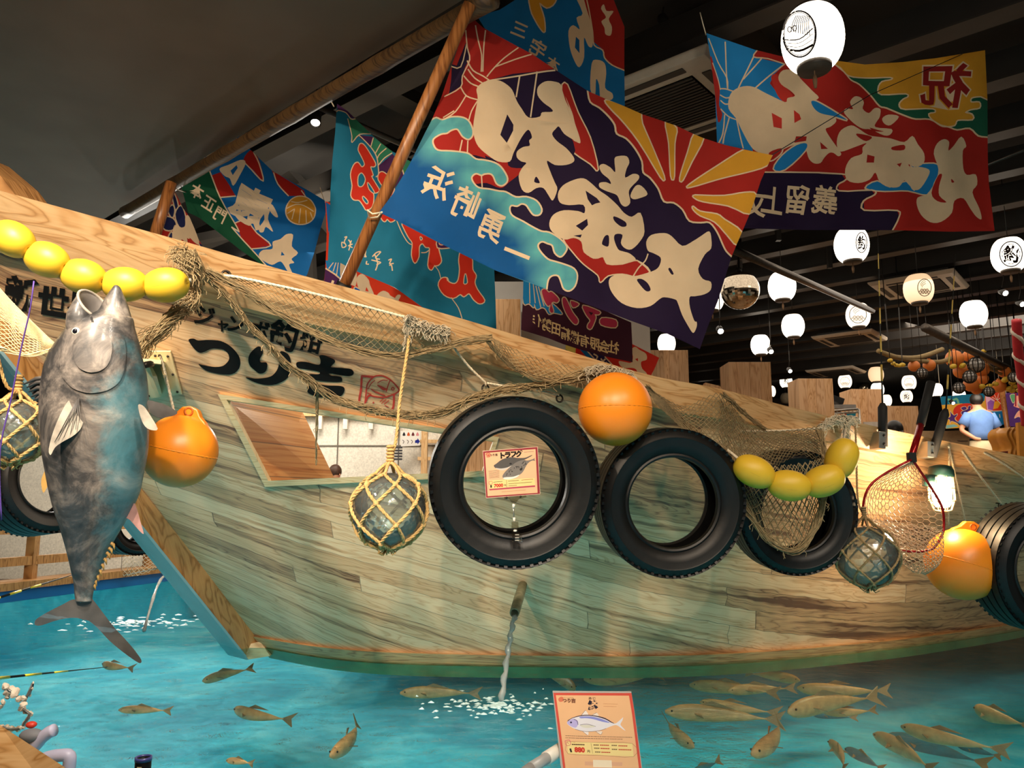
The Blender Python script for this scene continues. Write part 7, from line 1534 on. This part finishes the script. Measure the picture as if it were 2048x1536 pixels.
q = MB(); q.tube([c1d(570, 900, CD+.01), c1d(560, 955, CD+.01)], .005, 8); q.build('joint', m_whp, ch_)
MB().tube([c1d(562, 955, CD+.01), c1d(570, 1100, CD+.01)], .0022, 6).build('stem', m_steel, ch_)
MB().tube([c1d(572, 1096, CD+.01), c1d(574, 1158, CD+.01)], .0045, 10).build('collar', m_whp, ch_)
MB().prism([c1d(535, 1160, CD-.01), c1d(632, 1160, CD-.01), c1d(640, 1290, CD-.01), c1d(685, 1360, CD-.01), c1d(690, 1450, CD-.01), c1d(545, 1455, CD-.01), c1d(535, 1300, CD-.01)], (0, .012, 0)).build('tyre_clamp', m_clrp, ch_, smooth=False)
q = MB().tube([c1d(588, 1280, CD-.012), c1d(588, 1300, CD-.012)], .006, 10)
for y in (1350, 1395, 1430): q.box(c1d(615, y, CD-.012), (.014, .002, .0015))
q.build('clamp_screw', m_whp, ch_)
c2 = Z(1090, 1370, 9.252)
bo = c2(140, 108, 1595, 118, 1660, 520, 1800, 1560, 1830, 1800, 340, 1800, 290, 1500, 215, 800)
O2 = 'f4bd8b'
Ln = [('p', 'd95242', c2(155, 145, 1600, 150, 1655, 520, 1780, 1520, 1820, 1780, 370, 1760, 330, 1500)), ('p', O2, c2(200, 190, 1553, 198, 1610, 540, 1735, 1520, 1742, 1600, 380, 1600, 372, 1480, 270, 700)),
 ('f', 'e07a5a', c2(245, 260, 290, 220, 340, 235, 335, 300, 270, 310)), ('g', '7a4630', glyph_polys('つり吉', *c2(445, 290)[0], 8.6, (1, .02), (-.02, -1), .07)), ('g', 'b08a5c', glyph_polys('ジャンボ釣船', *c2(435, 240)[0], 3.3, (1, .02), (-.02, -1), .03)), ('g', '5a3a2a', glyph_polys('あじ', *c2(870, 248)[0], 6, (1, .02), (-.02, -1), .03, wide=1.3)), ('g', '1c1a30', glyph_polys('鯵', *c2(893, 375)[0], 19, (1, .02), (-.04, -1), .06)),
 ('s', 'e0a070', c2(1080, 350, 1200, 352, 1340, 355), 1.2), ('s', 'e0a070', c2(1085, 395, 1200, 397, 1320, 400), 1.2),
 ('f', 'f6e8e0', c2(670, 570, 730, 490, 760, 480, 800, 565)), ('f', 'f6e2d0', c2(860, 570, 950, 512, 990, 575)), ('s', '5a3028', c2(668, 570, 730, 488, 752, 470), .6), ('s', '5a3028', c2(860, 568, 952, 510), .6),
 ('f', 'f6e8e0', c2(700, 860, 790, 930, 800, 860)), ('f', 'f6e2d0', c2(940, 860, 1030, 920, 1060, 860)), ('s', '8a5040', c2(700, 862, 785, 932), .6), ('s', '8a5040', c2(940, 862, 1030, 920, 1060, 870), .6),
 ('f', '4a3a4c', c2(410, 690, 450, 640, 520, 600, 660, 565, 800, 558, 950, 575, 1100, 615, 1210, 675, 1280, 710, 1200, 720, 900, 680, 500, 700)),
 ('f', 'ece6ea', c2(405, 705, 440, 660, 520, 612, 680, 575, 820, 570, 980, 595, 1120, 640, 1220, 695, 1290, 715, 1340, 690, 1420, 620, 1445, 600, 1430, 660, 1395, 730, 1440, 790, 1490, 845, 1440, 820, 1340, 750, 1280, 745, 1180, 780, 1100, 815, 980, 845, 820, 860, 680, 850, 560, 815, 470, 770)),
 ('f', '8f93d8', c2(640, 590, 760, 580, 900, 590, 1080, 640, 1200, 700, 1060, 680, 900, 635, 760, 615, 660, 618)), ('f', 'c0b4e4', c2(408, 705, 450, 655, 530, 625, 600, 660, 612, 720, 570, 790, 480, 765)), ('s', '3a3040', c2(535, 635, 590, 665, 612, 735), .9), ('s', '4a3a40', c2(650, 740, 760, 725, 860, 745, 935, 768), .8), ('f', 'e2dccb', c2(650, 745, 800, 740, 930, 770, 800, 795, 700, 785)), ('s', '4a2a3a', c2(420, 660, 520, 605, 680, 562, 820, 558, 980, 580, 1120, 620, 1250, 700), 1.0), ('s', '6a3a3a', c2(560, 820, 700, 856, 840, 862, 1000, 848, 1130, 805), .7), ('f', '2a2844', c2(462, 695, 480, 675, 500, 692, 482, 712)),
 ('p', 'f8dc94', c2(405, 1050, 1615, 1085, 1640, 1325, 425, 1270)), ('s', 'a07840', c2(405, 1050, 1000, 1066, 1615, 1085, 1640, 1325, 1000, 1300, 425, 1270, 405, 1050), .6), ('s', 'a07840', c2(850, 1080, 880, 1265), .6),
 ('g', 'd83a28', glyph_polys('880', *c2(640, 1200)[0], 13.5, (1, .04), (-.06, -1), .06)), ('g', '3a2018', glyph_polys('円', *c2(808, 1230)[0], 5.5, (1, .04), (-.06, -1), .04)), ('p', '2a1c18', c2(450, 1180, 480, 1170, 505, 1245, 470, 1248)), ('s', 'd86070', c2(370, 1035, 450, 1020, 475, 1100, 395, 1120, 370, 1035), 1.1), ('s', 'd86070', c2(400, 1050, 440, 1090), 1.0)]
for (x, y, x2, c_, w_) in ((500, 1100, 745, '5a3a28', 2.2), (900, 1110, 1005, '7a5a3a', 2), (1020, 1113, 1195, 'c84030', 2), (1235, 1118, 1340, '7a5a3a', 2), (1360, 1125, 1530, 'c84030', 2), (912, 1170, 1010, '7a5a3a', 2), (1030, 1175, 1205, 'c84030', 2), (1240, 1190, 1350, '7a5a3a', 2), (1365, 1195, 1590, 'c84030', 2), (930, 1240, 1020, '7a5a3a', 2), (1045, 1245, 1220, 'c84030', 2)):
    k = x
    while k < x2-14: Ln.append(('s', c_, c2(k, y+(k-x)*.03, k+22, y+(k-x)*.03), w_)); k += 34
for y in (940, 978):
    k = 380
    while k < (1590 if y < 950 else 1400): L0 = rn.uniform(14, 40); Ln.append(('s', '8a5a44', c2(k, y+(k-380)*.025, k+L0, y+(k-380)*.025+1), 1.1)); k += L0+rn.uniform(6, 14)
Ln += [('p', 'e8ae8a', c2(735, 1415, 1430, 1430, 1430, 1500, 735, 1490)), ('p', 'fae4c4', c2(888, 1385, 1232, 1395, 1240, 1530, 892, 1520))]
card('price_card', bo, Ln, ((1105, 1383, 1.75), (1263, 1384, 1.75), (1140, 1560, 1.66)), 'orange price card with a blue mackerel and 880 in red, at the near rim', 'price card', 'b9b0a6')
q = MB().prism([P(*c2(720, 1400)[0], 1.715), P(*c2(1440, 1412)[0], 1.715), P(*c2(1440, 1800)[0], 1.66), P(*c2(720, 1800)[0], 1.66)], (0, -.006, -.001)); rootmb(q, 'card_holder', m_clrp, 'clear clip holder gripping the foot of the mackerel card', 'card holder', smooth=False)
pp = empty('rail_pipe', P(1100, 1515, 1.62), 'grey and white plastic pipe at the near rim beside the mackerel card', 'pipe')
MB().tube([P(1062, 1536, 1.62), P(1124, 1497, 1.72)], .012, 16).build('tube', mat('grey_pvc', 'a7a5a0', .4), pp); MB().tube([P(1092, 1517, 1.67), P(1122, 1498, 1.72)], .0145, 16).build('sleeve', m_whp, pp)
MB().tube([P(1010, 1575, 1.55), P(1062, 1536, 1.62)], .012, 16).build('tube', mat('grey_pvc', 'a7a5a0', .4), pp)
# ------------------------------------------------------------------ water outlets
m_pour = glassy('pouring_water', (.86, .93, .95), .12, .08, 40, 1., milk=.6)
so = hp(1046, 1168, -.01); s1 = P(1029, 1226, 3.22); sp = empty('outlet_pipe', so, 'weathered bamboo spout in the hull pouring water into the pool', 'spout')
q = MB(); M = (s1-so).to_track_quat('Z', 'Y').to_matrix(); l_ = (s1-so).length; q.lathe([(.020, 0), (.022, l_*.5), (.021, l_), (.016, l_), (.015, l_*.3)], so, 18, M); q.build('bamboo_tube', mat('mossy_bamboo', '8f8a6c', .6, var=.3, scale=40), sp)
q = MB(); w0, w1 = s1+Vector((0, 0, -.012)), onz(1003, 1402, 0); n = 22; pts = []; rr = []
for i in range(n+1):
    t = i/n; p = w0.lerp(w1, t); p.z = w0.z+(w1.z-w0.z)*(t**1.35*.75+.25*t); p += Vector((.0035*math.sin(i*1.7), .003*math.cos(i*2.1), 0)); pts.append(p); rr.append(.010+.003*math.sin(i*1.9)+.002*t)
rootmb(q.tube(pts, rr, 10), 'water_stream', m_pour, 'thin stream of water falling from the bamboo spout', 'water stream', 'falling water')
q = MB(); a, b = P(335, 1150, 5.6), onz(288, 1262, 0); q.tube([a.lerp(b, t/10)+Vector((0, 0, .10*math.sin(t/10*math.pi))) for t in range(11)], [.009+.002*math.sin(t*2) for t in range(11)], 8); rootmb(q, 'water_stream', m_pour, 'water jet beyond the stem post splashing near the far kerb', 'water stream', 'falling water')
m_foam = mat('water_foam', 'bfe0e4', .5, var=.1, scale=40)
q = MB(); rn = random.Random(9); cN = onz(1003, 1412, 0)
def blob(c, r, h):
    n = 9; top = Vector((c.x, c.y, h)); V = [top]
    for k in range(n):
        a = 2*math.pi*k/n; s_ = r*rn.uniform(.55, 1.2); V.append(Vector((c.x+math.cos(a)*s_*1.6, c.y+math.sin(a)*s_, .0015)))
    q.add(V, [(0, 1+k, 1+(k+1) % n) for k in range(n)])
for k in range(150):
    a = rn.uniform(0, 6.28); s_ = abs(rn.gauss(0, .11)); blob(cN+Vector((math.cos(a)*s_*1.5, math.sin(a)*s_, 0)), rn.uniform(.003, .011), rn.uniform(.003, .010))
o = rootmb(q, 'foam', m_foam, 'white foam where the spout stream hits the pool', 'foam'); o['kind'] = 'stuff'
q = MB(); cN = onz(262, 1246, 0)
for k in range(110):
    a = rn.uniform(0, 6.28); s_ = abs(rn.gauss(0, .16)); blob(cN+Vector((math.cos(a)*s_*1.6, math.sin(a)*s_, 0)), rn.uniform(.006, .02), rn.uniform(.004, .014))
o = rootmb(q, 'foam', m_foam, 'white foam under the far water jet by the tuna tail', 'foam'); o['kind'] = 'stuff'
# ------------------------------------------------------------------ fish in the pool
m_fishA = mat('brown_fish_skin', 'dd9560', .4, var=.2, scale=30); m_fishB = mat('orange_fish_skin', 'f0935a', .4, var=.25, scale=24); m_fishshade = mat('fish_shadow_tone', '2f6f78', .5, var=.2, scale=24); m_fishf = mat('fish_fin', '9a6e4a', .5, var=.2)
def fish(hd, tl, wpx, z, label, m=None, bend=0., group='sea bream and mackerel swimming in the pool'):
    a, b = onz(*hd, z), onz(*tl, z); L0 = (b-a).length; d = (b-a)/L0; sd = Vector((-d.y, d.x, 0)); m = m or m_fishA
    r = min(L0*.13, max(L0*.075, wpx/F*((a-Vector((0, 0, EYE))).length)*.5))
    root = empty('fish', (a+b)/2, label, 'fish', group); n = 14; rings = []; cen = []
    for i in range(n+1):
        t = i/n; k = (math.sin(math.pi*min(1, t*1.0)**.62)**.85 if t > .02 else .18)*(1-.0*t); k = max(.12, min(1, k))*(1 if t < .8 else 1-.35*(t-.8)/.2)
        c = a+d*L0*.86*t+sd*bend*L0*math.sin(t*math.pi*1.1); cen.append(c)
        rings.append([c+sd*r*.62*k*math.cos(2*math.pi*q_/12)+Vector((0, 0, r*k*math.sin(2*math.pi*q_/12))) for q_ in range(12)])
    MB().loft(rings).build('body', m, root)
    e = cen[-1]; tdir = (cen[-1]-cen[-2]).normalized(); up = Vector((0, 0, 1))
    fk = [e-tdir*.01, e+tdir*L0*.16+up*r*.95, e+tdir*L0*.10, e+tdir*L0*.15-up*r*.95]
    # fan tail turned partly flat so that it reads from above
    fl = sd*r*.55; q = MB(); q.prism([fk[0]-fl*.1, fk[1]+fl, fk[2], fk[3]-fl], sd*.004+up*.002); q.build('tail_fin', m_fishf, root, smooth=False)
    q = MB(); c = cen[5]; q.prism([c+up*r*.9, c+tdir*L0*.10+up*r*1.45, c+tdir*L0*.30+up*r*.8], sd*.003); q.build('dorsal_fin', m_fishf, root, smooth=False)
    for s_ in (-1, 1):
        c = cen[4]+sd*s_*r*.5; MB().prism([c, c+sd*s_*r*.9+d*L0*.09-up*r*.3, c+d*L0*.07-up*r*.2], up*.003).build('pectoral_fin', m_fishf, root, smooth=False)
        MB().sphere(cen[1]+sd*s_*r*.42+up*r*.2, r*.12, 8, 6).build('eye', m_rub, root)
FI = [((1600, 1361), (1490, 1345), 18, -.10, 'brown fish just under the hull edge, head towards the stern'), ((1455, 1382), (1590, 1376), 14, -.12, 'slim brown fish in the row below the hull, behind two others'), ((1594, 1376), (1784, 1384), 20, -.10, 'long brown fish in the row below the hull, its forked tail nearest the stern'),
 ((1576, 1424), (1755, 1392), 20, -.08, 'brown fish slanting up towards its tail, in the middle of the group'), ((1645, 1424), (1757, 1422), 12, -.14, 'small fish half behind the slanting brown fish'), ((1330, 1423), (1568, 1440), 22, -.08, 'long brown fish just right of the mackerel card'), ((1400, 1404), (1560, 1428), 18, -.12, 'brown fish behind the long one beside the card'),
 ((1379, 1370), (1560, 1386), 16, -.12, 'brown fish close under the hull, above the card corner'), ((1168, 1359), (1329, 1349), 12, -.14, 'faint brown fish at the waterline above the mackerel card'), ((1388, 1493), (1326, 1437), 20, -.07, 'brown fish heading down, next to the card edge'), ((1503, 1508), (1570, 1444), 30, -.04, 'broad reddish fish facing the camera'),
 ((1658, 1483), (1695, 1540), 13, -.06, 'small olive fish pointing straight down at the picture bottom'), ((1802, 1453), (2016, 1504), 24, -.06, 'long golden fish at the bottom right with a forked tail'), ((1747, 1469), (1875, 1542), 26, -.05, 'golden fish heading left, under the longest one, tail cut by the frame'), ((1949, 1416), (2060, 1454), 24, -.06, 'brown fish entering from the picture edge'),
 ((237, 1420), (345, 1421), 14, -.10, 'orange fish alone in the bright water below the tuna tail'), ((468, 1418), (582, 1442), 20, -.12, 'pinkish fish below the foot of the stem post'), ((452, 1521), (508, 1527), 12, -.10, 'small yellow fish at the bottom edge left of the orange one'), ((205, 1328), (265, 1337), 14, -.16, 'reddish fish blurred under the ripples by the tuna tail'), ((405, 1362), (506, 1336), 12, -.14, 'thin brown fish just in front of the stem foot'),
 ((660, 1512), (724, 1444), 26, -.05, 'orange fish with its tail up, in the open water left of the card'), ((800, 1386), (962, 1386), 13, -.14, 'long faint fish left of the falling stream'), ((1150, 1378), (1090, 1348), 22, -.14, 'brownish fish behind the top of the mackerel card')]
for i, (h_, t_, w_, z_, lb) in enumerate(FI): fish(h_, t_, w_, z_, lb, m_fishB if any(k_ in lb for k_ in ('orange', 'pink', 'reddish')) else m_fishA, (.04 if i % 2 else -.05))
for h_, t_, w_, lb in (((1772, 1471), (1985, 1530), 16, 'fish-shaped dark shadow below the two golden ones'), ((1690, 1498), (1770, 1540), 18, 'fish-shaped dark shadow beside the small olive fish'), ((1915, 1492), (2004, 1514), 12, 'small fish-shaped shadow under the tail of the long golden fish'), ((1625, 1430), (1715, 1436), 9, 'thin fish-shaped shadow under the slanting brown fish'), ((1380, 1555), (1440, 1520), 12, 'fish-shaped dark shadow near the picture bottom beside the card')):
    fish(h_, t_, w_, -.30, lb, m_fishshade, .03, 'fish shadows built as dark shapes in the pool')  # shadows of the fish, built as dark fish bodies
# ------------------------------------------------------------------ near corner clutter
m_shell = mat('bleached_shell', 'e6d6c0', .5, var=.15, scale=40); m_wire = mat('thin_wire', '8a8a88', .4, .6)
dec = empty('shell_garland', P(50, 1460, 1.42), 'twisting string of bleached shells and coral pieces rising from the near rim', 'garland'); rn = random.Random(12)
sp_ = [(35, 1020, 20), (60, 1050, 26), (95, 1060, 22), (120, 1100, 18), (150, 1095, 16), (185, 1070, 16), (200, 1030, 12), (208, 1000, 9), (150, 1130, 14), (140, 1160, 16), (165, 1180, 18), (190, 1195, 18), (175, 1225, 16), (155, 1250, 18), (140, 1280, 20), (110, 1290, 18), (75, 1290, 18), (40, 1285, 20), (15, 1275, 18), (20, 1120, 14), (5, 1150, 14), (45, 1090, 12)]
MB().tube([P(*z3(x, y)[0], 1.42) for x, y, _ in sp_[:19]], .0025, 5).build('cord', m_wire, dec)
for x, y, s_ in sp_:
    c = P(*z3(x, y)[0], 1.42+rn.uniform(-.02, .02)); r = s_/3.16/F*1.42*1.15; q = MB().sphere(c, (r*rn.uniform(.8, 1.3), r*rn.uniform(.4, .8), r*rn.uniform(.8, 1.4)), 9, 6, Euler((rn.uniform(0, 3), rn.uniform(0, 3), rn.uniform(0, 3))).to_matrix())
    q.v = [v+Vector((rn.uniform(-1, 1), rn.uniform(-1, 1), rn.uniform(-1, 1)))*r*.18 for v in q.v]; q.build('shell_piece', m_shell, dec, smooth=False)
MB().sphere(P(*z3(198, 1262)[0], 1.41), (.010, .008, .006), 12, 8).build('red_bead', mat('red_plastic', 'd8402c', .4), dec)
m_lav = mat('lavender_pvc', 'c9c4dc', .35)
rootmb(MB().tube(resample([P(*z3(x, y)[0], 1.40) for x, y in ((345, 1295), (310, 1310), (260, 1350), (215, 1400), (150, 1420), (90, 1470))], 20), .011, 12), 'plastic_tube', m_lav, 'upper pale lavender plastic tube behind the near rim', 'tube', 'pale plastic tubes at the near rim')
rootmb(MB().tube(resample([P(*z3(x, y)[0], 1.36) for x, y in ((250, 1490), (320, 1465), (390, 1455), (435, 1458), (440, 1500), (425, 1600))], 24), .011, 12), 'plastic_tube', m_lav, 'lower pale plastic tube bent down beside the near rim', 'tube', 'pale plastic tubes at the near rim')
rootmb(MB().sphere(P(*z3(200, 1330)[0], 1.40), (.022, .014, .012), 14, 9), 'grey_stone', mat('grey_stone', '7d7c80', .6, var=.2), 'small grey stone between the lavender tube and the shells', 'stone')
cy = P(287, 1516, 1.25); bt = empty('black_bottle', cy-Vector((0, 0, .12)), 'black cylinder with a purple rim standing at the bottom edge', 'cylinder')
MB().lathe([(.0125, -.12), (.0125, -.004), (.011, 0), (.008, .0), (.007, -.003)], cy, 24).build('barrel', m_rub, bt); MB().lathe([(.0105, -.002), (.0132, -.004), (.0132, .002), (.0105, .002)], cy, 24, closed=True).build('rim', mat('purple_ring', '4a4a8a', .3), bt); MB().box(cy+Vector((0, -.0125, -.03)), (.007, .001, .04)).build('label_strip', mat('cream_label', 'd9c79a', .5), bt, smooth=False)
def thinrod(a, b, label, r0=.004):
    A1, B1 = P(*a), P(*b); root = empty('fishing_rod', A1, label, 'fishing rod', 'thin banded fishing rod tips over the water'); MB().tube([A1, B1], [r0, r0*.3], 6).build('blank', m_rub, root)
    for k in range(3): MB().tube([A1.lerp(B1, .02+k*.22), A1.lerp(B1, .14+k*.22)], r0*(1.12-.2*k), 6).build('yellow_band', mat('rod_bright_yellow', 'd8c434', .4), root)
thinrod((-30, 1359, 1.6), (215, 1334, 2.4), 'banded rod tip low over the water below the tuna tail', .003)
thinrod((-30, 1204, 4.6), (150, 1148, 5.4), 'banded rod tip crossing in front of the far kerb', .009)
for x, lb in ((30, 'clear round float beside the far kerb, nearer the picture edge'), (47, 'clear round float beside the far kerb, nearer the tuna')):
    c = onz(x, 1192, .0); rootmb(MB().sphere(c+Vector((0, 0, .02)), .028, 14, 9), 'pool_float', m_whp, lb, 'float')
rootmb(MB().tube(resample([P(68, 562, 2.15), P(60, 620, 2.15), P(44, 690, 2.16), P(22, 800, 2.17), P(0, 905, 2.18), P(3, 1040, 2.2)], 24), .0022, 5), 'fishing_line', mat('purple_line', '5a4090', .5), 'thin purple cord hanging in front of the cream net and glass ball', 'cord')
rootmb(MB().sphere(P(59, 606, 2.15), (.004, .004, .014), 10, 8), 'line_float', m_rub, 'tiny dark float on the purple cord', 'float')
